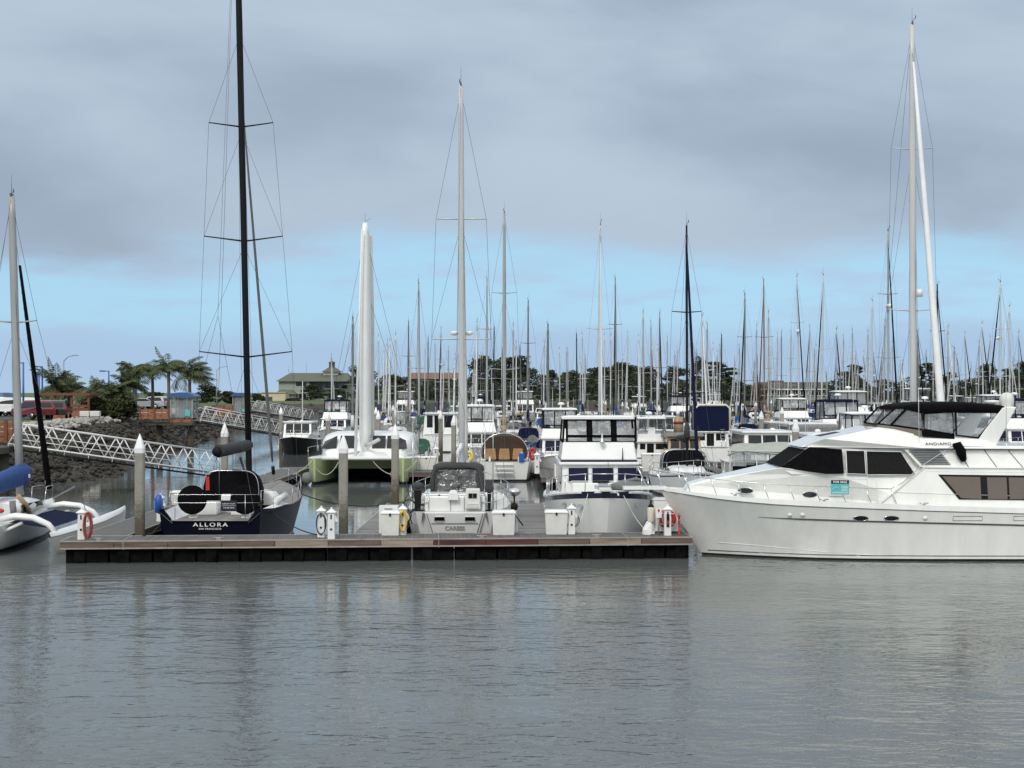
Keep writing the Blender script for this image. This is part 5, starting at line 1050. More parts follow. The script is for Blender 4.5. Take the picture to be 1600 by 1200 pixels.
# ---- boats singled out by the photograph
def catamaran():
    d0 = 87.0; o = thing('catamaran', 'lime green catamaran with white cabin and fat white wing mast, bow to the eye', 'catamaran', (WX(571, 91), d0 + 6, 0), R(-90))
    for sd in (1, -1):
        st = [(-6, -6, .62, .55, 1.3), (-2, -2, .72, .6, 1.42), (2, 2, .74, .55, 1.5), (4.4, 4.3, .62, .38, 1.54), (5.6, 5.45, .36, .16, 1.55), (6.1, 6.0, .07, .03, 1.56)]
        h = Hull(st); mb = MB(); h.mesh(mb, boot=.17, power=.6); h.deckmesh(mb, .02, .02, .03, mi=3); mb.xf(Matrix.Translation((0, sd * 2.62, 0))); mb.build('hull', ['green', 'boot', 'bottom', 'white'], o)
    mb = MB(); mb.frus(-5.5, 3.0, -2.2, 2.2, .80, -5.5, 3.6, -2.3, 2.3, 1.42); mb.build('bridge_deck', 'green', o); mb = MB(); mb.box(-5.6, 3.75, -2.5, 2.5, 1.42, 1.56); mb.box(3.75, 5.6, -2.0, 2.0, 1.50, 1.53); mb.build('foredeck', 'white', o)
    mb = MB(); mb.tube([(5.5, -2.6, 1.5), (5.5, 2.6, 1.5)], .08, 8); mb.build('cross_beam', 'alumw', o)
    mb = lofty(MB(), [(-4.6, 2.9, 1.5, 2.9, .30), (-2, 2.95, 1.5, 3.0, .30), (.6, 2.85, 1.5, 2.92, .32), (1.7, 2.65, 1.5, 2.55, .36), (2.8, 2.3, 1.5, 1.68, .4)]); mb.build('cabin', 'white', o)
    for y0, y1, s0, s1 in ((-2.65, -1.75, .52, 1), (-1.55, -.55, 1, 1), (.45, 1.25, 1, 1), (1.35, 1.8, 1, 1), (1.85, 2.6, 1, .6)):
        f = lambda z: 1.78 - .62 * (z - 2.45) / .40 + .30
        mb = MB(); zt = 2.70; zb = 1.98; mb.ext([(lerp(2.35, 2.0, 0), y0, zb), (2.35, y1, zb), (1.72, lerp(y1, y0, .15) if s1 < 1 else y1, lerp(zb, zt, s1)), (1.72, lerp(y0, y1, .15) if s0 < 1 else y0, lerp(zb, zt, s0))], (.10, 0, .08)); mb.build('front_window', 'glass', o)
    mx = .6 + 1.6
    mb = MB(); mb.loft([[(mx + a * k, b * k, z) for a, b in ((.62, 0), (.5, .2), (.2, .32), (-.25, .33), (-.62, .06), (-.62, -.06), (-.25, -.33), (.2, -.32), (.5, -.2))] for k, z in ((.7, 1.56), (1.1, 3.0), (1.1, 9), (.95, 13), (.72, 15.4), (.45, 15.9))]); mb.build('wing_mast', 'white', o)
    mb = MB(); mb.tube([(mx - .9, .3, 1.9), (mx - .9, .32, 10), (mx - .75, .28, 15.2)], [.2, .17, .11], 8); mb.build('mast_sail_cover', 'white2', o)
    mb = MB(); mb.tube([(3.6, -.45, 1.6), (3.0, -.12, 15.4)], [.10, .05], 7); mb.build('furled_headsail', 'whitecan', o)
    mb = MB()
    for sd in (1, -1): mb.tube([(-1.5, sd * 3.2, 1.4), (mx, 0, 15.2)], .012, 4); mb.tube([(-1.2, sd * 3.2, 1.4), (mx, 0, 12.0)], .012, 4)
    mb.build('rigging', 'wire', o)
    mb = MB(); mb.tube([(mx + .6, .1, 2.2), (mx + 1.2, .5, 2.35), (mx + 1.6, 1.0, 2.6)], .11, 8); mb.tube([(mx + .4, -.3, 1.8), (mx + 1.5, -1.1, 1.7)], .06, 6); mb.build('bow_sprit', 'alumw', o)
    mb = MB(); mb.tube([(mx, 0, 15.9), (mx, 0, 16.5)], .012, 4); mb.tube([(mx, 0, 16.0), (mx - .1, .35, 16.2)], .012, 4); mb.build('wind_vane', 'wire', o)
    for sd in (1, -1): mb = MB(); mb.tube([(4.5, sd * 3.2, 1.5), (4.5, sd * 3.2, 2.15), (0, sd * 3.25, 2.1), (-4, sd * 3.2, 2.0)], .014, 4); mb.build('lifeline', 'steel', o)
    f = tag(MB().ell((0, 0, 0), (.33, .33, .36)).build('round_fender', 'greycan'), 'round grey fender ball between the green catamaran and the dock', 'fender'); f.location = (WX(479.5, 86.5), 86.5, WZ(747.5, 86.5))
    a = WP(488, 719, 87); rope([a, WP(458, 742, 84)], 'pale bow line from the green catamaran to the walkway dock', sag=.1, r=.018)
    p, q = WP(487, 719, 87), WP(529, 722, 87.4); rope([p, q], 'slack pale bridle line hanging across the left green bow', sag=.8, r=.02, name='bridle_line')
    rope([WP(580, 717, 87.6), WP(652, 719, 87)], 'slack pale bridle line under the green catamaran foredeck', sag=.9, r=.02, name='bridle_line')
catamaran()
def trimaran():
    o = thing('trimaran', 'white folding trimaran with blue sail cover and dark netting at the left edge', 'trimaran', (-18.12, 53, 0), R(90))
    st = [(-4.5, -4.4, .85, .5, .95), (-2, -2, 1.05, .5, 1.0), (0, 0, 1.05, .48, 1.06), (2.5, 2.4, .75, .36, 1.13), (4.2, 3.9, .36, .16, 1.2), (5.2, 4.8, .05, .02, 1.25)]
    h = Hull(st); mb = MB(); h.mesh(mb, boot=.12, power=.5); mb.build('hull', ['white', 'boot', 'bottom'], o); mb = MB(); h.deckmesh(mb, .03, .0, .08); mb.build('deck', 'white', o)
    mb = lofty(MB(), [(-2.3, .98, .95, 1.66, .35), (0, .95, 1.0, 1.72, .35), (1.6, .75, 1.05, 1.55, .42), (3.0, .45, 1.1, 1.25, .5)]); mb.build('cabin', 'white', o)
    MB().ext([(-2.33, -.42, 1.1), (-2.33, .1, 1.1), (-2.33, .1, 1.6), (-2.33, -.42, 1.6)], (.02, 0, 0)).build('companionway', 'black', o)
    MB().ext([(-1.6, -.985, 1.25), (1.2, -.88, 1.25), (1.0, -.84, 1.52), (-1.5, -.95, 1.54)], (0, -.02, 0)).build('cabin_window', 'glass', o)
    MB().ext([(1.65, -.5, 1.53), (2.6, -.42, 1.34), (2.6, .3, 1.36), (1.65, .4, 1.55)], (0, 0, .03)).build('foredeck_hatch', 'dgreycan', o)
    yA = -17.9 + 15.35
    sa = [(-4.35, -3.7, .05, .03, .62), (-3.9, -3.4, .17, .08, .63), (-2, -2, .27, .19, .64), (1.5, 1.5, .27, .19, .66), (4, 3.9, .16, .1, .72), (5.3, 5.1, .03, .02, .80)]
    ha = Hull(sa); mb = MB(); ha.mesh(mb, boot=.05, power=.6); ha.deckmesh(mb, .0, -.02, .14, mi=0); mb.xf(Matrix.Translation((.55, -2.65, 0))); mb.build('outrigger', ['white', 'white', 'bottom'], o)
    for xx in (-3.1, 2.2):
        mb = MB(); mb.tube([(xx, -.7, 1.18), (xx, -1.3, 1.28), (xx, -1.9, 1.22), (xx, -2.4, 1.0), (xx, -2.65, .72)], [.12, .125, .115, .10, .09], 8, flat=1.5); mb.tube([(xx + .1, -.45, .55), (xx + .05, -1.5, 1.05)], .06, 6); mb.build('cross_arm', 'white', o)
    nt = MB(); nt.add([(-2.9, -1.0, 1.05), (2.1, -.95, 1.08), (2.1, -2.4, .9), (-2.9, -2.4, .85)], [(0, 1, 2, 3)]); nt.build('netting', 'navycan', o, fix=False)
    # rotating mast, boom, lattice
    rig(o, 1.2, 1.7, 12.6, 'alum', (.145, .115), (.58,), .85, 2.4, (4.8, 1.35), (-4.6, 1.2), .9, .008, None, chain=(2.5, .95), sweep=.1)
    mb = MB(); a, b = Vector((4.75, 0, 1.45)), Vector((1.0, 0, 10.6)); mb.tube([a.lerp(b, t) for t in (.03, .1, .3, .6, .95)], [.10, .13, .11, .08, .05], 8); mb.build('furled_headsail', 'black', o)
    mb = MB(); P = [a.lerp(b, .03 + .9 * i / 240) + Vector((0, math.cos(i * .78), math.sin(i * .78))) * lerp(.13, .06, i / 240) for i in range(241)]; mb.tube(P, .012, 3); mb.build('sail_tie', 'rope', o)
    boom(o, 1.25, -4.6, 2.05, None); mb = MB(); mb.tube([(1.6, -.05, 2.58), (1.45, -.05, 2.52), (.9, -.03, 2.42), (-1.5, 0, 2.22), (-4.8, 0, 2.1)], [.18, .36, .40, .36, .25], 14, flat=.85); mb.tube([(1.35, -.05, 2.3), (1.2, -.05, 1.8)], [.3, .05], 8, flat=.7); mb.build('sail_cover', 'bluecan', o)
    MB().box(.86, 1.0, -.45, -.43, 2.35, 2.48).build('cover_label', 'paint', o)
    mb = MB(); mb.tube([(3.4, -.2, 1.2), (3.5, -.25, 1.85), (4.6, -.15, 1.85), (5.0, 0, 1.3)], .016, 5); mb.tube([(3.4, .3, 1.2), (3.5, .3, 1.85), (4.6, .2, 1.85)], .016, 5); mb.build('pulpit', 'steel', o)
    mb = MB(); mb.tube([(4.9, -.1, 1.3), (6.3, -.5, 1.65)], .06, 6); mb.build('bow_pole', 'alumd', o)
    mb = MB(); mb.tube([(-1.4, -.8, 1.85), (-1.1, -1.0, 1.5), (-.9, -1.05, 1.15)], .09, 7); mb.build('rope_bag', 'tancan', o); mb = MB(); mb.tube([(-2.4, -1.0, 1.2), (-2.4, -.95, 1.75)], .11, 7); mb.build('folded_arm_pad', 'greycan', o)
    mb = MB(); mb.ell((-3.0, -.75, 1.45), (.12, .12, .08), 10, 6); mb.build('winch', 'red', o)
trimaran()
def brown_sloop():
    o, h = sailboat(10.6, 3.75, 1.35, 1.2, 'white', 'boot', None, 'tancan', None, None, 'alum', 17.2, (.34, .66), ('whitecan', .10), tw=.8, mr=(.12, .08), name='cruising_sloop')
    put(o, 788, 95.3, True, 'white sloop stern-on with brown cockpit canvas and tan cushions')
    x = -10.6 / 2
    mb = lofty(MB(), [(x + 1.1, 1.35, 1.35, 2.75, .5), (x + 2.6, 1.4, 1.3, 2.85, .5), (x + 4.2, 1.25, 1.3, 2.3, .5), (x + 5, 1.0, 1.3, 1.7, .6)]); mb.build('cockpit_hood', 'dbrown', o)
    for k in (-.85, 0, .85): MB().frus(x + 1.0, x + 1.12, k - .36, k + .36, 1.3, x + .98, x + 1.1, k - .3, k + .3, 1.98).build('cushion', 'brown', o, .04)
    mb = MB()
    for xx in (x + .5, ): mb.tube([(xx, 1.5 * math.cos(a), 1.2 + 1.75 * math.sin(a) ** .7) for a in [math.pi * i / 14 for i in range(15)]], .03, 6)
    mb.build('steel_arch', 'steel', o)
    for k in range(3): MB().box(x - .22 + .05 * k, x + .0, -.55, .55, .52 + .24 * k, .58 + .24 * k).build('step', 'white2', o, .01)
    y = thing('yellow_life_buoy', 'yellow horseshoe buoy on the rail of the brown canvas sloop', 'life buoy', WP(733, 713, 90)); mb = MB(); mb.tube([(.13 * math.cos(a) * 1.4, 0, .17 * math.sin(a) * 1.5) for a in [R(-70 + 320 * i / 14) + R(-20) for i in range(15)]], .11, 8); mb.build('foam', 'lemon', y)
    b = thing('blue_canister', 'blue jerry can on the stern rail of the brown canvas sloop', 'canister', WP(815, 722, 90)); MB().box(-.17, .17, -.1, .1, 0, .55).build('can', 'blue', b, .04); MB().tube([(0, 0, .55), (0, 0, .62)], .05, 8).build('cap', 'plastic', b)
    r = thing('red_life_ring', 'red ring buoy seen edge-on right of the brown canvas sloop', 'life ring', WP(832, 709, 91)); mb = MB(); mb.torus((0, 0, 0), .26, .10, 22, 8, 'Y', 0, .6, 1.2); mb.build('ring', 'red', r)
    for px in (833,): f = thing('fender', 'long white fender hanging off the brown canvas sloop', 'fender', WP(px, 740, 92)); mb = MB(); mb.lathe([(.02, 0), (.15, .08), (.16, .5), (.15, .85), (.03, .95)], n=10); mb.build('fender_body', 'white2', f)
    wv = thing('wind_turbine_pole', 'grey rounded rudder-like board on a pole right of the brown canvas', 'board', WP(832, 713, 93)); MB().tube([(0, 0, 0), (0, 0, 1.2)], .03, 6).build('pole', 'wire', wv); mb = MB(); mb.ext([(-.36, 0, .9), (.36, 0, .9), (.34, 0, 1.12), (.18, 0, 1.3), (0, 0, 1.36), (-.18, 0, 1.3), (-.34, 0, 1.12)], (0, .04, 0)); mb.build('board', 'greycan', wv)
brown_sloop()
o, h = motorboat(12, 4.0, 2.05, 1.4, 'white2', 'boot', None, 'white', True, 'black', 'navyglass', True, enclh=1.5, cabh=1.45, flyx=(-.2, .1)); put(o, 874, 95, False, 'white flybridge cruiser bow-on, half hidden left of the trawler', 'motor yacht', .8)
o, h = motorboat(11, 3.9, 1.9, 1.4, 'blackhull', 'boot', None, 'white', False, None, 'glass', False, mastp=True, cabx=(-.3, .12), cabh=1.55, name='trawler_yacht'); put(o, 468, 131, False, 'black hulled trawler with white cabin, bow-on by the far gangway', 'trawler', .86)
o, h = motorboat(13, 4.4, 2.3, 1.5, 'white', 'boot', None, 'white', True, 'black', 'mesh', True, aft=None, enclh=1.6, cabx=(-.36, .1), flyx=(-.34, 0), name='motor_yacht')
put(o, 1103, 118, True, 'white cruiser stern-on with tall navy canvas flybridge', 'motor yacht', .75)
z_ = 1.5 + 1.35 + .35; mb = MB(); house(mb, [(-4.7, z_ + .05), (-4.55, z_ + 2.6), (-1, z_ + 2.7), (-.8, z_ + .05)], lambda x, z: 1.72); mb.build('canvas_enclosure', 'navycan', o, .12); mb = MB(); mb.tube([(-4.75, -1.8, z_), (-4.6, -1.8, z_ + 2.4), (-4.6, -1.4, z_ + 2.75), (-4.6, 1.4, z_ + 2.75), (-4.6, 1.8, z_ + 2.4), (-4.75, 1.8, z_)], .12, 6); mb.build('canvas_edge', 'cream', o)
mb = MB(); [mb.tube([(-6.0, y, 1.5), (-4.8, y, z_ + .3)], .03, 5) for y in (-1.2, -.75)]; [mb.tube([(lerp(-6, -4.8, k / 6), -1.2, lerp(1.5, z_ + .2, k / 6)), (lerp(-6, -4.8, k / 6), -.75, lerp(1.5, z_ + .2, k / 6))], .025, 4) for k in range(7)]; mb.build('ladder', 'steel', o)
o, h = sailboat(11, 3.6, 1.35, 1.1, 'white', 'boot', 'navy', 'dgreycan', None, None, 'alumb', 14.3, (.30, .64), ('navyfurl', .08), mr=(.068, .05), name='cruising_sloop'); put(o, 1070, 79, False, 'white sloop with navy sheer stripe and black hood, bow-on beyond the motor yacht rail')
mb = lofty(MB(), [(-1.7, 1.15, 1.3, 2.35, .45), (-.7, 1.15, 1.3, 2.4, .45), (.3, 1.0, 1.3, 1.75, .5)]); mb.build('hood', 'black', o); mb = MB(); [mb.tube([(xx, 1.2 * (math.copysign(abs(math.cos(a)) ** .45, math.cos(a))), 1.3 + 1.1 * abs(math.sin(a)) ** .45) for a in [math.pi * i / 16 for i in range(17)]], .03, 5) for xx in (-.65, .05)]; mb.build('hood_frame', 'steel', o)
o, h = motorboat(9.5, 3.4, 1.75, 1.2, 'tanwood', 'boot', None, 'tanwood', False, None, 'glass', False, cabx=(-.3, .12), cabh=1.35, name='wooden_launch', mastp=False, rail=False); put(o, 1066, 98, False, 'tan wooden pilothouse boat with grey roof and round ports', 'boat', .88)
o.children[0]; mb = MB(); mb.frus(-3.4, 1.7, -1.5, 1.5, 2.93, -3.3, 1.5, -1.3, 1.3, 3.13); mb.build('grey_roof', 'bluehull' if 0 else 'greycan', o)
mb = MB(); mb.lathe([(.38, 3.1), (.36, 4.3), (.30, 4.32), (.01, 4.33)], (-2.2, 0, 0), 14); q = mb.build('funnel', 'tancan', o); mb = MB(); mb.lathe([(.39, 3.75), (.39, 3.95)], (-2.2, 0, 0), 14); mb.build('funnel_band', 'redcan', q)
for yy in (-.9, -.3, .3, .9): mb = MB(); mb.lathe([(.01, 0), (.12, 0), (.12, .03), (.01, .03)], (2.35 - abs(yy) * .5, yy, 1.75), 12, axis='X'); mb.build('porthole', 'glass', o)
o, h = motorboat(9, 3.3, 1.6, 1.2, 'white', 'boot', None, 'white', True, 'whitecan', 'mesh', True, aft=None, cabh=1.1, enclh=1.1, name='fishing_cruiser'); put(o, 1016, 101, True, 'white fishing cruiser stern-on with clear upper panels, right of the trawler', 'motor yacht', .82)
def canvas_launch():
    o, h = motorboat(9.5, 3.4, 1.35, 1.1, 'white', 'boot', 'navy', 'white', False, None, 'greenglass', False, cabx=(-.1, .12), cabh=.9, rail=True, name='canvas_top_launch', sternwin=False)
    o.location = (WX(1238, 61), 61, 0); o.rotation_euler = (0, 0, R(160)); tag(o, 'launch with a sagging sage canvas roof, behind the motor yacht foredeck', 'launch')
    mb = MB(); g = []
    for i in range(13):
        x = lerp(-2.6, 2.4, i / 12); g.append([(x, y, 3.15 + .22 * (1 - (y / 1.5) ** 2) - .10 * (y / 1.5) ** 4 + .05 * math.sin(i * 1.1 + y * 2) + (-.1 if i in (0, 12) else 0)) for y in [lerp(-1.55, 1.55, k / 10) for k in range(11)]])
    mb.loft(g, False); g2 = [[(a, b, c - .05) for a, b, c in r] for r in g]; mb.loft(g2, False); mb.build('canvas_roof', 'sage', o)
    mb = MB()
    for sd in (1, -1):
        for x in (-2.4, -1.2, 0, 1.2, 2.3): mb.tube([(x, sd * 1.45, 1.0), (x, sd * 1.48, 3.12)], .035, 5)
        mb.tube([(-2.5, sd * 1.48, 3.07), (2.4, sd * 1.48, 3.07)], .03, 5)
    mb.build('roof_frame', 'alumw', o)
    for sd in (1, -1):
        MB().box(-2.3, 2.2, sd * 1.44 - .01, sd * 1.44 + .01, 1.05, 2.45).build('dark_side', 'black', o)  # black sheets put the shade of the interior under the roof into colour
        for x0, x1 in ((-2.2, -1.25), (-1.15, 0), (.1, 1.15), (1.3, 2.2)): MB().box(x0, x1, sd * 1.44 - .008, sd * 1.44 + .008, 2.5, 3.02).build('side_pane', 'clear2', o)
canvas_launch()
o, h = motorboat(10, 3.6, 1.7, 1.3, 'white', 'boot', None, 'white', False, None, 'mesh', False, aft='greycan', cabx=(-.12, .15), cabh=1.7, name='cabin_cruiser'); put(o, 1292, 76, True, 'white cruiser stern-on with square grey canvas, right of the pale piling', 'motor yacht')
o, h = motorboat(10, 3.7, 1.7, 1.3, 'white', 'boot', None, 'white', False, None, 'glass', False, aft='greycan', cabx=(-.2, .15), cabh=1.9, name='cabin_cruiser'); put(o, 1255, 92, True, 'white cruiser with grey canvas back, behind the lower grey canvas cruiser', 'motor yacht')
o, h = motorboat(11, 3.9, 1.9, 1.4, 'white', 'boot', None, 'white', False, None, 'glass', True, arch=False, cabx=(-.3, .1), cabh=1.5, name='cabin_cruiser'); put(o, 1196, 84, False, 'white cabin cruiser bow-on with long flat roof, behind the sage canvas launch', 'motor yacht')
o, h = motorboat(12, 4.2, 2.1, 1.5, 'white', 'boot', None, 'white', True, 'navycan', 'glass', True, cabx=(-.3, .14), cabh=1.6, enclh=1.15, flyx=(-.25, .08)); put(o, 1357, 82, False, 'white flybridge cruiser bow-on just above the motor yacht solar panel', 'motor yacht', .8)
o, h = sailboat(14.5, 4.3, 1.6, 1.35, 'white', 'boot', 'navy', 'whitecan', None, None, 'alumw', 22.3, (.36, .72), ('whitecan', .15), mr=(.16, .11), name='cruising_sloop', boomz=1.9); put(o, 1416, 68.3, False, 'large white sloop with tall white mast and rolled headsail behind the motor yacht')
mb = MB(); mb.tube([(1.6, .2, 9.8), (1.6, .2, 10.15)], .13, 8); mb.build('mast_light', 'plastic', o)
# ---------------------------------------------------------------- the crowd of boats in the rows behind
def recolour(o, mp):
    for sl in o.material_slots:
        if sl.material and sl.material.name in mp:
            m = mp[sl.material.name]; sl.link = 'OBJECT'; sl.material = m
    for c in o.children: recolour(c, mp)
LM = [(440, 'by the second gangway'), (490, 'beyond the black hulled trawler'), (545, 'left of the fat catamaran mast'), (610, 'behind the green catamaran'), (665, 'right of the green catamaran'), (712, 'beside the tall white mast'), (755, 'right of the tall white mast'), (800, 'behind the brown canvas sloop'), (850, 'left of the trawler'), (905, 'above the half hidden cruiser'), (955, 'behind the trawler flybridge'), (1000, 'just right of the trawler hardtop'), (1045, 'above the fishing cruiser'), (1085, 'beside the black mast'), (1135, 'behind the navy canvas cruiser'), (1180, 'above the sage canvas roof'), (1230, 'below the long grey roof'), (1285, 'above the square grey canvas'), (1335, 'near the lone pine'), (1390, 'behind the flybridge cruiser'), (1440, 'by the tallest white mast'), (1490, 'above the black bimini'), (1545, 'left of the white radome'), (1640, 'right of the white radome')]
def landmark(px): return min(LM, key=lambda a: abs(a[0] - px))[1]
def rowname(d): return 'first row' if d < 125 else 'second row' if d < 172 else 'third row' if d < 222 else 'fourth row' if d < 270 else 'last row'
SP = []
def sp(**k):
    k.setdefault('cover', 'bluecan'); k.setdefault('dod', 'bluecan'); k.setdefault('furl', ('whitefurl', .08)); k.setdefault('bim', None)
    o, h = sailboat(**k); SP.append((o, k)); return o
MP = []
def mpr(desc, **k): o, h = motorboat(**k); MP.append((o, desc)); return o
ZT0 = 14.0
sp(L=10.5, B=3.4, dod='bluecan', name='sloop')
sp(L=11.5, B=3.7, stripe='navy', cover='navycan', dod='navycan', bim='navycan', furl=('navyfurl', .09), name='sloop', spr=(.5,))
sp(L=9.5, B=3.1, hull='white2', cover='tancan', dod='tancan', furl=None, name='sloop', spr=(.48,))
sp(L=12.0, B=3.8, hull='white', cover='greencan', dod=None, furl=('blackfurl', .09), name='sloop', rad=.62)
sp(L=10.0, B=3.2, hull='bluehull', boot='bootred', cover='whitecan', dod='whitecan', name='sloop')
sp(L=12.5, B=3.8, hull='cream', boot='bootred', cover='redcan', dod='redcan', mast='woodmast', wood=True, name='ketch', spr=(.6,))
mpr('black canvas flybridge', L=12, B=4.1, encl='black', name='motor_yacht', enclh=1.3)
mpr('navy canvas flybridge', L=11, B=3.9, encl='navycan', hull='white2', stripe='navy', glass='navyglass', hard=False, name='motor_yacht', mastp=False)
mpr('radar arch and charcoal canvas', L=10, B=3.6, fly=False, arch=True, aft='dgreycan', cabh=1.15, name='cabin_cruiser', fb=1.7)
mpr('pilothouse and signal mast', L=12, B=4.2, fly=False, mastp=True, cabh=1.8, fb=2.3, fs=1.5, name='trawler_yacht')
mpr('grey canvas stern', L=9, B=3.4, fly=False, aft='greycan', cabh=1.4, fb=1.6, name='cabin_cruiser')
mpr('open flybridge', L=12.5, B=4.2, encl=None, name='motor_yacht', arch=True, cabh=1.5, aft=None)
mpr('high flybridge and blue band', L=13, B=4.3, encl='dgreycan', stripe='bluehull', hard=True, enclh=1.5, cabh=1.7, fb=2.3, fs=1.6, name='motor_yacht')
used = {}
FLEET = []     # (object, base label, px)
def occupied(row, X, w=2.25): return any(abs(X - q) < w + v for q, v in used.get(row, []))
def place_sail(px, row, zt, mm, fm, away, cover=None, pi=None):
    pi = random.choice((0, 0, 1, 1, 2, 2, 3, 3, 4, 5)) if pi is None else pi
    src, k = SP[pi]; o = dup(src)
    o.rotation_euler = (0, 0, R(90 if away else -90) + random.uniform(-.02, .02)); mx = k['L'] * .09
    ym = row; o.location = (WX(px, ym), ym - mx if away else ym + mx, 0)
    o.rotation_euler.x = random.uniform(-.012, .012); o.rotation_euler.y = random.uniform(-.012, .012); z0 = k.get('fs', 1.0) + .45
    for c in o.children:
        n = c.name.split('.')[0]
        if n in ('mast', 'rigging', 'furled_headsail'):
            sz = (zt - z0) / (ZT0 - z0); c.scale = (1, 1, sz); c.location.z = z0 * (1 - sz)
            if n == 'mast': c.scale = (max(1, sz ** .5), max(1, sz ** .5), sz); c.location.x = mx * (1 - c.scale.x)
    mp = {}
    mn = M[k.get('mast', 'alum')].name
    if mm and 'wood' not in mn: mp[mn] = M[mm]
    cv = cover or k['cover']; mp[M[k['cover']].name] = M[cv]
    if k.get('furl') and fm: mp.setdefault(M[k['furl'][0]].name, M[fm])
    if cv != k['cover'] and k.get('dod'): mp[M[k['dod']].name] = M[cv]
    recolour(o, mp); kind = 'ketch' if k['name'] == 'ketch' else 'sloop'
    ml = {'alumb': 'black mast', 'alumd': 'bronze mast', 'alumw': 'white mast', 'woodmast': 'wooden mast'}.get(mm if k.get('mast') != 'woodmast' else 'woodmast', CO[cv] + ' sail cover')
    FLEET.append((o, f"{CO.get(k.get('hull', 'white'), 'white')} {kind} with {ml}", px, row, 'sailboat', 'masts and hulls of the sailing boats in the rows'))
    return o
def place_motor(px, row, away, pi=None):
    src, desc = MP[random.randrange(len(MP)) if pi is None else pi]; o = dup(src); o.location = (WX(px, row), row, 0); o.rotation_euler = (0, 0, R(90 if away else -90) + random.uniform(-.02, .02)); s = random.uniform(.86, 1.0); o.scale = (s, s, s)
    FLEET.append((o, f"white motor boat with {desc}", px, row, 'motor boat', 'motor boats in the rows')); return o
ROWS = [107, 139, 156, 188, 205, 237, 254, 286, 303]
for X, v, row in ((WX(1112, 118), 2.6, 107), (WX(1016, 101), 2.2, 107), (WX(1066, 98), 2.2, 107), (WX(468, 131), 2.5, 139)): used.setdefault(row, []).append((X, v))
random.seed(21)
# masts read off the photograph: column, masthead row, mast, rolled headsail, fixed depth or 0
CAT = [(655, 442, 'alum', None, 107), (760, 437, 'alum', None, 0), (825, 470, 'alumd', None, 0), (936, 350, 'alumw', 'whitefurl', 0), (963, 435, 'alumd', 'blackfurl', 0), (1006, 487, 'alum', None, 0), (1030, 488, 'alumd', 'navyfurl', 0),
  (1075, 362, 'alum', 'blackfurl', 107), (1098, 493, 'alumw', None, 0), (1103, 506, 'alum', None, 0), (1127, 523, 'alumb', None, 0), (1163, 459, 'alumd', 'blackfurl', 0), (1195, 438, 'alum', 'redfurl', 0), (1201, 487, 'alum', None, 0), (1182, 508, 'alum', None, 0), (1249, 432, 'alumw', 'blackfurl', 0),
  (1264, 510, 'alum', 'navyfurl', 0), (1283, 430, 'alumw', 'blackfurl', 0), (1306, 513, 'alum', 'blackfurl', 0), (1317, 525, 'alum', None, 0), (1155, 540, 'alum', None, 0), (1214, 521, 'alum', None, 0), (1221, 518, 'alumd', None, 0), (1236, 519, 'alum', None, 0), (1332, 515, 'alum', None, 0), (1361, 470, 'alumw', None, 0),
  (1356, 517, 'alum', None, 0), (1388, 360, 'alum', 'blackfurl', 0), (1381, 502, 'alum', None, 0), (1433, 516, 'alumd', 'blackfurl', 0), (1466, 445, 'alumb', 'blackfurl', 0), (1481, 510, 'alum', None, 0), (1510, 520, 'alum', 'blackfurl', 0), (1537, 505, 'alumw', 'blackfurl', 0), (1563, 440, 'alumw', 'blackfurl', 0), (1578, 478, 'alumw', None, 0), (1593, 519, 'alum', 'blackfurl', 0),
  (502, 505, 'alumw', 'navyfurl', 139), (551, 495, 'alumd', None, 0), (592, 525, 'alumw', None, 0), (618, 522, 'alumw', None, 0), (638, 503, 'alumd', None, 0), (668, 527, 'alumd', None, 0), (681, 530, 'alum', None, 0), (688, 514, 'alum', 'navyfurl', 0), (701, 543, 'alum', None, 0), (745, 502, 'alum', None, 0), (771, 510, 'alumb', None, 0), (802, 507, 'alum', None, 0), (806, 535, 'alum', None, 0),
  (813, 540, 'navy' if 0 else 'alumb', None, 0), (856, 507, 'alumd', None, 0), (849, 534, 'alumw', None, 0), (875, 545, 'alumw', None, 0), (902, 521, 'alumb', None, 0), (911, 522, 'alumw', None, 0), (945, 523, 'alumw', None, 0), (979, 520, 'alumw', None, 0), (998, 525, 'alumw', None, 0), (1043, 527, 'alum', None, 0), (1018, 503, 'alum', None, 0)]
CAT.sort(key=lambda c: c[1])
COVS = ['bluecan', 'bluecan', 'navycan', 'navycan', 'tancan', 'greencan', 'black', 'whitecan', 'whitecan', 'dgreycan', 'greycan']
FORCE = [(1165, 107, True, 4), (1238, 107, True, 2), (1312, 107, False, 1), (1392, 107, True, 4), (1452, 107, False, 0), (1522, 107, True, 2), (1592, 107, False, 1), (1330, 139, False, 6), (1212, 139, True, 4), (1420, 139, False, 3), (1492, 139, True, 0), (1560, 139, False, 6), (745, 107, False, 0), (905, 156, False, 2), (1155, 139, False, 0), (690, 139, True, 3), (1240, 156, False, 0), (1290, 156, False, 6), (525, 156, False, 1), (1030, 139, False, 3)]
for px, row, away, pi in FORCE:
    X = WX(px, row)
    if not occupied(row, X, 2.2): used.setdefault(row, []).append((X, 2.2)); place_motor(px, row, away, pi)
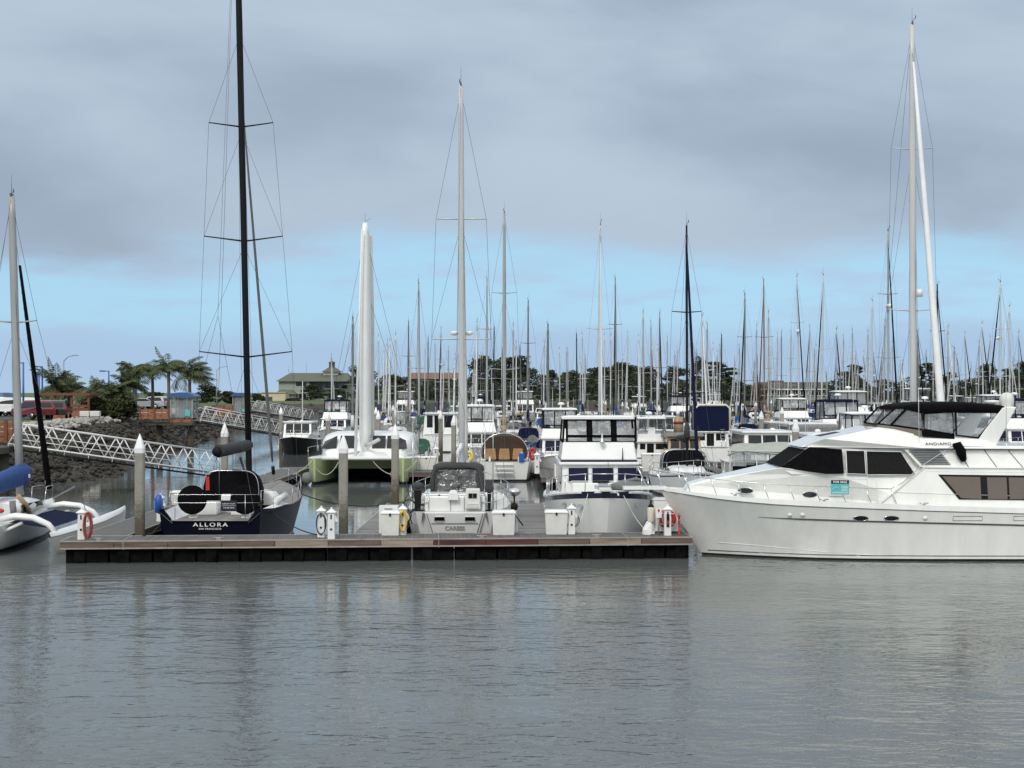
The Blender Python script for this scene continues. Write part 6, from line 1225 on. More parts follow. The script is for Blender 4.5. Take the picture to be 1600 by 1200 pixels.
for px, yt, mm, fm, fx in CAT:
    best = None
    for row in ([fx] if fx else ROWS):
        X = WX(px, row); H_ = WZ(yt, row)
        if occupied(row, X, 1.9): continue
        pref = lerp(11.5, 18.5, sstep(540, 340, yt)); c = abs(H_ - pref) + random.uniform(0, 1.2) + (6 if H_ > 21 or H_ < 9 else 0)
        if best is None or c < best[0]: best = (c, row, X, H_)
    if best is None: continue
    _, row, X, H_ = best; used.setdefault(row, []).append((X, 1.9)); away = random.random() < .5
    pi = None
    if fm is None: pi = random.choice((2, 2, 0, 4))
    elif fm == 'redfurl': pi = 5
    else: pi = random.choice((0, 1, 3))
    place_sail(px, row, H_, mm, fm, away, random.choice(COVS), pi)
# the rest of the slips
for row in ROWS:
    X = {107: -11.0, 139: -14.5, 156: -18, 188: -23, 205: -24.5, 237: -24, 254: -22, 286: -17, 303: -12}[row]
    while X < .348 * row + 1.5:
        if not occupied(row, X, 1.8):
            used.setdefault(row, []).append((X, 1.8)); px = X / row * F + CX
            if random.random() < (.5 if row < 130 else .5 if row < 170 and px > 1050 else .30): place_motor(px, row, random.random() < .5)
            elif not (row < 115 and 690 < px < 1100): place_sail(px, row, random.uniform(9.5, 13.2) if row < 200 else random.uniform(10, 14.5), random.choice(('alum', 'alumw', 'alumd', 'alum', 'alumw')), random.choice((None, 'whitefurl', 'whitefurl', 'navyfurl', 'blackfurl')), random.random() < .5, random.choice(COVS))
            else: place_motor(px, row, random.random() < .5)
            X += random.uniform(.2, 1.2)
        X += .45
for o, *_ in SP + MP:
    for c in list(o.children_recursive): bpy.data.objects.remove(c)
    bpy.data.objects.remove(o)
def name_fleet(L):
    by = {}
    for o, base, px, row, cat, grp in L: by.setdefault(f"{base}, {rowname(row)}, {landmark(px)}", []).append((px, o, cat, grp))
    NW = {2: 'two', 3: 'three', 4: 'four', 5: 'five', 6: 'six'}
    def fit(s):
        for a, b in (('white motor boat with', 'motor boat with'), (' the ', ' '), (' and ', ', '), (' sail cover', ' cover'), (' one of two', ' one')):
            if len(s.split()) > 16: s = s.replace(a, b)
        return s
    for lb, v in by.items():
        v.sort(key=lambda a: a[0]); n = len(v)
        for i, (px, o, cat, grp) in enumerate(v):
            if n > 1:
                pos = ('left one of two' if i == 0 else 'right one of two') if n == 2 else ('leftmost' if i == 0 else 'rightmost' if i == n - 1 else ('middle one' if n == 3 else ('second', 'third', 'fourth', 'fifth')[i - 1] + ' from left'))
            else: pos = None
            tag(o, fit(lb + (', ' + pos if pos else '')), cat, grp)
name_fleet(FLEET)
# walkway docks of the rows, finger docks and their pilings
PIL = []
def low_dock(x0, x1, y0, y1, label, name='walkway_dock'):
    o = thing(name, label, 'dock', (x0, y0, 0)); MB().box(0, x1 - x0, 0, y1 - y0, DZ - .08, DZ).build('deck_boards', 'dockdeck', o); mb = MB(); mb.box(.02, x1 - x0 - .02, .02, .1, DZ - .28, DZ - .08); mb.box(.02, x1 - x0 - .02, y1 - y0 - .1, y1 - y0 - .02, DZ - .28, DZ - .08); mb.build('fascia', 'fascia', o); MB().box(.2, x1 - x0 - .2, .25, y1 - y0 - .25, -.2, DZ - .08).build('float', 'float', o); return o
for i, Y in enumerate((98.6, 147.5, 196.5, 245.5, 294.5)):
    low_dock(-12.5 - i * 3, .36 * Y + 4, Y, Y + 2, f'plank walkway dock between the boats of the {("first", "second", "third", "fourth", "last")[i]} row')
    X = -10.5 - i * 2
    while X < .35 * Y:
        for sgn in (-1, 1):
            yp = Y + sgn * random.uniform(9, 12.5) + (1 if sgn > 0 else 0); px = X / yp * F + CX
            if i < 4 and not (i == 0 and sgn < 0) and not (1420 < px < 1480 and 0): PIL.append((X + random.uniform(-.6, .6), yp, px))
        X += random.uniform(8.5, 11)
for (x0, x1, y0, y1, lb) in ((WX(625, 89) - .5, WX(700, 89) + .6, 87.5, 98.4, 'finger dock right of the green catamaran with its white pedestals'), (WX(852, 84) - .3, WX(885, 84) + .2, 82, 98.4, 'finger dock under the half hidden cruiser, left of the trawler'), (WX(1003, 86), WX(1040, 86), 80, 98.4, 'finger dock right of the trawler leading to the white fishing cruiser'), (WX(1150, 80), WX(1172, 80), 78, 98.4, 'finger dock between the navy stripe sloop and the flat roof cruiser')):
    low_dock(x0, x1, y0, y1, lb, 'finger_dock')
by = {}
for X, Y, px in PIL: by.setdefault((rowname(Y), landmark(px)), []).append((px, X, Y))
for (rn, lm), v in by.items():
    v.sort()
    for i, (px, X, Y) in enumerate(v):
        pos = '' if len(v) == 1 else ', leftmost' if i == 0 else ', rightmost' if i == len(v) - 1 else f", {('second', 'third', 'fourth')[i - 1]} from left"
        piling(X, Y, 4.1, f"white capped piling, {rn}, {lm}{pos}")
for px, py, lb in ((649, 724, 'white pedestal on the finger dock right of the catamaran, left one'), (681, 728, 'white pedestal with dark hoses beside the piling behind the white sloop'), (713, 722, 'white light pedestal just behind the white sloop canvas top'), (732, 720, 'white pedestal left of the yellow horseshoe buoy'), (839, 740, 'white pedestal on the finger dock under the half hidden cruiser')):
    d = 2300 * 4.78 / (py - HY + 0); d = min(d, 99.5); pedestal(0, 0, lb, at=(WX(px, d), d), s=1.25)
d = 90; dock_box(0, 0, 0, 'white dock box between the two distant pedestals right of the catamaran', at=(WX(666, d), d), w=1.3)
d = 88; dock_box(0, 0, 0, 'white dock box below the white fishing cruiser stern', at=(WX(1019, d), d), w=1.3, h=1.0)
# ---------------------------------------------------------------- shore, buildings, trees
GZ = 3.0
M['asphalt'] = mat('asphalt', (.055, .055, .057), .9, var=.2, scale=2)
M['grass'] = mat('grass_bank', (.07, .10, .035), .95, var=.35, scale=1.2)
M['soil'] = mat('bank_soil', (.045, .040, .032), .95, var=.4, scale=1.5, bump=.6, bscale=6)
M['rockdark'] = mat('wet_rock', (.026, .022, .016), .8, var=.5, scale=3, bump=.5, bscale=10)
M['rockpale'] = mat('dry_rock', (.33, .32, .29), .9, var=.35, scale=3, bump=.5, bscale=10)
M['rockmid'] = mat('weathered_rock', (.055, .05, .036), .9, var=.5, scale=3, bump=.5, bscale=10)
M['cedar'] = plank_mat('cedar_boards', (.24, .095, .045), .16, 'X', .7)
M['redwood'] = mat('redwood', (.16, .05, .025), .7, var=.25, scale=4, stretch=(1, 1, 6))
M['bluemetal'] = mat('blue_metal', (.035, .10, .22), .4, var=.08)
M['bluepole'] = mat('blue_pole', (.03, .12, .36), .5, var=.1)
M['greypole'] = mat('grey_pole', (.28, .30, .32), .5, var=.1)
M['sidingg'] = plank_mat('grey_green_siding', (.27, .31, .27), .35, 'Z', .8, .8, .06)
M['roofg'] = mat('green_grey_roof', (.105, .115, .085), .85, var=.15, scale=1, stretch=(.5, .5, 4))
M['roofd'] = mat('dark_shingles', (.07, .07, .065), .9, var=.15)
M['creamwall'] = mat('cream_wall', (.56, .50, .36), .8, var=.06)
M['tilered'] = mat('clay_tiles', (.20, .115, .08), .85, var=.2)
M['carred'] = mat('red_car_paint', (.15, .008, .014), .25, var=.05, coat=.6)
M['cardark'] = mat('dark_car_paint', (.016, .018, .022), .25, var=.05, coat=.6)
M['carsilver'] = mat('silver_car_paint', (.45, .46, .48), .3, .3, var=.05, coat=.5)
M['carwhite'] = mat('white_car_paint', (.72, .73, .73), .3, var=.04, coat=.5)
M['trunk'] = mat('bark', (.10, .08, .06), .95, var=.3, scale=5, bump=.6)
M['palmtrunk'] = mat('palm_bark', (.17, .145, .115), .95, var=.3, scale=6, stretch=(1, 1, 5), bump=.6)
for k, c in (('leafa', (.030, .042, .018)), ('leafb', (.048, .062, .026)), ('leafc', (.020, .030, .015)), ('leafd', (.07, .085, .03)), ('palmleaf', (.055, .075, .030)), ('palmleaf2', (.10, .115, .055))): M[k] = mat('foliage_' + k[-1] + ('_palm' if 'palm' in k else ''), c, .75, var=.3, scale=1.5, spec=.25)
TOE = [(-120, 40), (-60, 62), (-40, 70), (-30, 74), (-26.5, 79), (-24.8, 86), (-23.6, 93), (-25.4, 97), (-27.8, 104), (-29, 116), (-30, 132), (-31.5, 150), (-34, 175), (-38, 205), (-41, 240), (-38, 285), (-20, 322), (20, 336), (80, 342), (150, 347), (260, 352), (500, 356)]
CRE = [(-120, 56), (-66, 74), (-50, 82), (-42, 87), (-38.5, 92), (-37, 97), (-36, 104), (-36.2, 111), (-36.8, 118), (-38, 126), (-39, 138), (-40.5, 155), (-43, 180), (-47, 208), (-50, 243), (-46, 292), (-22, 331), (20, 345), (80, 351), (150, 356), (260, 361), (500, 365)]
OUT = [(-2500, -200), (-2500, 0), (-2500, 100), (-2500, 200), (-2500, 400), (-2500, 600), (-2500, 800), (-2500, 1000), (-2400, 1300), (-2300, 1600), (-2200, 1900), (-2000, 2200), (-1700, 2500), (-1400, 2700), (-1100, 2800), (-800, 2900), (-400, 3000), (100, 3000), (700, 3000), (1300, 3000), (2000, 2900), (3000, 2600)]
def resample(T, k):
    out = []
    for (a, b) in zip(T, T[1:]):
        for i in range(k): out.append((lerp(a[0], b[0], i / k), lerp(a[1], b[1], i / k)))
    return out + [T[-1]]
K = 6; toe, cre = resample(TOE, K), resample(CRE, K)
def bankpt(i, t, nz=.25):
    a, b = toe[i], cre[i]; x, y = lerp(a[0], b[0], t), lerp(a[1], b[1], t); z = lerp(-.5, GZ, sstep(0, 1, t) * .5 + t * .5)
    q = noise.noise((x * .25, y * .25, 0)); z += nz * q * (1 if 0 < t < 1 else 0); return (x + q * .8 * (1 - t), y, z)
mb = MB(); mb.loft([[bankpt(i, t) for t in (0, .15, .3, .45, .6, .75, .88, 1)] for i in range(len(toe))], False); tag(mb.build('shore_bank', 'soil'), kind='structure')
mb = MB(); mb.loft([[(c[0], c[1], GZ), (lerp(c[0], o_[0], .01), lerp(c[1], o_[1], .01), GZ + .02), (*o_, GZ)] for c, o_ in zip(CRE, OUT)], False); tag(mb.build('ground', 'grass'), kind='structure')
mb = MB(); mb.add([(-160, 128, GZ + .03), (-44, 128, GZ + .03), (-47, 170, GZ + .03), (-52, 230, GZ + .03), (-160, 230, GZ + .03)], [(0, 1, 2, 3, 4)]); tag(mb.build('car_park', 'asphalt'), kind='structure')
random.seed(8)
def rocks(name, m, t0, t1, n, s0, s1, i0, i1):
    bm = bmesh.new(); bmesh.ops.create_icosphere(bm, subdivisions=1, radius=1); base = [v.co.copy() for v in bm.verts]; fs = [[v.index for v in f.verts] for f in bm.faces]; bm.free()
    mb = MB()
    for _ in range(n):
        i = int(lerp(i0, i1, random.random() ** 1.15)); t = random.uniform(t0, t1); p = Vector(bankpt(min(i, len(toe) - 1), t)); s = random.uniform(s0, s1); e = Matrix.Rotation(random.uniform(0, 6), 3, 'Z') @ Matrix.Rotation(random.uniform(-.5, .5), 3, 'X'); sc = (random.uniform(.7, 1.3), random.uniform(.6, 1.1), random.uniform(.5, .9))
        p.x += random.uniform(-.8, .8); p.y += random.uniform(-1, 1)
        mb.add([p + e @ Vector((v.x * sc[0], v.y * sc[1], v.z * sc[2])) * s * random.uniform(.85, 1.12) for v in base], fs)
    tag(mb.build(name, m, fix=False), kind='stuff')
rocks('wet_rocks', 'rockdark', .04, .72, 5200, .10, .30, 3 * K, 13 * K); rocks('weathered_rocks', 'rockmid', .55, .92, 2200, .10, .30, 3 * K, 14 * K); rocks('dry_rocks', 'rockpale', .86, 1.02, 1900, .12, .34, 4 * K, 14 * K); rocks('far_rocks', 'rockmid', .1, 1.0, 1200, .3, .7, 13 * K, 20 * K)
# ---- gangways
def gangway(a, b, h, label, n, w=1.4):
    o = thing('gangway', label, 'gangway', a); A, B = Vector((0, 0, 0)), Vector(b) - Vector(a); u = B.normalized(); sdv = Vector((-u.y, u.x, 0)).normalized(); up = Vector((0, 0, 1))
    mb = MB(); mb.add([A - sdv * w / 2, A + sdv * w / 2, B + sdv * w / 2, B - sdv * w / 2] + [p - up * .10 for p in (A - sdv * w / 2, A + sdv * w / 2, B + sdv * w / 2, B - sdv * w / 2)], [(0, 1, 2, 3), (4, 7, 6, 5), (0, 4, 5, 1), (1, 5, 6, 2), (2, 6, 7, 3), (3, 7, 4, 0)]); mb.build('walking_deck', 'lip', o)
    for sg in (-1, 1):
        e = sdv * sg * (w / 2 + .05); mb = MB(); P = lambda t, z: A.lerp(B, t) + e + up * z
        mb.tube([P(0, 0), P(1, 0)], .055, 4); mb.tube([P(.5 / n, h), P(1 - .5 / n, h)], .055, 4); mb.tube([P(0, 0), P(.5 / n, h)], .045, 4); mb.tube([P(1, 0), P(1 - .5 / n, h)], .045, 4)
        for k in range(n):
            if k: mb.tube([P((k - .5) / n, h), P(k / n, 0)], .038, 4)
            if k < n - 1 or 1: mb.tube([P(k / n, 0), P((k + .5) / n, h)], .038, 4)
            mb.tube([P(k / n, 0), P(k / n, -.22)], .03, 4)
        for q in (.28, .55): mb.tube([P(q * .5 / n, h * q), P(1 - q * .5 / n, h * q)], .025, 4)
        mb.build('side_truss', 'aluwhite', o)
    mb = MB(); mb.tube([sdv * -.5 + B + Vector((0, 0, -.1)), B + sdv * -.5 + u * .6 - up * .45, B - sdv * .5 + u * .5 - up * .8], .06, 6); mb.tube([A - sdv * .6 - up * .25, B - sdv * .6 - up * .25], .05, 5); mb.build('service_pipe', 'blackpl', o); return o
gangway(WP(18, 694, 78), WP(345, 739, 84), 1.15, 'nearest white truss gangway, sloping down behind the dark sloop', 9)
gangway(WP(302, 656, 138), WP(452, 681, 157), 1.35, 'middle white truss gangway starting at the blue roofed booth', 9)
gangway(WP(388, 641, 214), WP(486, 656, 240), 1.5, 'farthest white truss gangway starting behind the black mast', 9)
def landing(px, py, d, w, dep, label, posts=True):
    p = WP(px, py, d); o = thing('pier_landing', label, 'pier', (p.x, p.y, 0)); z = p.z; MB().box(-w, 0, -dep / 2, dep / 2, z - .35, z - .03).build('slab', 'wetconc', o)
    for xx in (-w * .85, -.5): MB().tube([(xx, 0, -.8), (xx, 0, z - .36)], .3, 10).build('pier_leg', 'wetconc', o)
    return z
z = landing(20, 697, 78, 7, 4, 'concrete landing at the head of the nearest gangway')
p = WP(20, 697, 78)
def fence(px0, px1, py, d, hgt, label, base=None, m='cedar', posts=3):
    x0, x1 = WX(px0, d), WX(px1, d); zb = WZ(py, d) if base is None else base; o = thing('board_fence', label, 'fence', (x0, d, zb)); n = max(3, int(hgt / .28))
    mb = MB()
    for k in range(n): mb.box(0, x1 - x0, -.02, .02, .08 + k * (hgt - .1) / n, .08 + (k + .82) * (hgt - .1) / n)
    mb.build('boards', m, o)
    for k in range(posts): x = (x1 - x0) * k / (posts - 1); MB().box(x - .08, x + .08, -.10, -.03, 0, hgt + .08).build('post', 'redwood', o)
fence(-18, 9, 692, 77.0, 1.15, 'cedar board fence at the landing on the left edge'); fence(10, 23, 690, 79.6, 1.1, 'short cedar fence panel beside the nearest gangway head', posts=2)
fence(219, 264, 656, 136, 1.05, 'cedar fence left of the nearer blue roofed booth', posts=3); fence(336, 364, 652, 205, 1.6, 'cedar fence left of the farther blue roofed booth'); fence(268, 300, 661, 134, .35, 'low timber kerb under the nearer blue roofed booth')
landing(306, 658, 138, 4, 3, 'concrete pier under the nearer blue roofed booth'); landing(392, 643, 213, 4, 3, 'concrete pier under the farther blue roofed booth')
def booth(px0, px1, py0, py1, d, label):
    x0, x1 = WX(px0, d), WX(px1, d); zt, zb = WZ(py0, d), WZ(py1, d); w, h = x1 - x0, zt - zb; o = thing('gate_booth', label, 'gate booth', ((x0 + x1) / 2, d + 1, zb))
    mb = MB(); ring = [[(lerp(-w * .54, w * .54, k / 10), y, h - .42 + .36 * math.sin(math.pi * k / 10) ** .6) for k in range(11)] for y in (-1.4, 1.4)]; mb.loft([[*r, (w * .54, r[0][1], h - .55), (-w * .54, r[0][1], h - .55)] for r in ring], True, smooth=False); mb.build('barrel_roof', 'bluemetal', o)
    for sx in (-1, 1):
        for sy in (-1, 1): MB().box(sx * w * .42 - .06, sx * w * .42 + .06, sy * 1.1 - .06, sy * 1.1 + .06, 0, h - .5).build('post', 'greypole', o)
    for sy in (-1, 1): MB().box(-w * .40, w * .40, sy * 1.1 - .02, sy * 1.1 + .02, .05, h - .55).build('wire_panel', 'clear2', o)
    MB().box(w * .14, w * .34, -1.2, -1.14, .2, h * .30).build('notice_board', 'teal', o)
    MB().box(-w * .2, w * .02, -.4, .4, .0, h * .75).build('gate_leaf', 'greypole', o)
booth(264, 304, 612, 653, 137, 'nearer blue roofed gate booth above the middle gangway'); booth(362, 388, 613, 650, 212, 'farther blue roofed gate booth behind the black mast')
# ---- cars
def car(px, py, d, rz, m, label, kind='suv', s=1.0):
    o = thing('parked_car' if kind != 'truck' else 'parked_pickup', label, 'car' if kind != 'truck' else 'pickup', (WX(px, d), d, GZ + .04), R(rz)); o.scale = (s, s, s)
    P = {'suv': ([(-2.25, .38), (-2.28, .95), (-2.12, 1.08), (-1.85, 1.62), (-1.5, 1.72), (.1, 1.70), (.5, 1.6), (1.15, 1.08), (2.1, .95), (2.28, .75), (2.28, .38)], [(-1.88, 1.10), (-1.66, 1.55), (.2, 1.56), (.95, 1.10)]),
         'car': ([(-2.2, .35), (-2.22, .85), (-2.0, .98), (-1.5, 1.05), (-.9, 1.42), (.2, 1.44), (1.05, 1.0), (2.0, .88), (2.2, .7), (2.2, .35)], [(-1.35, 1.02), (-.85, 1.36), (.18, 1.37), (.9, 1.02)]),
         'truck': ([(-2.9, .5), (-2.9, 1.2), (-2.75, 1.85), (-1.0, 1.9), (-.95, 1.85), (.6, 1.88), (1.2, 1.25), (2.5, 1.15), (2.7, 1.0), (2.7, .5)], [(-.6, 1.25), (-.6, 1.75), (.55, 1.76), (.95, 1.25)])}[kind]
    w = lambda x, z: lerp(.92, .72, sstep(1.0, 1.75, z)); mb = MB(); house(mb, P[0], w); mb.build('body', m, o, .05)
    for sd in (1, -1): side(MB(), P[1], w, sd, .012).build('side_window', 'glass', o)
    top = P[0]; bk = top[2:4] if kind != 'truck' else top[1:3]
    mb = MB(); (xa, za), (xb, zb) = bk; mb.ext([(xa - .015, -.62, za + .04), (xa - .015, .62, za + .04), (xb - .02, .56, zb - .06), (xb - .02, -.56, zb - .06)], (.03, 0, 0)); mb.build('rear_window', 'glass', o)
    for sd in (1, -1):
        MB().box(top[1][0] - .03, top[1][0] + .08, sd * .78 - .1, sd * .78 + .1, .85, 1.08).build('tail_light', 'red', o); MB().box(top[-2][0] - .1, top[-2][0] + .02, sd * .66 - .14, sd * .66 + .14, .72, .85).build('headlight', 'plastic', o)
        for xx in (top[0][0] * .62, top[-1][0] * .64):
            mb = MB(); mb.lathe([(.01, -.11), (.33, -.11), (.36, -.05), (.36, .05), (.33, .11), (.01, .11)], (xx, sd * .86, .36), 18, axis='Y'); q = mb.build('wheel', 'blackpl', o); mb = MB(); mb.lathe([(.01, 0), (.2, 0), (.22, .02), (.01, .03)], (xx, sd * .975 - (.02 if sd > 0 else .01), .36), 14, axis='Y'); mb.build('rim', 'steel', q)
car(52, 656, 131, 138, 'carred', 'dark red estate car parked above the pale rocks'); car(92, 656, 133, 100, 'cardark', 'black car parked rear-on beside the red car, left of the red shelter'); car(18, 648, 146, 172, 'carwhite', 'white pickup with canopy near the left edge, behind the red car', 'truck'); car(-14, 648, 150, 180, 'carwhite', 'white van cut by the left edge of the photo', 'truck')
car(222, 636, 205, 30, 'carsilver', 'silver car parked left of the gate booth', 'car', 1.1); car(240, 634, 212, 160, 'carsilver', 'pale silver car closest to the gate booth, behind the cedar fence', 'suv', 1.05); car(205, 637, 210, 20, 'carwhite', 'white car half hidden by the low palms', 'suv', 1.0)
o = thing('timber_shelter', 'dark red timber shelter with flat roof beyond the black car', 'shelter', (WX(105, 139), 139, GZ)); w = WX(145, 139) - WX(66, 139)
MB().box(-w / 2 - .2, w / 2 + .2, -1.6, 1.6, 2.15, 2.38).build('roof', 'redwood', o)
for k in range(4): MB().box(lerp(-w / 2, w / 2, k / 3) - .09, lerp(-w / 2, w / 2, k / 3) + .09, -1.35, -1.17, 0, 2.15).build('post', 'redwood', o)
for k, (a, b) in enumerate(((0, .62), (.70, .98), (1.06, 1.28))): MB().box(-w * .35, w / 2, -1.4, -1.36, a, b).build('side_board', 'redwood' if k else 'cedar', o)
MB().box(-w * .1, w * .3, -1.0, -.4, .02, .55).build('bench', 'rockpale' if 0 else 'conc', o)
for px, lb in ((133, 'pale bench block right of the red shelter, left one'), (149, 'pale bench block right of the red shelter, right one')): q = thing('bench_block', lb, 'bench', (WX(px, 133), 133, GZ)); MB().box(-.42, .42, -.3, .3, .28, .75).build('seat_block', 'plastic' if 0 else 'oldplastic', q, .03); MB().box(-.36, .36, -.25, .25, 0, .28).build('base', 'conc', q)
o = thing('blue_roof_kiosk', 'kiosk with dark blue hipped roof at the left edge', 'kiosk', (WX(-4, 155), 155, GZ)); MB().frus(-1.6, 1.6, -1.5, 1.5, 1.2, -1.5, .9, -1.2, 1.2, 2.4).build('hip_roof', 'bluemetal', o); MB().box(-1.4, 1.4, -1.3, 1.3, 0, 1.2).build('kiosk_wall', 'white2', o)
def lamp(px, ytop, d, label, m='bluepole', arm=-1, arml=.75, curve=False, banner=False):
    zt = WZ(ytop, d) - GZ; o = thing('street_lamp', label, 'street lamp', (WX(px, d), d, GZ)); MB().tube([(0, 0, 0), (0, 0, zt)], [.11, .075], 8).build('pole', m, o)
    mb = MB()
    if curve: mb.tube([(0, 0, zt - .1), (arm * arml * .4, 0, zt + .45), (arm * arml, 0, zt + .6)], .05, 6); mb.build('arm', m, o); MB().box(arm * arml - .3, arm * arml + .3, -.12, .12, zt + .52, zt + .64).build('lamp_head', 'greypole', o)
    else: mb.box(min(0, arm * arml), max(0, arm * arml), -.05, .05, zt - .12, zt - .02); mb.build('arm', m, o); MB().box(arm * arml - .25, arm * arml + .25, -.2, .2, zt - .14, zt + .02).build('lamp_head', m, o)
    if banner: MB().box(-.75, -.12, -.02, .02, zt * .68, zt * .95).build('banner', m, o)
lamp(36.5, 566, 140, 'blue street lamp just right of the trimaran mast'); lamp(66, 572, 150, 'taller of the two blue lamps above the round palm'); lamp(61, 577, 165, 'shorter blue lamp with banner above the round palm', banner=True); lamp(170, 579, 165, 'blue lamp between the low palms and the tall palms'); lamp(213, 583, 190, 'short dark blue lamp in front of the left tall palm'); lamp(265, 580, 190, 'blue lamp between the third and fourth tall palms')
lamp(99.5, 563, 175, 'grey street lamp with a curved arm over the round palm', 'greypole', 1, 1.4, True); lamp(338.5, 578, 260, 'grey street lamp with a curved arm right of the palms', 'greypole', 1, 1.6, True)
# ---- vegetation
def leafmesh(mb, lobes, n, size, flat=.5, mats=3):
    tot = sum(l[3] * l[4] * l[5] for l in lobes)
    for (cx, cy, cz, rx, ry, rz) in lobes:
        for _ in range(int(n * rx * ry * rz / tot)):
            while True:
                v = Vector((random.uniform(-1, 1), random.uniform(-1, 1), random.uniform(-1, 1)))
                if .30 < v.length < 1: break
            v *= random.uniform(.75, 1.08); c = Vector((cx + v.x * rx, cy + v.y * ry, cz + v.z * rz))
            if noise.noise(c * .55 / size) < -.28: continue
            s = size * random.uniform(.5, 1.2); a = Vector((random.uniform(-1, 1), random.uniform(-1, 1), random.uniform(-flat, flat))).normalized() * s; b = Vector((random.uniform(-1, 1), random.uniform(-1, 1), random.uniform(-flat, flat + .3))); b = (b - a * b.dot(a) / a.length_squared).normalized() * s * .55
            mb.add([c - a, c - b, c + a, c + b], [(0, 1, 2, 3)], random.randrange(mats))
def cypress(X, Y, w, h, label, seed=1, open_=False, dens=1.0, name='cypress_tree', lean=0, cat='tree', group='trees behind the harbour', trunk=True, cols=('leafa', 'leafc', 'leafb')):
    random.seed(seed); o = thing(name, label, cat, (X, Y, GZ), 0, group)
    lobes = []; n = 26 if not open_ else 17
    for k in range(n):
        t = (k + .5) / n; ang = random.uniform(0, 6.28); z = h * lerp(.10 if not open_ else .34, .92, t); rr = w * .5 * (math.sin(math.pi * (.34 + .60 * t)) ** .7) * random.uniform(.3, .9)
        lobes.append((math.cos(ang) * rr + lean * t, math.sin(ang) * rr * .8, z, w * random.uniform(.17, .30) * (1 if not open_ else .85), w * random.uniform(.16, .26), h * (random.uniform(.06, .12) if not open_ else random.uniform(.03, .055))))
    mb = MB(); leafmesh(mb, lobes, int(5600 * dens), max(.26, min(.42, w * .034)), .35 if open_ else .6); mb.build('crown', list(cols), o, fix=False)
    if trunk:
        mb = MB(); mb.tube([(0, 0, -.2), (.1, 0, h * .25), (lean * .3 - .1, 0, h * .5), (lean * .6, 0, h * .85)], [w * .035 + .12, w * .03 + .1, w * .02 + .06, .05], 7)
        for l in lobes[:12]: mb.tube([(lean * .2, 0, max(h * .15, l[2] - h * .22)), (l[0] * .55, l[1] * .55, l[2] - h * .06), (l[0], l[1], l[2])], [.16, .1, .04], 5)
        mb.build('trunk', 'trunk', o)
    return o
def px_tree(px0, px1, ytop, d, label, seed, **k):
    X = WX((px0 + px1) / 2, d); w = (px1 - px0) / F * d * 1.12; return cypress(X, d, w, WZ(ytop, d) - GZ, label, seed, **k)
for a in ((543, 590, 568, 372, 'conifer right of the cupola building, behind the catamaran mast', 1), (592, 645, 585, 372, 'bushy green tree left of the red tiled roof', 2, dict(dens=1.2, cols=('leafb', 'leafa', 'leafd'))), (726, 790, 556, 368, 'dense dark cypress right of the tall white mast', 3, dict(dens=1.4)), (768, 838, 553, 374, 'broad dark cypress behind the silver mast above the brown canvas sloop', 4, dict(dens=1.4)), (843, 872, 577, 380, 'small dark cypress left of the trawler hardtop', 5), (872, 912, 578, 384, 'dark cypress between the small one and the tall clump', 6, dict(dens=1.2)), (904, 962, 571, 368, 'dark cypress left in the clump above the trawler', 7, dict(dens=1.3)),
    (945, 1010, 565, 374, 'tall dark cypress in the clump above the trawler', 8, dict(dens=1.4)), (990, 1032, 572, 370, 'dark cypress at the right end of the trawler clump', 9, dict(dens=1.2)), (1036, 1078, 572, 372, 'dark tree just left of the black mast', 10, dict(dens=1.2)), (1074, 1106, 556, 368, 'tall narrow dark pine right of the black mast', 11), (1098, 1150, 561, 372, 'open crowned pine behind the navy canvas cruiser', 12, dict(open_=True, name='pine_tree')), (1120, 1162, 596, 376, 'rounded dark bush tree right of the open pine', 13), (1158, 1186, 602, 380, 'low rounded tree left of the long grey roof', 14),
    (1304, 1354, 566, 366, 'lone open pine right of the long grey roof', 15, dict(open_=True, name='pine_tree', dens=1.1)), (1424, 1446, 566, 372, 'thin open pine beside the tallest white mast', 16, dict(open_=True, name='pine_tree')), (1436, 1474, 563, 366, 'middle open pine between the white mast and its headsail', 17, dict(open_=True, name='pine_tree')), (1470, 1500, 578, 368, 'open pine just right of the white headsail', 18, dict(open_=True, name='pine_tree')), (1508, 1540, 590, 376, 'low dark tree left of the radome', 19), (1524, 1562, 568, 368, 'dark cypress right of the whip antenna', 20, dict(dens=1.2)), (1560, 1592, 574, 372, 'dark cypress above the white radome', 21, dict(dens=1.2)), (1582, 1630, 562, 368, 'tallest dark cypress at the right edge', 22, dict(dens=1.3))):
    px_tree(*a[:6], **(a[6] if len(a) > 6 else {}))
